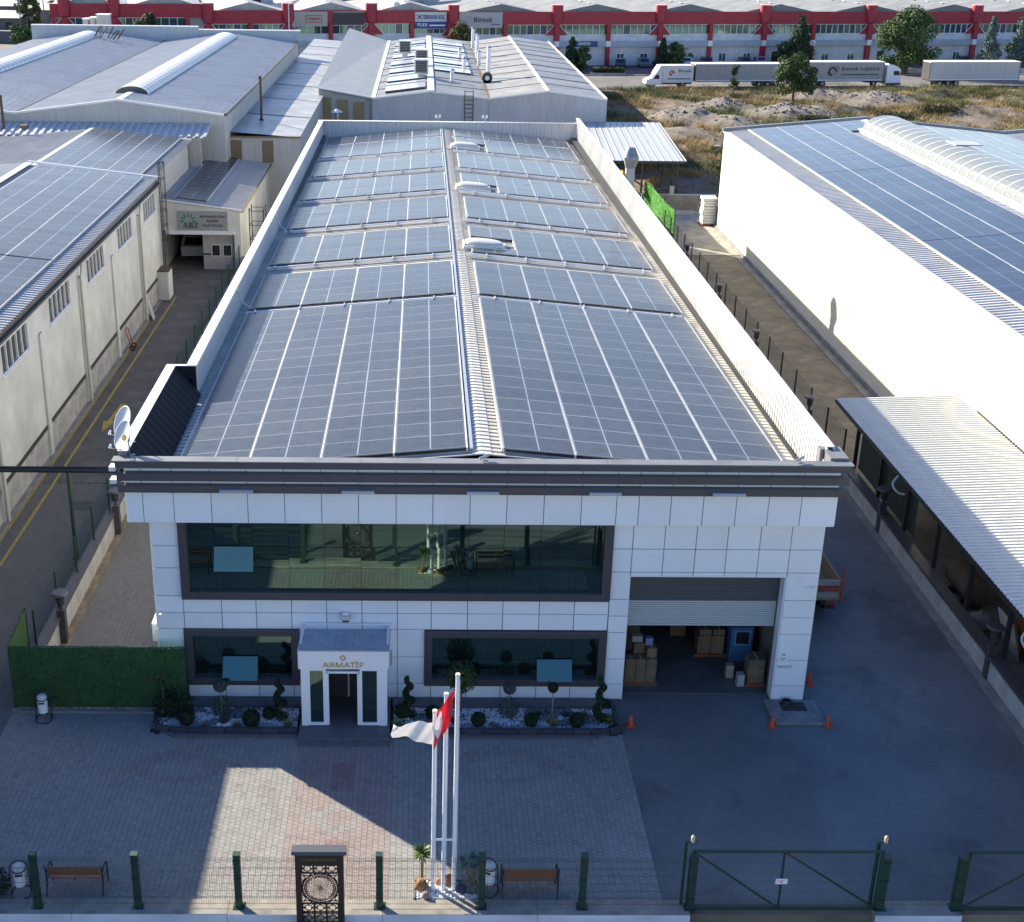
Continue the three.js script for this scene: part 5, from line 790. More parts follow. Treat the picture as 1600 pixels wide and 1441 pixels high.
{ // flagpoles, flags and their stone bed
  const p = thing('flagpole_frame', 'three white flagpoles of rising height joined by a crossbar', 'flagpoles', [-1.17, 0, 8.65]), P = [[-1.44, 5.40], [-1.17, 5.88], [-.90, 6.42]], z = 8.65;
  P.forEach(([x, h]) => { part('pole', rod([x, .05, z], [x, h, z], .058, 14, .05), M.wpaint, p); part('pole_cap', rod([x, h, z], [x, h + .06, z], .058, 12), mat([.7, .7, .7], { rough: .3 }), p); part('halyard', rod([x + .062, .9, z + .02], [x + .055, h - .1, z + .02], .006, 4), M.wpaint, p); });
  part('crossbar', rod([-1.44, 1.62, z], [-.90, 1.62, z], .032, 10), M.wpaint, p);
  const flag = (name, label, x, y, Wd, H, fn, m) => { // cloth sheet; fn(u,v) -> offsets
    const nu = 26, nv = 14, q = [], pt = (i, j) => fn(i / nu, j / nv); for (let i = 0; i < nu; i++) for (let j = 0; j < nv; j++) q.push([pt(i, j), pt(i + 1, j), pt(i + 1, j + 1), pt(i, j + 1)]);
    const t = thing(name, label, 'flag', [x, y, z]); part('cloth', q.length && quads(q), m, t); return t; };
  const cloth = (c) => { const m = new THREE.MeshPhysicalMaterial({ color: new THREE.Color().setRGB(...c), roughness: .85, side: THREE.DoubleSide, transmission: .25, thickness: 0 }); return m; };
  const wf = flag('flag', 'white flag streaming left from the shortest pole', -1.44, 4.6, 1, 1, (u, v) => { const top = 5.12 - .07 * u + .02 * Math.sin(u * 7), bot = 4.45 + .25 * Math.pow(u, .7) + .025 * Math.sin(u * 8 + 1); return [-1.50 - .98 * u + .03 * Math.sin(v * 5 + u * 3) * u, bot + (top - bot) * v, z + .11 * Math.sin(u * 7.5 + v * 1.6) * (.25 + .75 * u) + .025 * Math.sin(u * 17 + v * 6)]; }, cloth([.74, .72, .70]));
  part('hoist_cord', [rod([-1.40, 5.1, z + .05], [-1.2, 4.95, z + .02], .014, 5), rod([-1.38, 4.45, z], [-1.5, 4.45, z], .01, 5)], M.wpaint, wf); part('emblem', box(.10, .05, .01, -1.95, 4.86, z + .16, 0, .3, .2), mat([.75, .75, .74]), wf);
  const rf = flag('flag', 'red flag with a white crescent hanging limp from the tallest pole', -.9, 5.5, 1, 1, (u, v) => { const top = 6.12 - .62 * u, L = 1.55; return [-.97 - .50 * u + .10 * v * u - .17 * (1 - v) * (1 - u) * .6, top - (1 - v) * (1.0 + .1 * u) + .0 * L, z + .05 * Math.sin(u * 8 + v * 2) * (.3 + .7 * u) + .11]; }, cloth([.62, .015, .03]));
  { const g = []; for (let i = 0; i < 12; i++) { const f = i / 12, f2 = (i + 1) / 12, c = (t) => { const u = .80 + .05 * Math.sin(t * 3.1), v = .92 - .72 * t, top = 6.12 - .62 * u; return [-.97 - .50 * u + .10 * v * u - .17 * (1 - v) * (1 - u) * .6, top - (1 - v) * (1.0 + .1 * u), z + .05 * Math.sin(u * 8 + v * 2) * (.3 + .7 * u) + .125]; }, a = c(f), b = c(f2), w = .085 * Math.sin(Math.PI * (f * .9 + .05)), w2 = .085 * Math.sin(Math.PI * (f2 * .9 + .05)); g.push([[a[0] - w, a[1], a[2] + .02], [a[0] + w, a[1], a[2] + .02], [b[0] + w2, b[1], b[2] + .02], [b[0] - w2, b[1], b[2] + .02]]); } part('crescent', quads(g), cloth([.8, .78, .76]), rf); }
  const b = thing('stone_bed', 'small bed of white and green stones around the flagpole feet', 'stone bed', [-1.1, 0, 8.8]);
  part('edging', [bb(-1.95, -1.90, 0, .1, 8.28, 9.04), bb(-.28, -.23, 0, .1, 8.28, 9.04), bb(-1.90, -.28, 0, .1, 8.28, 8.33)], M.conc, b); part('soil', bb(-1.9, -.28, 0, .03, 8.33, 9.04), M.conc, b);
  const st = new THREE.InstancedMesh(boxUV(clean(new THREE.DodecahedronGeometry(.05, 0).scale(1, .7, .85))), mat([1, 1, 1], { rough: .8 }), 620), m4 = new THREE.Matrix4(), q = new THREE.Quaternion(), c = new THREE.Color();
  for (let i = 0; i < 620; i++) { const x = rr(-1.87, -.31), zz = rr(8.36, 9.02), s = rr(.5, 1.15); q.setFromEuler(new THREE.Euler(rr(0, 3), rr(0, 3), rr(0, 3))); m4.compose(new THREE.Vector3(x, .04 + rr(0, .02), zz), q, new THREE.Vector3(s, s, s)); st.setMatrixAt(i, m4); const green = x > -.75 && zz < 8.85; const k = rr(.75, 1.1); st.setColorAt(i, c.setRGB(...(green ? [.22 * k, .27 * k, .20 * k] : [.66 * k, .66 * k, .66 * k]))); }
  st.name = 'pebble'; st.userData.kind = 'stuff'; st.position.set(1.1, 0, -8.8); b.add(st);
  const rock = (x, zz, s, col, label) => { const g = new THREE.IcosahedronGeometry(s, 2), pp = g.attributes.position; for (let i = 0; i < pp.count; i++) { const k = .78 + .45 * fbm(pp.getX(i) * 6 / s * .3 + 9, pp.getY(i) * 6 / s * .3 + pp.getZ(i) * 2 / s + 9, 64, 3, 99); pp.setXYZ(i, pp.getX(i) * k, pp.getY(i) * k * 1.1, pp.getZ(i) * k); } g.computeVertexNormals(); return single('rock', g.translate(x, .05 + s * .6, zz), mat(col, { rough: .95, tex: 'stain', size: .3 }), label, 'rock'); };
  rock(-1.73, 8.6, .16, [.36, .17, .06], 'rough orange-brown rock at the left of the flagpole bed'); rock(-1.0, 8.42, .15, [.33, .12, .05], 'rusty red rock behind the middle flagpole'); rock(-1.28, 8.42, .09, [.42, .22, .14], 'small pinkish rock between the left and middle flagpoles'); rock(-.70, 8.72, .13, [.05, .06, .09], 'dark blue-grey rock right of the tallest flagpole'); rock(-1.62, 8.95, .10, [.40, .28, .22], 'small brown and white rock at the front edge of the flagpole bed');
  const yucca = (x, zz, h, n, L, cols, label, stems) => { const t = thing('yucca', label, 'plant', [x, 0, zz]), g = []; part('trunk', stems.map(([dx, hh]) => rod([x, 0, zz], [x + dx, hh, zz], .035, 7, .045)), mat([.20, .15, .09], { rough: 1 }), t);
    stems.forEach(([dx, hh]) => { for (let i = 0; i < n / stems.length; i++) { const a = rr(0, 6.28), e = rr(-.35, 1.35), l = L * rr(.7, 1.1), ca = Math.cos(a), sa = Math.sin(a), w = .022, o = [x + dx, hh, zz], m1 = [o[0] + ca * Math.cos(e) * l * .55, o[1] + Math.sin(e) * l * .6, o[2] + sa * Math.cos(e) * l * .55], tip = [o[0] + ca * Math.cos(e) * l, o[1] + Math.sin(e) * l * .85, o[2] + sa * Math.cos(e) * l]; g.push([[o[0] - sa * w * .6, o[1], o[2] + ca * w * .6], [o[0] + sa * w * .6, o[1], o[2] - ca * w * .6], [m1[0] + sa * w, m1[1], m1[2] - ca * w], [m1[0] - sa * w, m1[1], m1[2] + ca * w]], [[m1[0] - sa * w, m1[1], m1[2] + ca * w], [m1[0] + sa * w, m1[1], m1[2] - ca * w], tip, tip]); } });
    part('leaf_rosette', quads(g), mat(cols, { rough: .6, side: true }), t); };
  yucca(-1.72, 8.42, 1, 120, .34, [.075, .13, .03], 'green spiky yucca on a bare trunk left of the flagpoles', [[0, 1.0]]);
  yucca(-.42, 8.5, 1, 130, .36, [.12, .20, .18], 'blue-green spiky agave on forked stems right of the flagpoles', [[0, .95], [-.22, .75], [.14, .72]]);
}
{ // benches and bins
  const bench = (x0, z, label, n) => { const t = thing('park_bench', label, 'bench', [x0 + .72, 0, z], undefined, 0), L = 1.42, q = (a, b, c, d, e, f) => bb(a - L / 2, b - L / 2, c, d, e, f);
    for (let i = 0; i < 3; i++) for (const k of [0, 1]) lpart('seat_slat', q(.05 + k * .665, .70 + k * .665 - .005, .43, .46, -.26 + i * .15, -.13 + i * .15), M.wood, t);
    for (let i = 0; i < 2; i++) for (const k of [0, 1]) lpart('back_slat', q(.05 + k * .665, .70 + k * .665 - .005, .60 + i * .15, .72 + i * .15, .21 + i * .03, .24 + i * .03), M.wood, t);
    for (const x of [-L / 2, L / 2]) { lpart('side_frame', [tube([[x, 0, -.28], [x, .35, -.30], [x, .66, -.22], [x, .70, 0], [x, .62, .16]], .024, 20, 7), tube([[x, 0, .34], [x, .3, .24], [x, .62, .22], [x, .9, .28]], .024, 16, 7), bar([x, .42, -.29], [x, .42, .22], .035)], M.iron, t); }
    lpart('centre_strut', bar([0, .42, -.27], [0, .42, .2], .035), M.iron, t); void n; };
  bench(-11.30, 8.55, 'wooden slatted bench with black frames behind the fence, left one in shade'); bench(.33, 8.62, 'wooden slatted bench with black frames right of the flagpoles, orange where lit');
  const bin = (x, z, label, turn) => { const t = thing('litter_bin', label, 'litter bin', [x, 0, z], undefined, turn);
    lpart('drum', [new THREE.CylinderGeometry(.155, .14, .5, 22).translate(0, .52, 0)], M.wpaint, t); lpart('lid', [new THREE.CylinderGeometry(.15, .16, .07, 22).translate(0, .80, 0), new THREE.CylinderGeometry(.08, .14, .05, 22).translate(0, .86, 0)], mat([.55, .55, .53], { rough: .4 }), t);
    lpart('ring', new THREE.TorusGeometry(.165, .018, 6, 24).rotateX(Math.PI / 2).translate(0, .74, 0), M.iron, t); lpart('slot', bb(-.09, .09, .62, .68, .135, .158), M.iron, t);
    lpart('frame', [tube([[-.24, 0, 0], [-.23, .6, 0], [-.19, .9, 0], [0, 1.02, 0], [.19, .9, 0], [.23, .6, 0], [.24, 0, 0]], .02, 30, 7), tube([[-.24, .02, 0], [-.2, .02, .22], [0, .02, .28], [.2, .02, .22], [.24, .02, 0]], .018, 20, 6), tube([[-.24, .02, 0], [-.2, .02, -.2], [0, .02, -.26], [.2, .02, -.2], [.24, .02, 0]], .018, 20, 6), rod([-.23, .5, 0], [-.15, .5, 0], .015), rod([.23, .5, 0], [.15, .5, 0], .015)], M.iron, t); };
  bin(-13.5, .75, 'white litter bin in a black frame before the green screen', .1); bin(-11.98, 8.75, 'white litter bin in a black hoop frame left of the left bench', .2); bin(.02, 8.62, 'white litter bin in a black hoop frame, between flagpoles and right bench', -.5);
  const sh = thing('low_shrub', 'dark low shrub at the left frame edge behind the fence', 'shrub', [-12.75, 0, 8.7]); leafMesh('foliage', leaves(1500, ballAt(-12.75, .3, 8.75, .5, .8, .5), .045, [[.012, .02, .012], [.02, .035, .018]]), sh); part('stem', rod([-12.75, 0, 8.75], [-12.75, .3, 8.75], .03), M.rust, sh);
}
{ // traffic cones, doorstep, hose
  const cone = (x, z, label, h = .34) => { const t = thing('traffic_cone', label, 'traffic cone', [x, 0, z]); lpart('base', cbox(-.14, .14, 0, .04, -.14, .14, .012), M.orange, t); lpart('cone', new THREE.CylinderGeometry(.025, .105, h, 18).translate(0, .04 + h / 2, 0), M.orange, t); lpart('collar', new THREE.CylinderGeometry(.058, .075, .1, 18).translate(0, .30, 0), mat([.45, .12, .08], { rough: .5 }), t); };
  cone(4.78, 1.0, 'orange traffic cone left of the gate by the flower bed'); cone(9.22, 1.0, 'orange traffic cone at the left corner of the small doorstep'); cone(10.98, .95, 'orange traffic cone at the right corner of the small doorstep'); cone(11.05, -1.5, 'orange traffic cone standing apart beyond the right pillar', .45);
  const st = thing('doorstep', 'pale stone doorstep with a dark mat in front of the right pillar', 'step', [10, 0, .4]);
  part('slab', cbox(9.28, 10.8, .0, .12, -.38, .75, .015), mat([.28, .27, .25], { rough: .8, tex: 'stain', size: 1.5 }), st); part('front_curb', cbox(9.3, 10.85, 0, .10, .76, .95, .015), M.conc, st); part('mat', bb(9.7, 10.5, .121, .135, -.2, .3), mat([.05, .04, .04], { rough: 1 }), st); part('side_curb', bb(10.81, 10.9, 0, .1, -.38, .95), M.conc, st);
  const ho = thing('hose_coil', 'dark hose coil lying at the foot of the right pillar', 'hose', [9.95, .13, -.22]); part('coil', [0, .03, .06].map((y) => new THREE.TorusGeometry(.17 - y * .5, .025, 6, 24).rotateX(Math.PI / 2).translate(9.95, .15 + y, -.14)), M.iron, ho); part('end', tube([[10.1, .15, -.1], [10.3, .14, .05], [10.25, .14, .2]], .02, 10), M.iron, ho);
}
{ // flower beds left and right of the porch
  const bed = (x0, x1, label) => {
    const b = thing('flower_bed', label, 'flower bed', [(x0 + x1) / 2, 0, .6]);
    const dir = x0 < -6 ? -1 : 1, xe = dir < 0 ? x0 : x1, xi = dir < 0 ? x1 : x0;
    part('soil', prism([[xi, -.36], [xe, -.36], [xe, .9], [xe - dir * .7, 1.5], [xi, 1.5]].map(([a, c]) => [a, c]), 0, .06, 'y'), mat([.05, .05, .05], { rough: 1, tex: 'dirt', size: 1 }), b);
    part('plinth_step', [bb(Math.min(xi, xe) + (dir < 0 ? .9 : 0), Math.max(xi, xe) - (dir > 0 ? .2 : 0), .06, .16, -.36, .12)], M.stone, b);
    // edge blocks, dark and pale in turn
    const path = []; for (let x = xi; dir < 0 ? x > xe + .75 : x < xe - .75; x += dir * .56) path.push([x, 1.5, x + dir * .54, 1.5]); const px = path[path.length - 1][2]; path.push([px + dir * .02, 1.5, px + dir * .42, 1.34], [px + dir * .43, 1.32, xe - dir * .02, .95], [xe, .92, xe, .4], [xe, .38, xe, -.1]);
    path.forEach(([a, c, d, e], i) => { part('edge_block', bar([a, .11, c], [d, .11, e], .13, .20), mat(i % 3 === 1 ? [.05, .055, .065] : [.035, .04, .05], { rough: .6 }), b); });
    part('front_kerb', [bar([xi, .03, 1.68], [xe - dir * .7, .03, 1.68], .16, .07), bar([xe - dir * .7, .03, 1.68], [xe + dir * .1, .03, 1.1], .16, .07)], M.stone, b);
    const N = dir < 0 ? 5200 : 7000, geo = boxUV(clean(new THREE.DodecahedronGeometry(.028, 0).scale(1, .7, .85))), im = new THREE.InstancedMesh(geo, mat([1, 1, 1], { rough: .85 }), N), m4 = new THREE.Matrix4(), q = new THREE.Quaternion(), c = new THREE.Color();
    for (let i = 0; i < N; i++) { let x, z; do { x = rr(x0 + .05, x1 - .05); z = rr(.15, 1.42); } while (dir * (x - (xe - dir * .7)) > 0 && (z - .92) > -dir * (x - xe) * .8); const front = z > 1.12 + .1 * Math.sin(x * 3), s = rr(.6, 1.3) * (front ? 1.2 : .8), k = rr(.75, 1.15); q.setFromEuler(new THREE.Euler(rr(0, 3), rr(0, 3), rr(0, 3))); m4.compose(new THREE.Vector3(x - b.position.x, .065 + rr(0, .015), z - .6), q, new THREE.Vector3(s, s, s)); im.setMatrixAt(i, m4); const white = fbm(x * 1.1 + 20, z * 1.5 + 20, 64, 3, 5) > .42; im.setColorAt(i, c.setRGB(...(front ? [.34 * k, .36 * k, .40 * k] : white ? [.72 * k, .73 * k, .74 * k] : [.26 * k, .25 * k, .24 * k]))); }
    im.name = 'gravel'; im.userData.kind = 'stuff'; b.add(im);
  };
  bed(-10.0, -5.55, 'flower bed of white gravel and shrubs left of the entrance porch'); bed(-2.66, 4.35, 'long flower bed of white gravel and shrubs right of the entrance porch');
  const dk = [[.014, .028, .012], [.022, .042, .016], [.01, .02, .01]], ol = [[.05, .06, .03], [.07, .075, .04], [.035, .045, .025]], yl = [[.13, .14, .03], [.18, .17, .05], [.08, .11, .03]], gy = [[.07, .09, .08], [.05, .07, .06]];
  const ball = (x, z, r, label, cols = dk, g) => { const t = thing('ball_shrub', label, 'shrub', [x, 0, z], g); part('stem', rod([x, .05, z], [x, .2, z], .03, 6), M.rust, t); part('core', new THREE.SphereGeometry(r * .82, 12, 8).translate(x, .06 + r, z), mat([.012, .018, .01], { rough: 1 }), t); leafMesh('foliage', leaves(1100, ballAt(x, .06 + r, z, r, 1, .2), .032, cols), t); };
  ball(-9.0, 1.1, .27, 'dark clipped ball shrub at the left of the left flower bed'); ball(-7.0, 1.15, .28, 'dark clipped ball shrub in the middle of the left flower bed'); ball(-6.5, .75, .2, 'small dark ball shrub behind, near the spiral tree of the left bed');
  ball(.02, 1.1, .23, 'dark clipped ball shrub right of the flag, first in the right bed'); ball(1.66, 1.1, .22, 'dark clipped ball shrub in the middle of the right bed'); ball(3.08, 1.12, .24, 'dark clipped ball shrub near the right end of the right bed'); ball(-1.4, .7, .22, 'dark clipped ball shrub behind the white flag'); ball(-2.35, .65, .24, 'dark rounded shrub beside the porch on its right');
  const spiral = (x, z, h, label) => { const t = thing('spiral_topiary', label, 'topiary', [x, 0, z]); part('trunk', rod([x, 0, z], [x, h - .1, z], .03, 6, .02), M.rust, t);
    const turns = 2.6, at = () => { const s = rnd(), a = s * turns * 6.2832, R = .26 * (1 - s * .62), r = .15 * (1 - s * .5), u = rr(-1, 1), f = rr(0, 6.28), q = Math.sqrt(1 - u * u); return [x + Math.cos(a) * R * .55 + r * q * Math.cos(f), .12 + s * (h - .2) + r * u, z + Math.sin(a) * R * .55 + r * q * Math.sin(f), q * Math.cos(f), u, q * Math.sin(f)]; };
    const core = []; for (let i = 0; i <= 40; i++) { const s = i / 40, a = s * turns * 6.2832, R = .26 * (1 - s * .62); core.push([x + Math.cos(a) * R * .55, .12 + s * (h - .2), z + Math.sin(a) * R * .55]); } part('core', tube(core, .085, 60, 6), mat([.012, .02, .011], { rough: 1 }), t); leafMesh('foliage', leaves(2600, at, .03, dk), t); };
  spiral(-6.15, .75, 1.5, 'dark spiral clipped conifer left of the entrance porch'); spiral(-2.15, .55, 1.5, 'dark spiral clipped conifer right of the entrance porch'); spiral(3.85, .75, 1.65, 'dark spiral clipped conifer at the right end of the right bed');
  const lolly = (x, z, h, r, label, cols, skirt) => { const t = thing('standard_tree', label, 'small tree', [x, 0, z]); part('stem', rod([x, 0, z], [x, h - r, z], .018, 6), mat([.30, .27, .22], { rough: .9 }), t); leafMesh('crown', leaves(900, ballAt(x, h - r * .6, z, r, .95, .35), .034, cols), t); if (skirt) leafMesh('lower_foliage', leaves(900, () => { const [a, b, c, d, e, f] = ballAt(x, .35, z, .34, 1.1, .7)(); return [a, Math.max(.08, b), c, d, e, f]; }, .034, cols), t); };
  lolly(-8.0, .55, 1.25, .22, 'grey-green ball headed standard tree left of the porch', gy, true); lolly(1.0, .55, 1.2, .21, 'grey-green ball headed standard tree in the right bed', gy, true); lolly(2.36, .55, 1.2, .17, 'thin small-leaved standard tree with sparse crown in the right bed', dk, false);
  { const x = -.5, z = .35, t = thing('bushy_tree', 'leafy green small tree behind the tallest flagpole', 'small tree', [x, 0, z]); part('trunk', [rod([x, 0, z], [x, .9, z], .03, 7), rod([x, .7, z], [x + .2, 1.3, z], .015, 5), rod([x, .7, z], [x - .18, 1.4, z + .1], .015, 5)], M.rust, t); leafMesh('crown', leaves(1100, ballAt(x, 1.35, z, .5, 1.05, .9), .055, [[.02, .045, .015], [.035, .07, .02], [.05, .09, .025]]), t); }
  { const x = -9.75, z = .75, t = thing('tall_shrub', 'tall loose dark shrub in front of the green screen', 'shrub', [x, 0, z]); part('stem', [rod([x, 0, z], [x, 1.3, z], .03, 6), rod([x + .5, 0, z], [x + .5, 1.0, z], .02, 6)], M.rust, t); leafMesh('foliage', leaves(1700, (i) => ballAt(x + (i % 3) * .28, .45 + (i % 2) * .15, z, .40, 1.2, .6)(), .04, dk), t); leafMesh('top_spray', leaves(160, ballAt(x - .05, 1.45, z, .16, 1.4, .8), .05, ol), t); }
  const tuft = (x, z, r, label, cols) => { const t = thing('grass_tuft', label, 'grass tuft', [x, .06, z]), q = []; for (let i = 0; i < 150; i++) { const a = rr(0, 6.28), l = r * rr(.6, 1.1), e = rr(.3, 1.3), w = .008, bx = x + rr(-.06, .06), bz = z + rr(-.06, .06), tip = [bx + Math.cos(a) * Math.cos(e) * l, .06 + Math.sin(e) * l, bz + Math.sin(a) * Math.cos(e) * l]; q.push([[bx - w, .05, bz], [bx + w, .05, bz], tip, tip]); } part('blades', quads(q), mat(cols[1], { rough: .9, side: true }), t); part('crown', new THREE.SphereGeometry(.05, 8, 6).translate(x, .07, z), mat(cols[0], { rough: 1 }), t); };
  tuft(-8.45, 1.25, .24, 'pale yellow-green grass tuft left of the white pebbles in the left bed', yl); tuft(-7.45, 1.25, .26, 'yellow-green grass tuft beside the middle ball shrub of the left bed', yl); tuft(-5.85, 1.2, .34, 'yellow-green grass tuft against the left side of the porch', yl); tuft(-2.45, 1.25, .40, 'bright green grass tuft against the right side of the porch', [[.06, .1, .03], [.09, .15, .04]]); tuft(2.35, 1.1, .34, 'straw yellow grass tuft between two ball shrubs in the right bed', yl); tuft(4.12, .9, .3, 'yellowish grass tuft beside the right spiral conifer', yl); tuft(2.8, .6, .26, 'grey lavender tuft in front of the right plinth', gy); tuft(3.35, .6, .28, 'brownish dry tuft left of the right spiral conifer', [[.08, .05, .03], [.12, .08, .05]]); tuft(-.75, .9, .26, 'reddish brown dry tuft beside the first ball shrub of the right bed', [[.09, .05, .03], [.13, .07, .045]]); tuft(1.9, .55, .22, 'low dark green tuft behind the straw yellow tuft', dk); tuft(-7.85, .95, .3, 'grey-green tuft under the standard tree of the left bed', gy);
  for (const [x, z, l] of [[-8.0, 1.22, 'left'], [-7.82, 1.28, 'middle'], [-7.68, 1.2, 'right']]) single('pebble_stone', new THREE.SphereGeometry(.09, 12, 8).scale(1.1, .75, 1).translate(x, .11, z), mat([.62, .55, .52], { rough: .8 }), `round pale pink stone, ${l} of three under the standard tree`, 'stone', 'three pale stones in the left bed');
}
// ---------- halls behind ----------
{ // white double gabled hall straight behind
  const b = thing('gabled_hall', 'white double gabled hall with ribbed roofs directly behind the factory', 'hall', [5, 0, -136]);
  const z0 = -171, z1 = -103, X = [-6.9, -1.0, 4.95, 10.9, 16.95], Y = [6.25, 7.0, 6.35, 7.15, 6.4];
  part('wall', [prism([[X[0], 0], [X[4], 0], [X[4], Y[4]], [X[3], Y[3]], [X[2], Y[2]], [X[1], Y[1]], [X[0], Y[0]]], z1 - .3, z1), bb(X[4] - .25, X[4], 0, Y[4], z0, z1 - .3), bb(X[0], X[4], 0, 6.2, z0, z0 + .3)], M.greywall, b);
  part('corner_pipe', [bb(X[2] - .05, X[2] + .05, .1, Y[2] - .1, z1, z1 + .1), bb(X[0] - .1, X[0], .1, Y[0], z1, z1 + .12)], M.steel, b);
  part('verge', [0, 1, 2, 3].map((i) => bar([X[i], Y[i] + .04, z1 + .05], [X[i + 1], Y[i + 1] + .04, z1 + .05], .16, .16)), M.wpaint, b);
  const rm = mat([.25, .265, .275], { rough: .5, tex: 'stain', size: 11 }), rm2 = mat([.33, .325, .305], { rough: .5, tex: 'stain', size: 10 });
  for (let k = 0; k < 4; k++) for (let i = 0; i < 10; i++) { const a = z0 + i * 6.8, s = i % 2 ? .02 : 0; part('roof_sheet', quads([[[X[k], Y[k] + .06 + s, a], [X[k + 1], Y[k + 1] + .06 + s, a], [X[k + 1], Y[k + 1] + .06 + s, a + 6.75], [X[k], Y[k] + .06 + s, a + 6.75]]]), k === 2 ? rm2 : rm, b); part('lap_strip', bar([X[k], Y[k] + .10, a + 6.78], [X[k + 1], Y[k + 1] + .10, a + 6.78], .12, .05), M.frame, b); }
  part('valley_gutter', bb(X[2] - .15, X[2] + .15, Y[2] + .06, Y[2] + .1, z0, z1), M.rust, b);
  part('ridge_cap', [bar([X[1], Y[1] + .14, z0], [X[1], Y[1] + .14, z1], .7, .05), bar([X[3], Y[3] + .1, z0], [X[3], Y[3] + .1, z1], .35, .05)], M.white, b);
  for (const x of [X[0] + .15, X[4] - .1]) part('edge_trim', bar([x, (x < 0 ? Y[0] : Y[4]) + .12, z0], [x, (x < 0 ? Y[0] : Y[4]) + .12, z1], .22, .1), M.wpaint, b);
  const lad = thing('wall_ladder', 'steel ladder fixed to the white gabled hall behind the factory', 'ladder', [2.9, 0, z1]); part('rail', [bar([2.45, 1, z1 + .2], [2.45, 7.2, z1 + .2], .08), bar([3.3, 1, z1 + .2], [3.3, 7.2, z1 + .2], .08)], M.iron, lad); for (let i = 0; i < 15; i++) part('rung', bar([2.45, 1.2 + i * .42, z1 + .2], [3.3, 1.2 + i * .42, z1 + .2], .06), M.iron, lad);
  // thin pale panels on its left roof
  const pm = mat([.40, .43, .47], { rough: .2, phys: true }), geo = boxUV(clean(new THREE.BoxGeometry(4.2, .06, 4.0)));
  const nm = ['first', 'second', 'third', 'fourth', 'fifth', 'sixth', 'seventh'];
  for (const s of [0, 1]) for (let k = 0; k < 7; k++) { if (s && (k === 1 || k === 0)) continue; const z = -107.5 - k * 8.8, t = thing('roof_panel_bank', `pale panel bank ${s ? 'right' : 'left'} of the gabled hall's first ridge, ${nm[k]} from the front`, 'solar array', [s ? 1.6 : -3.6, 6.75, z], 'pale panel banks on the gabled hall'); t.rotation.z = s ? -.109 : .127; piece('panel', geo, pm, t, 0, .22, 0); piece('panel', geo, pm, t, 0, .22, -4.05).scale.set(1, 1, .35); lpart('rail', [bb(-2.1, 2.1, .05, .16, 2.05, 2.15), bb(-2.1, -2.0, 0, .18, -2, 2), bb(2, 2.1, 0, .18, -2, 2)], M.frame, t); }
  const ac = (x, z, label) => { const t = thing('roof_cooler', label, 'cooler', [x, 6.6, z], 'coolers on the gabled hall'); part('case', cbox(x - .8, x + .8, 7.4, 9.0, z - .7, z + .7, .06), M.white, t); part('grille', bb(x - .62, x + .62, 7.6, 8.85, z + .68, z + .72), M.dark, t); part('duct', bb(x - .35, x + .35, 6.4, 7.4, z - .35, z + .35), M.white, t); part('slat', Array.from({ length: 6 }, (_, i) => bb(x - .6, x + .6, 7.68 + i * .2, 7.71 + i * .2, z + .72, z + .74)), M.steel, t); };
  ac(-4.1, -140, 'white roof cooler with dark grille, the leftmost on the gabled hall'); ac(-2.0, -128, 'white roof cooler with dark grille, the middle one beside the ridge'); ac(-2.0, -116, 'white roof cooler with dark grille, the nearest beside the ridge');
  const fl = (x, z, h, label, col = M.wpaint) => { const y = 6.4, t = thing('roof_flue', label, 'flue', [x, y, z], 'flues on the gabled hall'); part('pipe', rod([x, y - .2, z], [x, y + h, z], .22, 12), col, t); part('cap', new THREE.ConeGeometry(.36, .25, 12).translate(x, y + h + .22, z), M.steel, t); };
  fl(5.2, -160, 2.6, 'white flue farthest along the valley'); fl(5.3, -146, 2.8, 'white flue second farthest along the valley'); fl(5.1, -135, 1.6, 'short bent white flue in the valley'); fl(5.6, -120, 3.4, 'tall white flue nearest in the valley', M.wpaint); fl(2.9, -142, 1.3, 'small white vent pipe on the right slope of the first ridge'); fl(3.1, -128, 1.5, 'second small white vent pipe on the right slope of the first ridge'); fl(1.4, -115, 1.4, 'small vent pipe with dark cap nearest the front of the gabled hall');
  const fan = thing('roof_fan', 'rusty round fan housing at the foot of the tall flue in the valley', 'fan', [5.3, 6.4, -117]); part('housing', rod([5.3, 7.0, -117.4], [5.3, 7.0, -116.4], .6, 16), M.rust, fan); part('hub', rod([5.3, 7.0, -116.4], [5.3, 7.0, -116.2], .25, 12), M.wpaint, fan); part('stand', bb(4.8, 5.8, 6.35, 6.7, -117.4, -116.4), M.steel, fan);
}
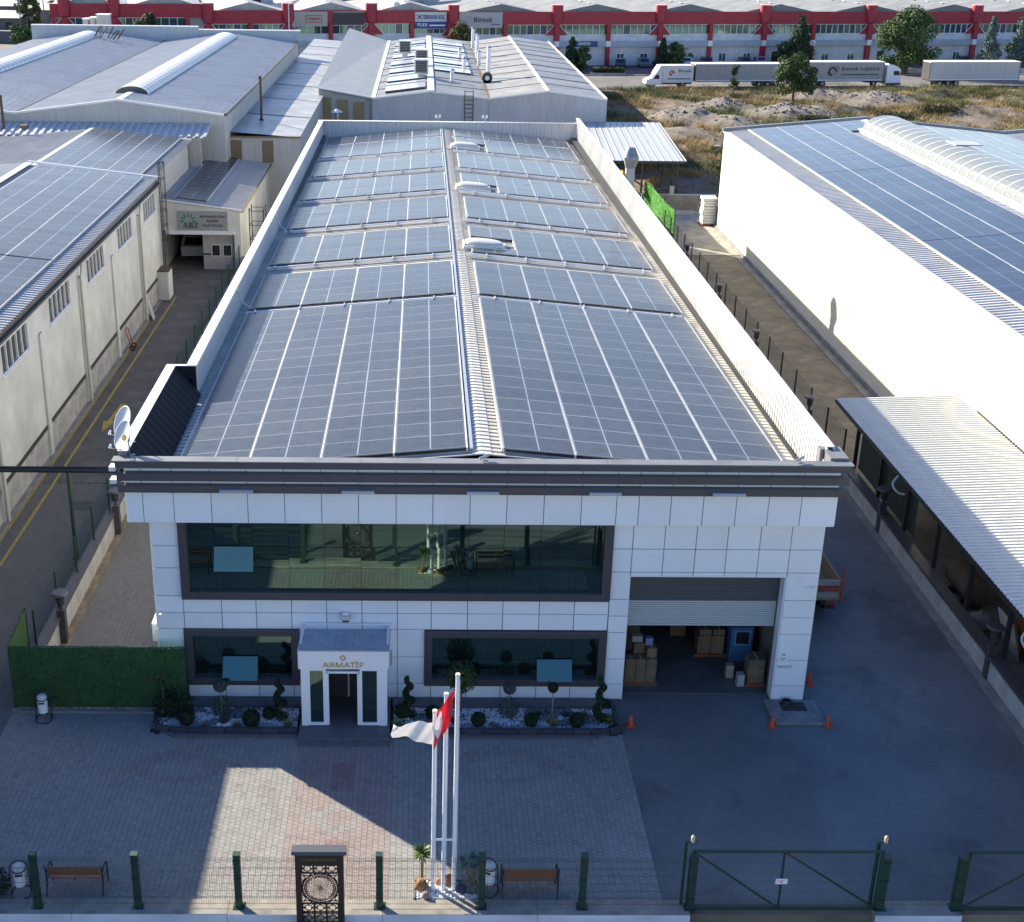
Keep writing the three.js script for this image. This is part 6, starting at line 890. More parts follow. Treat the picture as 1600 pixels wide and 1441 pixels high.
{ // hall with the tilted grey roof between
  const b = thing('grey_roof_hall', 'hall with plain tilted grey roof and yellowish windows left of the gabled hall', 'hall', [-9, 0, -120]), P = [[-12.5, 7.3, -102.9], [-6.95, 6.35, -102.9], [-6.95, 6.4, -170], [-12.9, 7.9, -174]];
  part('roof_sheet', quads([[P[0], P[1], P[2], P[3]], [[P[0][0], P[0][1] - .12, P[0][2]], [P[1][0], P[1][1] - .12, P[1][2]], [P[2][0], P[2][1] - .12, P[2][2]], [P[3][0], P[3][1] - .12, P[3][2]]]]), mat([.30, .32, .325], { rough: .5, tex: 'streakV', size: 9 }), b);
  part('verge', [bar([P[0][0], P[0][1], P[0][2]], P[1], .1, .14), bar(P[1], P[2], .15, .15)], M.wpaint, b);
  part('wall', [prism([[-12.4, 0], [-7.0, 0], [-7.0, 6.2], [-12.4, 7.1]], -103.6, -103.3), bb(-12.4, -12.1, 0, 7.1, -170, -103.6)], M.panelwall, b);
  [-11.65, -9.95, -8.3].forEach((x) => part('window', [bb(x - .55, x + .55, 1.2, 6.35 - (x + 12) * .12, -103.29, -103.2)], mat([.34, .27, .13], { rough: .35, tex: 'streak', size: 2 }), b));
  const v = thing('roof_vent', 'small mushroom vent standing before the yellowish windows', 'vent', [-10.3, 0, -101]); part('pipe', rod([-10.3, 4.5, -99], [-10.3, 5.4, -99], .22, 12), M.steel, v); part('hood', new THREE.ConeGeometry(.6, .35, 16).translate(-10.3, 5.6, -99), M.white, v);
}
{ // great warehouse with two barrel skylights, far left
  const b = thing('warehouse', 'wide grey warehouse with two barrel skylights along its ridges, far left', 'warehouse', [-34, 0, -105]), z0 = -139, z1 = -72.3, X = [-17.6, -25.9, -34.2, -42.5, -50.8], Y = [8.55, 9.65, 8.55, 9.65, 8.55];
  part('wall', [prism([[X[4], 0], [X[0], 0], ...X.map((x, i) => [x, Y[i]])], z1 - .3, z1), bb(X[0] - .3, X[0], 0, 8.5, z0, z1 - .3)], M.panelwall, b);
  part('verge', [0, 1, 2, 3].map((i) => bar([X[i], Y[i] + .06, z1 + .05], [X[i + 1], Y[i + 1] + .06, z1 + .05], .2, .16)), M.white, b);
  for (let k = 0; k < 4; k++) for (let i = 0; i < 8; i++) { const a = z0 + i * 8.34; part('roof_sheet', ribs([X[k], Y[k] + .03, a], [0, 0, 8.3], [X[k + 1] - X[k], Y[k + 1] - Y[k], 0], [0, 1, 0], .6, .05), M.greyroof, b); }
  part('edge_gutter', [bar([X[0] + .1, Y[0] + .08, z0], [X[0] + .1, Y[0] + .08, z1], .18, .22), bar([X[2], Y[2] + .1, z0], [X[2], Y[2] + .1, z1], .16, .06)], M.frame, b);
  part('end_parapet', [bb(X[4], -30, 8.4, 10.35, z0 - .4, z0), bb(-30, -17.3, 8.4, 10.0, z0 - .42, z0 - .02)], mat([.42, .48, .52], { rough: .6, tex: 'streak', size: 4 }), b); part('parapet_cap', [bb(X[4], -30, 10.35, 10.45, z0 - .5, z0 + .1), bb(-29.99, -17.2, 10.0, 10.1, z0 - .5, z0 + .1)], M.wpaint, b);
  [[X[1], -134, -77.5, 'right'], [X[3], -134, -74, 'left']].forEach(([rx, a0, a1, s]) => {
    const t = thing('barrel_skylight', `long grey barrel skylight on the ${s} ridge of the far left warehouse`, 'skylight', [rx, 9.6, -105], 'barrel skylights on the warehouse'), w = 1.35, h = .66, seg = 44, n = 10, m = mat([.55, .56, .55], { rough: .3, side: true }), arc = (u, k = 1) => [rx - w * Math.cos(Math.PI * u) * k, 9.5 + h * Math.sin(Math.PI * u) * k];
    for (let k = 0; k < seg; k++) { const za = a0 + (a1 - a0) * k / seg, zb = a0 + (a1 - a0) * (k + 1) / seg, q = []; for (let i = 0; i < n; i++) { const A = arc(i / n), B = arc((i + 1) / n), A2 = arc(i / n, 1.02), B2 = arc((i + 1) / n, 1.02); q.push([[...A, za], [...B, za], [...B, zb - .25], [...A, zb - .25]], [[...A2, zb - .25], [...B2, zb - .25], [...B2, zb], [...A2, zb]]); } part('glazing_sheet', quads(q), m, t); }
    const q = []; for (let i = 0; i < n; i++) { const A = arc(i / n), B = arc((i + 1) / n); q.push([[...A, a1 - .1], [...B, a1 - .1], [B[0], 9.3, a1 - .1], [A[0], 9.3, a1 - .1]]); } part('end_sheet', quads(q), M.frame, t);
    part('ridge_strip', bar([rx, 9.72, a1], [rx, 9.70, z1], .5, .05), M.wpaint, t);
  });
  // lean-to roofs at its foot
  const l = thing('lean_to', 'low lean-to with white ribbed roof along the foot of the far left warehouse', 'lean-to', [-30, 0, -69]);
  part('roof_sheet', ribs([-50, 7.9, -72.2], [31.4, 0, 0], [0, -.6, 3.1], [0, 1, 0], .6, .10, [0, .5, .56, .9, .96]), mat([.60, .61, .60], { rough: .45, tex: 'streakV', size: 5 }), l); part('wall', bb(-50, -19.1, 0, 7.3, -69.6, -69.35), M.panelwall, l); part('roof_light', [bb(-33.4, -32.8, 7.4, 7.9, -71, -70.6)], M.brown, l); part('gutter', bb(-50, -18.7, 7.22, 7.3, -69.1, -68.95), M.steel, l);
  const f = thing('flat_roof_hall', 'pale flat roofed hall with brown window strips right of the far left warehouse', 'hall', [-15, 0, -110]);
  part('roof_sheet', [0, 1, 2, 3, 4, 5, 6, 7].map((i) => quads([[[-17.58, 6.9 + (i % 2) * .02, -75.2 - i * 11.4], [-11.9, 6.5 + (i % 2) * .02, -75.2 - i * 11.4], [-11.9, 6.5 + (i % 2) * .02, -86.5 - i * 11.4], [-17.58, 6.9 + (i % 2) * .02, -86.5 - i * 11.4]]])), M.paleroof, f);
  part('roof_lap', [0, 1, 2, 3, 4, 5, 6, 7].map((i) => bar([-17.5, 6.93, -86.55 - i * 11.4], [-11.95, 6.53, -86.55 - i * 11.4], .1, .03)), M.frame, f);
  part('wall', [bb(-20.2, -11.95, 0, 6.45, -75.6, -75.3), bb(-12.2, -11.98, 0, 6.42, -103, -75.6)], M.panelwall, f); part('eave_trim', bar([-20.2, 6.5, -75.2], [-11.8, 6.5, -75.2], .1, .14), M.brown, f);
  for (const x of [-17.15, -14.55]) part('window_strip', bb(x - .45, x + .45, 4.4, 6.2, -75.32, -75.24), M.brown, f);
  part('dark_opening', bb(-20.1, -18.9, 5.2, 6.2, -75.29, -75.2), M.brown, f);
  const fp = (x, z, y, h, label) => { const t = thing('flue_pipe', label, 'flue pipe', [x, y, z]); part('pipe', rod([x, y, z], [x, y + h, z], .11, 10), M.rust, t); part('collar', rod([x, y + .02, z], [x, y + .2, z], .2, 10), M.iron, t); part('tip', rod([x, y + h, z], [x, y + h + .2, z], .13, 10), M.iron, t); };
  fp(-34.6, -70.5, 7.4, 2.6, 'dark flue pipe rising from the lean-to roof at left'); fp(-15.9, -83, 6.7, 3.6, 'thin rusty flue pipe on the pale flat roof beside the warehouse');
  const tl = thing('roof_clutter', 'low tangle of steel brackets on the far end of the left ridge', 'steel frame', [-40, 9.6, -131]); for (let i = 0; i < 7; i++) part('strut', bar([-41.5 + i * .5, 9.4, -132 + rr(-1.5, 1.5)], [-40.5 + i * .5, 10.6 + rr(-.3, .5), -131 + rr(-1.5, 1.5)], .12), M.rust, tl);
  [[-44.6, .65, 1.7], [-43.75, .55, 1.9], [-42.4, 1.5, 2.3]].forEach(([x, w, h], i) => { const s = thing('roof_duct', `pale tall ${i === 2 ? 'double ' : ''}duct behind the warehouse parapet, ${['left', 'middle', 'right'][i]} of three`, 'duct', [x, 9, -142], 'ducts behind the warehouse'); part('shaft', bb(x - w / 2, x + w / 2, 4, 9.4 + h * .9, -143, -141.6), M.panelwall, s); part('cap', bb(x - w / 2 - .1, x + w / 2 + .1, 9.4 + h * .9, 9.5 + h * .9, -143.1, -141.5), M.wpaint, s); });
}
// ---------- red factory row, forecourt, trucks, waste ground ----------
const ROW_A = Math.atan(.19423), rowX = (x) => [x, -202.65 - .19423 * (x - 24.64)];
function rowBuilding(label, xa, xb, y0, pillars, opts) {   // pillars: [x, big]
  const [ax, az] = rowX(xa), t = thing('factory_row', label, 'factory', [ax, y0, az], undefined, ROW_A), S = 1 / Math.cos(ROW_A), U = (x) => (x - xa) * S, L = U(xb);
  const T = 8.8, RB = 6.8, WB = 5.15, LT = 4.1, LB = 3.15, W = M.redWhite;
  lpart('red_band', [bb(0, L, RB, T, -.5, .15)], M.red, t); lpart('white_band', bb(0, L, LT, WB, -.3, .05), W, t); lpart('ledge', bb(0, L, LB, LT, -.3, .55), mat([.46, .52, .56], { rough: .7, tex: 'streak', size: 4 }), t);
  lpart('lower_wall', bb(0, L, -2, LB, -.4, 0), W, t); lpart('inner_wall', bb(0, L, WB, RB, -.6, -.5), M.panelwall, t);
  { const g = []; for (let x = 2; x < L; x += 2.02) g.push(bb(x - .03, x + .03, RB + .05, T - .05, .15, .158)); lpart('band_joint', g, mat([.24, .015, .03], { rough: .6 }), t); }
  lpart('coping', bb(0, L, T, T + .1, -.6, .25), mat([.30, .05, .07], { rough: .5 }), t);
  pillars.forEach(([x, big], i) => {
    const u = U(x);
    if (big) { lpart('drum_tower', [new THREE.CylinderGeometry(1.0, 1.0, 2.6, 24).translate(u, T - .1, .1), new THREE.CylinderGeometry(.85, .85, .5, 24).translate(u, T - 1.5, .2)], M.red, t); lpart('drum_cap', new THREE.CylinderGeometry(1.03, 1.03, .12, 24).translate(u, T + 1.2, .1), mat([.7, .35, .35], { rough: .5 }), t); lpart('pillar', bb(u - .45, u + .45, -1, RB + .1, -.3, .62), M.red, t);
      for (const s of [-1, 1]) { lpart('gusset', prism([[u + s * .45, WB - .05], [u + s * 2.0, WB - .05], [u + s * .45, RB + .02]].map((q) => q), -.3, .2), M.red, t); lpart('gusset_edge', bar([u + s * 2.05, WB, .22], [u + s * .5, RB - .05, .22], .08), M.wpaint, t); }
    } else lpart('pillar', bb(u - .33, u + .33, -1, RB + .1, -.3, .62), M.red, t);
    lpart('pillar_block', bb(u - .42, u + .42, LB + .05, LT + .02, .5, .68), M.wpaint, t);
    // windows between this pillar and the next
    const nx = pillars[i + 1]; if (!nx) return; const a = u + (big ? .47 : .35), b = U(nx[0]) - (nx[1] ? .47 : .35), n = Math.max(3, Math.round((b - a) / 1.15));
    const win = lpart('window_strip', [bb(a, b, WB, WB + .07, -.5, .08), bb(a, b, RB - .08, RB, -.5, .08)], M.wpaint, t);
    for (let k = 0; k < n; k++) { const c = a + (b - a) * k / n, d = a + (b - a) * (k + 1) / n; lpart('pane', bb(c + .04, d - .04, WB + .07, RB - .08, -.2, -.15), rnd() < .25 ? mat([.03, .06, .10], { rough: .15 }) : M.farglass, win); lpart('mullion', bb(c - .04, c + .04, WB + .07, RB - .08, -.16, .04), M.wpaint, win); }
    if (opts.lower) { const mid = (a + b) / 2, w = (b - a) / 4; if (i % 2) { for (const s of [-1, 1]) { const q = lpart('window', [bb(mid + s * w - .72, mid + s * w + .72, .55, .65, -.02, .06), bb(mid + s * w - .72, mid + s * w + .72, 1.95, 2.05, -.02, .06), bb(mid + s * w - .72, mid + s * w - .62, .65, 1.95, -.02, .06), bb(mid + s * w + .62, mid + s * w + .72, .65, 1.95, -.02, .06), bb(mid + s * w - .04, mid + s * w + .04, .65, 1.95, -.02, .05)], M.wpaint, t); for (const e of [-1, 1]) lpart('pane', bb(mid + s * w + Math.min(e * .05, e * .62), mid + s * w + Math.max(e * .05, e * .62), .65, 1.95, 0, .02), M.farglass, q); } } else { const q = lpart('door', [bb(mid - w - .8, mid - w - .7, 0, 2.3, -.02, .08), bb(mid - w + .7, mid - w + .8, 0, 2.3, -.02, .08), bb(mid - w - .7, mid - w + .7, 2.2, 2.3, -.02, .08)], M.wpaint, t); lpart('door_leaf', bb(mid - w - .7, mid - w + .7, 0, 2.2, 0, .03), M.dark, q); const r = lpart('round_window', new THREE.TorusGeometry(.72, .09, 8, 28).translate(mid + w * .6, 1.45, .04), M.wpaint, t); lpart('pane', new THREE.CylinderGeometry(.7, .7, .04, 28).rotateX(Math.PI / 2).translate(mid + w * .6, 1.45, .01), M.farglass, r); } }
  });
  // gables running back
  const rm = mat([.27, .28, .275], { rough: .6, tex: 'stain', size: 12 }), bays = Math.max(1, Math.round(L / (opts.bay ?? 16.5)));
  for (let k = 0; k < bays; k++) { const a = L * k / bays, b = L * (k + 1) / bays, m = (a + b) / 2; lpart('roof_sheet', quads([[[a, T - .3, -.5], [m, T + 1.3, -.5], [m, T + 1.3, -75], [a, T - .3, -75]], [[m, T + 1.3, -.5], [b, T - .3, -.5], [b, T - .3, -75], [m, T + 1.3, -75]]]), opts.roof ?? rm, t); lpart('roof_light', Array.from({ length: 14 }, (_, i) => box(1.2, .06, .8, m, T + 1.36, -4 - i * 5)), M.white, t); lpart('end_wall', prism([[a, 0], [b, 0], [b, T - .3], [m, T + 1.3], [a, T - .3]], -75.3, -75), M.panelwall, t); lpart('gable_front', prism([[a, T - .32], [b, T - .32], [m, T + 1.27]], -.7, -.55), opts.roof ?? rm, t); }
  return [t, U];
}
const [rowR, UR] = rowBuilding('long red and white factory row with drum towers across the road, right part', 3.2, 152, 0, [[3.2, 1], [11.98, 0], [20.91, 1], [29.97, 0], [39.17, 1], [48.29, 0], [58.14, 1], [67.32, 0], [77.97, 1], [87.95, 0], [98.47, 1], [107.4, 0], [117, 1], [126.5, 0], [136, 1], [146, 0]], { lower: true });
const [rowM, UM] = rowBuilding('red factory row part behind the gabled hall with sign boards', -36.6, 2.6, .25, [[-36.6, 1], [-29.95, 0], [-23.92, 1], [-17.11, 0], [-10.42, 1], [-3.76, 0], [2.4, 0]], { bay: 13, roof: mat([.46, .455, .43], { rough: .5, tex: 'stain', size: 10 }) });
const [rowL, UL] = rowBuilding('red factory row part at the left end of the road', -60.75, -37.4, 1.25, [[-60.3, 0], [-58.6, 1], [-51.08, 1], [-45.56, 0], [-39.81, 0]], { bay: 12, roof: mat([.46, .455, .43], { rough: .5, tex: 'stain', size: 10 }) }); void rowL; void UL;
{ // sign boards on the row: separate things
  const board = (row, U, name, label, xa, xb, y0, y1, c, fn) => { const t = new THREE.Group(); t.name = numbered(name); t.position.copy(row.position); t.rotation.copy(row.rotation); scene.add(t); tagged(t, label, 'sign', undefined); const a = U(xa), b = U(xb); lpart('board', bb(a, b, y0, y1, .17, .30), mat(c, { rough: .6, tex: 'fine', size: 2 }), t); lpart('frame', [bb(a - .05, b + .05, y1, y1 + .08, .16, .33), bb(a - .05, b + .05, y0 - .08, y0, .16, .33)], M.steel, t); fn(t, a, b); };
  const navy = mat([.02, .05, .22], { rough: .5 }), dk = mat([.05, .05, .055], { rough: .5 }), wh = M.wpaint, rd = mat([.45, .05, .06], { rough: .5 });
  board(rowR, UR, 'company_sign', 'grey sign board with the word Birnak beside a drum tower', 4.2, 11.5, 6.45, 8.72, [.46, .46, .45], (t, a, b) => { lpart('letters', text('Birnak', 3.2, a + 4.1, 7.25, .30, { depth: .05 }), dk, t); lpart('ring', new THREE.TorusGeometry(.42, .09, 6, 18, 4.6).translate(a + 1.6, 7.7, .32), M.steel, t); lpart('small_line', bb(b - 1.9, b - .4, 6.8, 6.95, .30, .32), dk, t); });
  board(rowM, UM, 'company_sign', 'white and blue sign board reading İBRAHİM KOÇ on the red row', -3.2, 2.0, 6.0, 8.55, [.66, .66, .66], (t, a, b) => { lpart('lower_board', bb(a, b, 6.0, 7.1, .30, .315), navy, t); lpart('letters', [text('IBRAHIM KOC', 3.7, a + 3.2, 7.5, .30, { h: .68, depth: .05 }), bb(a + 1.40, a + 1.50, 8.24, 8.34, .30, .35), bb(b - .62, b - .54, 7.32, 7.46, .30, .35)], navy, t); lpart('mark', [bar([a + .3, 8.2, .32], [a + .7, 7.85, .32], .14), bar([a + .3, 7.5, .32], [a + .7, 7.85, .32], .14), bar([a + .75, 7.85, .32], [a + 1.1, 8.2, .32], .16), bar([a + .75, 7.85, .32], [a + 1.1, 7.5, .32], .16)], navy, t); lpart('letters', text('FLEX', 1.7, a + 1.25, 6.35, .315, { h: .5, depth: .04 }), wh, t); lpart('small_line', bb(a + 2.4, b - .2, 6.4, 6.62, .315, .33), wh, t); });
  board(rowM, UM, 'company_sign', 'beige sign board with a red framed word at the left of the red row', -23.3, -17.6, 6.5, 8.6, [.48, .42, .36], (t, a, b) => { const m = (a + b) / 2 + .6; lpart('letters', text('longplay', 2.1, m, 7.35, .30, { depth: .05 }), rd, t); lpart('badge', [bb(m - 1.3, m + 1.3, 8.05, 8.15, .30, .34), bb(m - 1.3, m + 1.3, 7.0, 7.1, .30, .34), bb(m - 1.35, m - 1.25, 7.1, 8.05, .30, .34), bb(m + 1.25, m + 1.35, 7.1, 8.05, .30, .34)], rd, t); });
  board(rowM, UM, 'dark_sign', 'blank dark sign board between two red pillars', -16.7, -11.6, 6.6, 8.6, [.06, .05, .055], (t, a, b) => { lpart('joint', [bb(a + 1.7, a + 1.74, 6.6, 8.6, .30, .304), bb(b - 1.7, b - 1.66, 6.6, 8.6, .30, .304)], dk, t); });
  board(rowR, UR, 'shop_sign', 'small blue sign over the ground floor of the red row, left', 23.4, 28.0, 3.15, 4.15, [.04, .09, .24], (t, a, b) => { t.children.forEach((o) => { o.position.z = .5; }); lpart('letters', text('GENTEK', 2.2, (a + b) / 2, 3.5, .80, { h: .45 }), wh, t); });
  board(rowR, UR, 'shop_sign', 'small pale sign over a ground floor door of the red row', 42.3, 45.0, 2.35, 3.1, [.6, .6, .58], (t, a, b) => { lpart('letters', text('ARKE', 1.7, (a + b) / 2, 2.55, .30, { h: .4 }), dk, t); });
  const pole = thing('light_pole', 'slim white pole in front of a drum tower on the left red row', 'pole', [-23.6, 0, -192]); part('pole', rod([-23.7, 0, -192.2], [-23.7, 10.2, -192.2], .09, 8), M.wpaint, pole); part('head', box(.5, .12, .2, -23.5, 10.2, -192.2), M.wpaint, pole); part('base', bb(-23.9, -23.5, 0, .3, -192.4, -192), M.conc, pole);
}
{ // sheds on and behind the red row at left
  const sh = (name, label, x0, x1, z, y0, y1, c, rc) => { const t = thing(name, label, 'building', [(x0 + x1) / 2, 0, z]); part('wall', bb(x0, x1, 0, y1, z - 14, z), mat(c, { tex: 'streak', size: 4 }), t); part('roof', quads([[[x0 - .3, y1 + .1, z + .4], [x1 + .3, y1 + .1, z + .4], [x1 + .3, y1 + 2, z - 15], [x0 - .3, y1 + 2, z - 15]]]), mat(rc, { rough: .5, tex: 'stain', size: 6 }), t); const n = Math.round((x1 - x0) / 3); for (let i = 0; i < n; i++) part('window', bb(x0 + (i + .25) * (x1 - x0) / n, x0 + (i + .75) * (x1 - x0) / n, y1 - 2.2, y1 - .8, z, z + .06), M.dark, t); void y0; };
  sh('roof_house', 'white upper storey block with a blue-white roof behind the red row', -34, -29, -205, 0, 11.2, [.55, .56, .55], [.5, .56, .6]);
  sh('ribbed_hall', 'ochre brown ribbed hall behind the left red row', -22, -8, -232, 0, 14.5, [.26, .19, .11], [.5, .5, .48]);
  const si = thing('grey_silo', 'grey domed silo behind the red row left of the white and blue sign', 'silo', [-3.6, 0, -226]); part('shell', new THREE.CylinderGeometry(2.2, 2.2, 13, 20).translate(-4, 6.5, -226), M.steel, si); part('dome', new THREE.SphereGeometry(2.2, 20, 8, 0, 6.2832, 0, 1.57).translate(-4, 13, -226), M.steel, si);
  for (const [x, s] of [[-6.2, 'left'], [-4.4, 'right']]) { const d = thing('satellite_dish', `small white dish on the roof edge of the red row, the ${s} of two`, 'satellite dish', [x, 9, -198], 'dishes on the red row'); const pts = []; for (let i = 0; i <= 6; i++) pts.push(new THREE.Vector2(.5 * i / 6 + .001, .1 * (i / 6) ** 2)); part('reflector', new THREE.LatheGeometry(pts, 18).rotateX(1.2).translate(x, 9.9, -198.2), M.white, d); part('mast', rod([x, 8.8, -198.3], [x, 9.8, -198.3], .05), M.steel, d); }
}
{ // lorries on the road
  const lane = (x) => [x, -170.9 - .13 * (x - 32)], ang = Math.atan(.13);
  const tarp = mat([.42, .40, .38], { rough: .75, tex: 'streak', size: 3 }), tarpW = mat([.60, .59, .57], { rough: .7, tex: 'streak', size: 3 }), top = mat([.74, .73, .70], { rough: .6 });
  const wheelG = boxUV(clean(new THREE.CylinderGeometry(.5, .5, .35, 18).rotateX(Math.PI / 2))), hubG = boxUV(clean(new THREE.CylinderGeometry(.22, .22, .37, 12).rotateX(Math.PI / 2)));
  const wheel = (t, x, z) => { const w = piece('wheel', wheelG, M.tyre, t, x, .5, z); piece('rim', hubG, M.chrome, w, 0, 0, 0); };
  const trailer = (name, label, x, L, H, m, fn) => { const [a, z] = lane(x), t = thing(name, label, 'trailer', [a, 0, z], undefined, ang); lpart('curtain_side', bb(.06, L - .06, 1.05, H - .12, -2.45, 0), m, t); lpart('roof_edge', bb(0, L, H - .12, H, -2.5, .04), top, t); lpart('chassis', bb(.2, L - .2, .85, 1.05, -2.4, -.05), M.frame, t); lpart('corner_post', [bb(0, .1, 1.0, H - .12, -2.5, .03), bb(L - .1, L, 1.0, H - .12, -2.5, .03)], M.frame, t); lpart('bottom_rail', bb(.1, L - .1, .98, 1.12, -.02, .03), M.wpaint, t); lpart('underrun_guard', [bb(L * .3, L * .62, .5, .56, -.1, -.06), bb(L * .3, L * .62, .75, .8, -.1, -.06)], M.steel, t); for (let k = 1; k < 6; k++) lpart('strap', bb(L * k / 6 - .03, L * k / 6 + .03, 1.05, H - .2, 0, .012), M.steel, t); for (let k = 0; k < 3; k++) { wheel(t, fn.rev ? L - 2 - k * 1.35 : 2 + k * 1.35, -.25); wheel(t, fn.rev ? L - 2 - k * 1.35 : 2 + k * 1.35, -2.2); } fn.f && fn.f(t, L); return t; };
  // box lorry facing left
  const [x1, z1] = lane(32), v = thing('box_lorry', 'white box lorry facing left with a red and dark logo, leftmost on the road', 'lorry', [x1, 0, z1], undefined, ang);
  lpart('box', [bb(2.35, 7.1, .75, 3.25, -2.3, 0)], M.white, v); lpart('fairing', prism([[1.2, 2.0], [2.35, 2.0], [2.35, 3.25], [1.95, 3.2]], -2.2, -.1), M.white, v); lpart('cab', prism([[-.2, .45], [2.3, .45], [2.3, 2.0], [1.25, 2.05], [.75, 1.45], [-.1, 1.15]], -2.05, -.12), M.wpaint, v); lpart('side_window', prism([[1.0, 1.3], [1.85, 1.3], [1.85, 1.9], [1.32, 1.9]], -.12, -.09), M.dark, v); lpart('windscreen', quads([[[.76, 1.46, -1.95], [.76, 1.46, -.22], [1.22, 2.0, -.22], [1.22, 2.0, -1.95]]].map((q) => q.map((p) => [p[0] - .03, p[1] + .02, p[2]]))), M.dark, v); lpart('bumper', bb(-.26, .1, .35, .6, -2.05, -.12), M.frame, v); lpart('chassis', bb(2.2, 7.0, .5, .75, -2.1, -.2), M.frame, v); for (const x of [.85, 5.6]) { wheel(v, x, -.3); wheel(v, x, -1.9); }
  const rd = mat([.45, .08, .06], { rough: .6 }), dk = mat([.06, .055, .06], { rough: .6 });
  lpart('letters', text('Birnak', 2.0, 5.75, 2.25, 0, { h: .48, depth: .02 }), dk, v); lpart('letters', text('Lojistik', 1.35, 5.6, 1.85, 0, { font: 'sans_regular', h: .3, depth: .02 }), mat([.5, .35, .34], { rough: .6 }), v); lpart('logo', [new THREE.TorusGeometry(.34, .10, 6, 20, 4.4).translate(3.75, 2.15, .01), bar([3.6, 1.9, .01], [3.95, 2.4, .01], .12)], rd, v); lpart('stripe', bb(3.1, 6.7, 1.25, 1.38, 0, .015), dk, v);
  trailer('trailer', 'grey curtain-side trailer without writing behind the box lorry', 39.3, 15.0, 3.5, tarp, { rev: true });
  trailer('trailer', 'curtain-side trailer with the Birnak Lojistik lettering coupled to a white tractor', 54.9, 14.4, 3.75, tarp, { f: (t) => { lpart('letters', text('Birnak Lojistik', 6.2, 10.6, 2.35, .0, { h: .62, depth: .02 }), dk, t); lpart('stripe', bb(7.5, 13.6, 1.8, 1.95, 0, .015), dk, t); lpart('logo', [new THREE.TorusGeometry(.55, .16, 6, 24, 4.6).translate(6.1, 2.35, .01), new THREE.TorusGeometry(.85, .05, 5, 24).scale(1.1, .55, 1).rotateZ(.5).translate(6.2, 2.45, .01)], mat([.12, .06, .07], { rough: .6 }), t); } });
  trailer('trailer', 'pale curtain-side trailer cut off by the right frame edge', 76.6, 15, 3.75, tarpW, {});
  const [x2, z2] = lane(69.6), c = thing('tractor_unit', 'white tractor unit facing right in front of the lettered trailer', 'lorry', [x2, 0, z2], undefined, ang);
  lpart('cab', prism([[.1, .6], [2.45, .6], [2.5, 1.6], [2.25, 2.75], [.1, 2.85]], -2.35, 0), M.wpaint, c); lpart('roof_fairing', prism([[.1, 2.85], [2.2, 2.75], [1.5, 3.15], [.3, 3.45]], -2.25, -.1), M.wpaint, c); lpart('side_window', prism([[1.2, 1.75], [2.2, 1.75], [2.05, 2.4], [1.2, 2.4]], 0, .02), M.dark, c); lpart('windscreen', quads([[[2.50, 1.65, -2.2], [2.50, 1.65, -.15], [2.30, 2.6, -.15], [2.30, 2.6, -2.2]]]), M.dark, c); lpart('mirror', bb(2.3, 2.45, 1.8, 2.3, .05, .25), M.frame, c); lpart('bumper', bb(.2, 2.55, .3, .62, -2.35, 0), M.frame, c); wheel(c, 1.4, -.25); wheel(c, 1.4, -2.1); wheel(c, -1.8, -.3); lpart('chassis', bb(-3, .1, .6, .85, -1.8, -.5), M.frame, c);
}
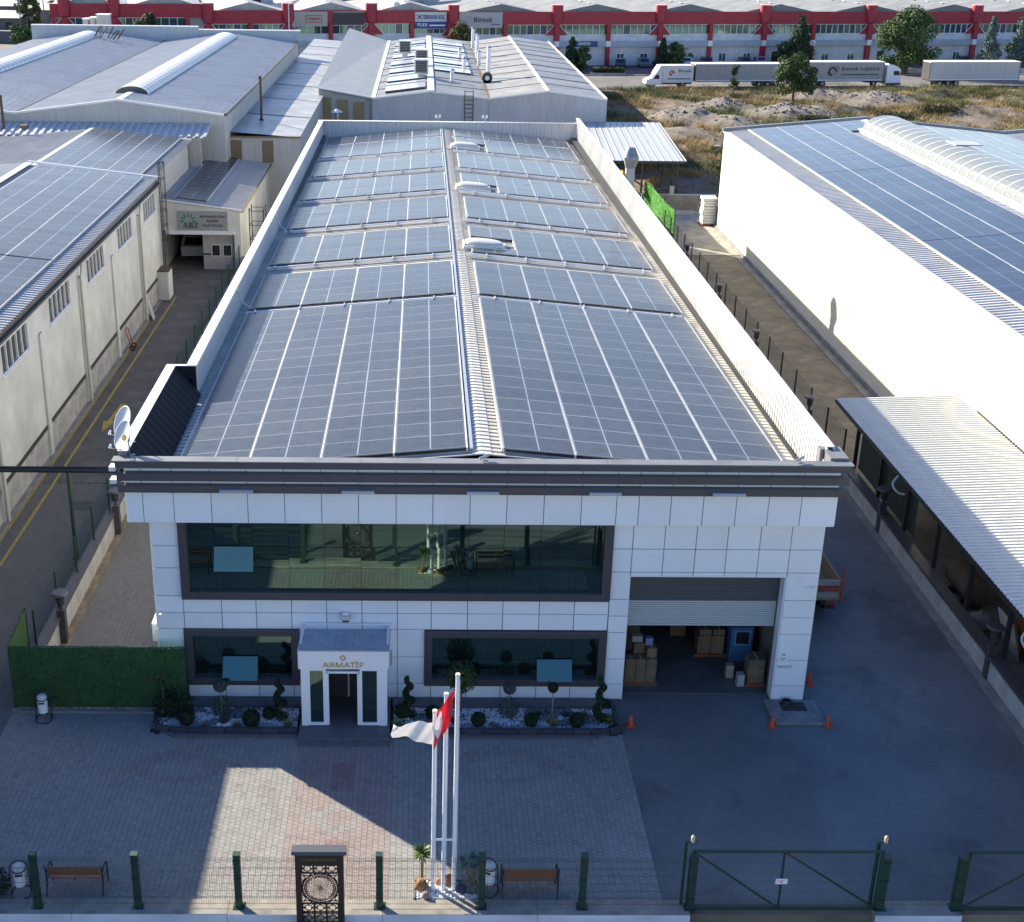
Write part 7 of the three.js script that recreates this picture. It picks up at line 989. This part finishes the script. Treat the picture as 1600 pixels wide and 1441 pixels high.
{ // cars on the forecourt
  const carP = (label, x, z, col, turn = 1.57) => { const t = thing('parked_car', label, 'car', [x, .06, z], 'cars parked before the red row', turn), body = mat(col, { rough: .3, cc: .6 });
    lpart('body', new THREE.ExtrudeGeometry(new THREE.Shape([[-2.1, .3], [2.05, .3], [2.15, .65], [1.95, .85], [1.05, .95], [.45, 1.38], [-1.1, 1.42], [-1.8, .98], [-2.15, .9]].map((p) => new THREE.Vector2(...p))), { depth: 1.6, bevelEnabled: true, bevelSize: .05, bevelThickness: .06, bevelSegments: 2 }).translate(0, 0, -.8), body, t);
    lpart('side_window', [prism([[-1.5, .98], [.85, .98], [.42, 1.32], [-1.05, 1.34]], .86, .875), prism([[-1.5, .98], [.85, .98], [.42, 1.32], [-1.05, 1.34]], -.875, -.86)], M.dark, t); lpart('windscreen', quads([[[1.10, .98, -.7], [1.10, .98, .7], [.55, 1.37, .62], [.55, 1.37, -.62]]]), M.dark, t); lpart('rear_window', quads([[[-1.87, 1.02, -.7], [-1.87, 1.02, .7], [-1.25, 1.42, .62], [-1.25, 1.42, -.62]]]), M.dark, t);
    for (const x2 of [-1.35, 1.35]) for (const s of [-.78, .78]) lpart('wheel', new THREE.CylinderGeometry(.32, .32, .22, 16).rotateX(Math.PI / 2).translate(x2, .32, s), M.tyre, t); lpart('headlight', [bb(2.0, 2.12, .62, .76, .45, .75), bb(2.0, 2.12, .62, .76, -.75, -.45)], M.wpaint, t); return t; };
  delete carP('silver car parked in the dark gateway of the annex under the sign', -18.45, -61.5, [.4, .4, .41], 1.57).userData.group;
  carP('dark car parked under the bushes left before the red row', 24.8, -198.5, [.03, .03, .035], -1.6); carP('dark blue-grey car parked beside the square windows', 32.0, -200.3, [.04, .045, .06], -1.7); carP('grey car parked second from the square windows', 36.2, -201.8, [.10, .11, .13], -1.6); carP('white car parked before the ground floor door', 44.0, -204, [.6, .6, .6], -1.7); carP('dark maroon car parked beside the white one', 47.6, -204.6, [.06, .03, .04], -1.6); carP('dark car half behind the trailer roof', 54.6, -206, [.04, .04, .05], -1.6); carP('silver car half hidden behind the trailer roof', 57.5, -206.8, [.35, .35, .36], -1.6); carP('dark car at the far right before the trees', 96, -213, [.05, .05, .06], -1.6);
  const hd = thing('forecourt_hedge', 'low clipped hedge with pale kerb on the forecourt edge', 'hedge', [30, 0, -188.5]); part('planter', bb(25.6, 31.2, 0, .35, -190, -187.9), M.panelwall, hd); leafMesh('foliage', leaves(1600, () => [rr(25.8, 31), .4 + rr(0, .8), rr(-189.8, -188.1), rr(-1, 1), 1, rr(-1, 1)], .16, [[.03, .05, .02], [.05, .08, .03]]), hd);
}
// ---------- trees ----------
function tree(name, label, x, z, h, r, o = {}) {
  const t = thing(name, label, 'tree', [x, 0, z]), y0 = o.y0 ?? 0, ch = o.clear ?? h * .25, bark = mat([.11, .085, .06], { rough: 1 });
  const limbs = [rod([x, y0, z], [x, y0 + h * .8, z], r * .07 + .03, 8, .04)]; for (let i = 0; i < 7; i++) { const a = i * 2.4, y = y0 + ch + (h - ch) * (.05 + i * .09), R = r * .75 * (o.cone ? 1 - (y - y0) / h * .8 : 1); limbs.push(rod([x, y, z], [x + Math.cos(a) * R, y + (o.cone ? .1 : .6) * R, z + Math.sin(a) * R], .05, 5, .02)); }
  part('trunk', limbs, bark, t);
  const clumps = []; const n = o.clumps ?? 34; for (let i = 0; i < n; i++) { const s = Math.pow(rnd(), o.cone ? 1.3 : .8), a = rr(0, 6.28), y = y0 + ch + (h - ch) * s, R = o.cone ? r * (1 - s) * rr(.5, 1) : r * Math.sqrt(Math.max(.05, 1 - Math.pow(2 * s - .85, 2) * .8)) * Math.sqrt(rnd()) * .95; clumps.push([x + Math.cos(a) * R, y, z + Math.sin(a) * R, (o.cr ?? r * .33) * rr(.7, 1.2) * (o.cone ? 1 - s * .55 : 1)]); }
  leafMesh('crown', leaves(o.n ?? 5200, (i) => { const c = clumps[i % n]; return ballAt(c[0], c[1], c[2], c[3], .85, .7)(); }, o.leaf ?? .17, o.cols), t);
}
{
  const g1 = [[.055, .095, .03], [.075, .125, .04], [.04, .07, .022]], gd = [[.03, .058, .026], [.045, .08, .034], [.02, .042, .02]], bl = [[.10, .15, .14], [.13, .18, .17], [.07, .11, .10]], br = [[.09, .08, .03], [.05, .065, .025], [.12, .10, .04]];
  tree('young_tree', 'young green tree with thin trunk on the waste ground before the lorries', 49.0, -151.5, 6.5, 2.8, { cols: [[.05, .085, .025], [.065, .115, .035], [.035, .06, .02]], clear: 1.9, n: 7500, leaf: .16, clumps: 48, cr: .95 });
  tree('sapling', 'thin dark sapling standing before the grey trailer', 42.7, -160, 4.4, .75, { cols: gd, clear: 1.6, n: 900, leaf: .14, clumps: 12, cr: .38 });
  tree('conifer', 'dark conifer before the red row, left of the broad tree', 63.2, -203, 8.4, 3.1, { cols: gd, cone: true, clear: .5, n: 9500, leaf: .17, clumps: 130, cr: 1.15 }); tree('broad_shrub_tree', 'low dark bush at the foot of the conifer', 60.5, -202, 4.2, 2.2, { cols: gd, clear: .3, n: 2500, leaf: .2 });
  tree('broad_tree', 'broad dense green tree in front of the red row at right', 79.6, -196, 9.8, 5.2, { cols: g1, clear: 1.2, n: 15000, leaf: .20, clumps: 90, cr: 1.5 });
  tree('blue_spruce', 'blue-green spruce, left one of the pair at the far right', 97.0, -205, 8.6, 1.9, { cols: bl, cone: true, clear: .6, n: 7000, leaf: .16, clumps: 100, cr: .95 }); tree('blue_spruce', 'blue-green spruce, right one of the pair at the far right', 101.2, -203, 8.0, 2.2, { cols: bl, cone: true, clear: .6, n: 7500, leaf: .16, clumps: 100, cr: 1.0 }); tree('dense_tree', 'dark green rounded tree at the far right beside the spruces', 106.3, -202, 7.6, 2.9, { cols: gd, clear: .5, n: 6500, leaf: .2, clumps: 60, cr: .9 }); tree('dense_tree', 'dark green tree between the spruces and the frame edge', 103.2, -206, 8.6, 2.4, { cols: gd, clear: .5, n: 5000, leaf: .2, clumps: 50, cr: .8 });
  tree('conifer', 'dark narrow conifer beside the parked dark car', 23.0, -195, 5.6, 1.8, { cols: gd, cone: true, clear: .3, n: 4200, leaf: .17, clumps: 60, cr: .8 }); tree('bushy_tree', 'green bushy tree right of the narrow conifer by the cars', 24.8, -194, 4.0, 1.3, { cols: g1, clear: .4, n: 1800, leaf: .2 }); tree('conifer', 'dark conifer left of a green bush before the small pale sign', 39.3, -201, 4.8, 1.5, { cols: gd, cone: true, clear: .3, n: 3800, leaf: .17, clumps: 60, cr: .75 }); tree('bushy_tree', 'rounded green bush before the small pale sign', 41.4, -200.5, 4.0, 1.7, { cols: g1, clear: .3, n: 2600, leaf: .2 });
  tree('autumn_tree', 'yellowing tree in front of the Birnak sign board', 4.2, -192, 7.2, 2.6, { cols: br, clear: 1.0, n: 4200, leaf: .2, clumps: 40, cr: .9 }); tree('bushy_tree', 'dark bush before the windows of the left red row', -43.6, -178, 8.9, 2.6, { cols: [[.04, .05, .02], [.06, .07, .03]], clear: 2.5, n: 4000, leaf: .2 });
  [[-59.5, 2.6], [-56.2, 2.6], [-53.5, 2.2]].forEach(([x, r], i) => tree('bushy_tree', `green bush behind the warehouse parapet, ${['left', 'middle', 'right'][i]} of three`, x, -165, 8.2, r, { cols: [[.05, .09, .025], [.07, .12, .035]], clear: 3.2, n: 3000, leaf: .2 }));
  tree('round_tree', 'yellow-green round tree among the houses at upper left', -85.5, -262, 7.5, 2.8, { cols: [[.10, .12, .04], [.07, .09, .03]], clear: 1.5, n: 2600, leaf: .28 });
  for (let i = 0; i < 7; i++) tree('dark_tree', `dark tree above the upper left houses, ${NTH[i]} from the left`, -128 + i * 7.5, -345 - (i % 3) * 8, 11, 5, { cols: gd, clear: 1, n: 2600, leaf: .5, cr: 1.8 });
}
{ // little houses at the upper left
  const col = ['nearest low', 'second low', 'third low', 'fourth low', 'fifth low', 'sixth low', 'seventh low', 'farthest low'];
  [[-92, -256, 12, 8, 3], [-104, -268, 14, 9, 3.2], [-84, -276, 11, 8, 3.4], [-98, -288, 16, 9, 3.4], [-86, -302, 13, 8, 4], [-108, -304, 14, 9, 3.6], [-94, -322, 15, 9, 4], [-80, -330, 13, 9, 4.6]].forEach(([x, z, w, d, h], i) => {
    const t = thing('low_house', `${col[i]} grey house with a bright tin roof at the upper left corner`, 'house', [x, 0, z], 'low houses at the upper left'), m = mat([.20 + .04 * (i % 3), .19 + .04 * (i % 3), .18 + .035 * (i % 3)], { rough: .9, tex: 'stain', size: 5 });
    part('wall', bb(x - w / 2, x + w / 2, 0, h, z - d, z), m, t); part('roof', quads([[[x - w / 2 - .4, h + .1, z + .4], [x + w / 2 + .4, h + .1, z + .4], [x + w / 2 + .4, h + 1.1, z - d - .4], [x - w / 2 - .4, h + 1.1, z - d - .4]]]), mat([.62, .62, .60], { rough: .6, tex: 'stain', size: 5 }), t); for (let k = 0; k < 3; k++) part('window', bb(x - w / 2 + (k + .3) * w / 3, x - w / 2 + (k + .7) * w / 3, h * .35, h * .75, z, z + .05), M.dark, t); part('door', bb(x - .5, x + .5, 0, h * .65, z, z + .04), M.rust, t);
  });
  for (const [x, s] of [[-85, 'left'], [-80, 'right']]) { const p = thing('utility_pole', `thin grey utility pole at the upper left, the ${s} one`, 'pole', [x, 0, -254], 'utility poles at the upper left'); part('pole', rod([x, 0, -254], [x, 12, -254], .13, 7, .08), M.conc, p); part('crossarm', bar([x - .9, 11.2, -254], [x + .9, 11.2, -254], .1), M.rust, p); }
  const rw = thing('retaining_wall', 'dark stone retaining wall at the upper left beside the houses', 'wall', [-92, 0, -238]); part('wall', bar([-110, 1.0, -240], [-72, 1.0, -233], .6, 2.2), M.stone, rw); part('coping', bar([-110, 2.15, -240], [-72, 2.15, -233], .8, .15), M.panelwall, rw);
}
{ // waste ground with mounds, rubble, grass
  const nx = 190, nz = 130, x0 = 17.2, x1 = 112, za = -82, zb = -168, P = [], C = [], I = [];
  const mounds = [[31, -134, 5.5, 5, 1.5, 1], [29, -121, 5, 6, .9, .4], [45, -138, 6, 6, 1.5, 1], [55, -158, 6, 4, 1.1, 1], [62, -154, 5, 6, 1.5, 1], [72, -160, 7, 4, 1.4, 0], [80, -152, 8, 6, 1.3, 0], [38, -146, 5, 4, 1.2, .9], [52, -144, 5, 5, 1.0, .2], [88, -146, 8, 7, .9, 0], [27, -108, 4, 6, .8, 0], [70, -142, 9, 6, 1.0, .3], [36, -128, 4, 5, 1.2, .8], [96, -156, 9, 6, .8, 0]];
  const H = (x, z) => { let h = .25 * fbm(x * .25, z * -.25, 512, 4, 120) + .35 * fbm(x * .08, z * -.08, 512, 3, 130), g = 0; for (const [mx, mz, a, b, k, gr] of mounds) { const d = Math.hypot((x - mx) / a, (z - mz) / b), e = Math.exp(-d * d * 1.6); const n = .55 + .9 * fbm(x * .6 + mx, z * -.6, 512, 4, 140); h += 1.05 * k * e * n; g = Math.max(g, gr * Math.exp(-d * d * 1.1) * (.4 + .9 * fbm(x * .45, z * -.45, 512, 4, 150))); } const edge = Math.min(1, (x - x0) / 5, (z - zb + .13 * (x - 24)) / 4 + .2, (za - z) / 4); return [Math.max(.0, h * Math.max(0, edge)), g]; };
  for (let j = 0; j <= nz; j++) for (let i = 0; i <= nx; i++) {
    const x = x0 + (x1 - x0) * i / nx, z = za + (zb - za) * j / nz - .13 * Math.max(0, x - 24) * j / nz, [h, g] = H(x, z), n = fbm(x * .22 + 7, z * -.22, 512, 5, 160), m = fbm(x * .9, z * -.9, 512, 3, 170);
    const dry = lim(.42, .60, n), green = lim(.58, .70, fbm(x * .16 + 50, z * -.16, 512, 4, 180)), c = [0, 1, 2].map((k) => { let v = [.21, .17, .13][k] * (.65 + .7 * m); v += ([.26, .20, .10][k] - v) * dry * .6; v += ([.10, .11, .04][k] - v) * green * .75; v += ([.25, .235, .22][k] * (.55 + .9 * m) - v) * Math.min(1, g * 1.25); return v; });
    P.push(x, h - .03, z); C.push(...c);
  }
  for (let j = 0; j < nz; j++) for (let i = 0; i < nx; i++) { const a = j * (nx + 1) + i, b = a + 1, c = a + nx + 1, d = c + 1; I.push(a, b, d, a, d, c); }
  const g = new THREE.BufferGeometry(); g.setAttribute('position', new THREE.Float32BufferAttribute(P, 3)); g.setAttribute('color', new THREE.Float32BufferAttribute(C, 3)); g.setIndex(I); g.computeVertexNormals();
  const uv = new Float32Array(P.length / 3 * 2); for (let i = 0; i < P.length / 3; i++) { uv[i * 2] = P[i * 3]; uv[i * 2 + 1] = P[i * 3 + 2]; } g.setAttribute('uv', new THREE.BufferAttribute(uv, 2));
  const tm = mat([1.25, 1.25, 1.25], { rough: 1, vc: true, tex: 'dirt', size: 4, bump: .12, bsize: 3 }), w = new THREE.Mesh(g, tm); w.name = 'waste_ground'; w.userData.kind = 'structure'; w.castShadow = w.receiveShadow = true; scene.add(w);
  const inst = (name, label, geo, m, N, fn) => { const im = new THREE.InstancedMesh(geo, m, N), m4 = new THREE.Matrix4(), q = new THREE.Quaternion(), c = new THREE.Color(); let k = 0; for (let i = 0; i < N * 6 && k < N; i++) { const r = fn(); if (!r) continue; const [x, y, z, s, sy, col, e] = r; q.setFromEuler(e); m4.compose(new THREE.Vector3(x, y, z), q, new THREE.Vector3(s, sy, s)); im.setMatrixAt(k, m4); im.setColorAt(k, c.setRGB(...col)); k++; } im.count = k; im.name = numbered(name); im.userData.kind = 'stuff'; im.userData.label = label; im.castShadow = im.receiveShadow = true; scene.add(im); };
  const rg = boxUV(clean(new THREE.IcosahedronGeometry(.5, 0)));
  inst('rubble', 'broken pale rubble scattered over the mounds of the waste ground', rg, mat([1, 1, 1], { rough: 1, tex: 'dirt', size: 1 }), 3200, () => { const x = rr(19, 92), z = rr(-164, -100), [h, g] = H(x, z); if (g < .30 * (1 + rnd()) && rnd() > .02) return null; const s = .10 + .45 * Math.pow(rnd(), 5), k = rr(.7, 1.25); return [x, h, z, s, s * rr(.5, .9), [.23 * k, .215 * k, .20 * k], new THREE.Euler(rr(0, 6), rr(0, 6), rr(0, 6))]; });
  const tg = (() => { const q = []; for (let i = 0; i < 12; i++) { const a = i * 2.4, r = .10 + .12 * (i % 3), b = [Math.cos(a) * r, 0, Math.sin(a) * r], w2 = .02, t = [b[0] * 2.6, .45 + .2 * ((i * 7) % 4) / 4, b[2] * 2.6]; q.push([[b[0] - w2, 0, b[2]], [b[0] + w2, 0, b[2] + w2], t, t]); } return boxUV(clean(quads(q))); })();
  inst('dry_grass', 'dry ochre and green grass tufts over the waste ground', tg, mat([1, 1, 1], { rough: 1, side: true }), 9000, () => { const x = rr(18, 110), z = rr(-168, -90) - .13 * (x - 24) * .8, [h, g] = H(x, z); const n = fbm(x * .22 + 7, z * -.22, 512, 5, 160), gr = fbm(x * .16 + 50, z * -.16, 512, 4, 180); if (g > .27 || (n < .49 && gr < .56)) return null; const k = rr(.7, 1.3), green = gr > .58; return [x, h - .05, z, rr(1.1, 2.2), rr(.7, 1.6), green ? [.10 * k, .11 * k, .035 * k] : [.27 * k, .20 * k, .085 * k], new THREE.Euler(0, rr(0, 6), 0)]; });
  // a few bushes one can tell apart
  [[33.5, -104, 2.4, 'olive bush behind the steel canopy beside the white hall'], [38, -116, 2.2, 'dark green bush above the corner of the white hall'], [58, -136, 2.8, 'dark bush on the slope below the young tree'], [65, -140, 2.6, 'brown-green bush right of the young tree on the waste ground'], [84, -148, 2.4, 'dark green bush on the right of the waste ground'], [46.5, -132, 2.0, 'small dark bush between two rubble mounds'], [29.5, -98, 1.9, 'low olive bush nearest the block wall']].forEach(([x, z, r, l]) => { const t = thing('bush', l, 'bush', [x, 0, z]), h = H(x, z)[0]; part('stem', rod([x, h - .2, z], [x, h + r * .4, z], .06, 6), M.rust, t); leafMesh('foliage', leaves(2200, (i) => ballAt(x + ((i % 5) - 2) * r * .32, h + r * .12, z + ((i % 3) - 1) * r * .3, r * .42, .55, .6)(), .14, [[.045, .05, .02], [.065, .065, .028], [.03, .04, .015]]), t); });
  for (let i = 0; i < 5; i++) { const x = 30.4 + i * .9, z = -111 - i * 1.2 + (i % 2); single('plastic_sheet', new THREE.IcosahedronGeometry(.5, 1).scale(1.1, .3, .7).rotateY(i).translate(x, H(x, z)[0] + .15, z), M.white, `white plastic scrap on the shaded slope, ${['first', 'second', 'third', 'fourth', 'fifth'][i]} from the left`, 'scrap', 'white scraps on the slope'); }
  // steel rack in the shade of the gabled hall
  const r = thing('steel_rack', 'dark steel rack of bars in the shade beside the gabled hall', 'rack', [18.6, 0, -108]); for (let i = 0; i < 6; i++) part('upright', bar([17.6 + i * .8, 0, -107 - i * .5], [17.6 + i * .8, 3.2 - i * .3, -107 - i * .5], .1), M.rust, r); for (let k = 0; k < 5; k++) part('bar', bar([17.2, .5 + k * .6, -106.8], [22, .4 + k * .45, -110], .1), M.rust, r); part('leg', bar([17.3, 3.6, -106.5], [22.5, 0, -106.5], .12), M.rust, r);
}
renderer.render(scene, camera);
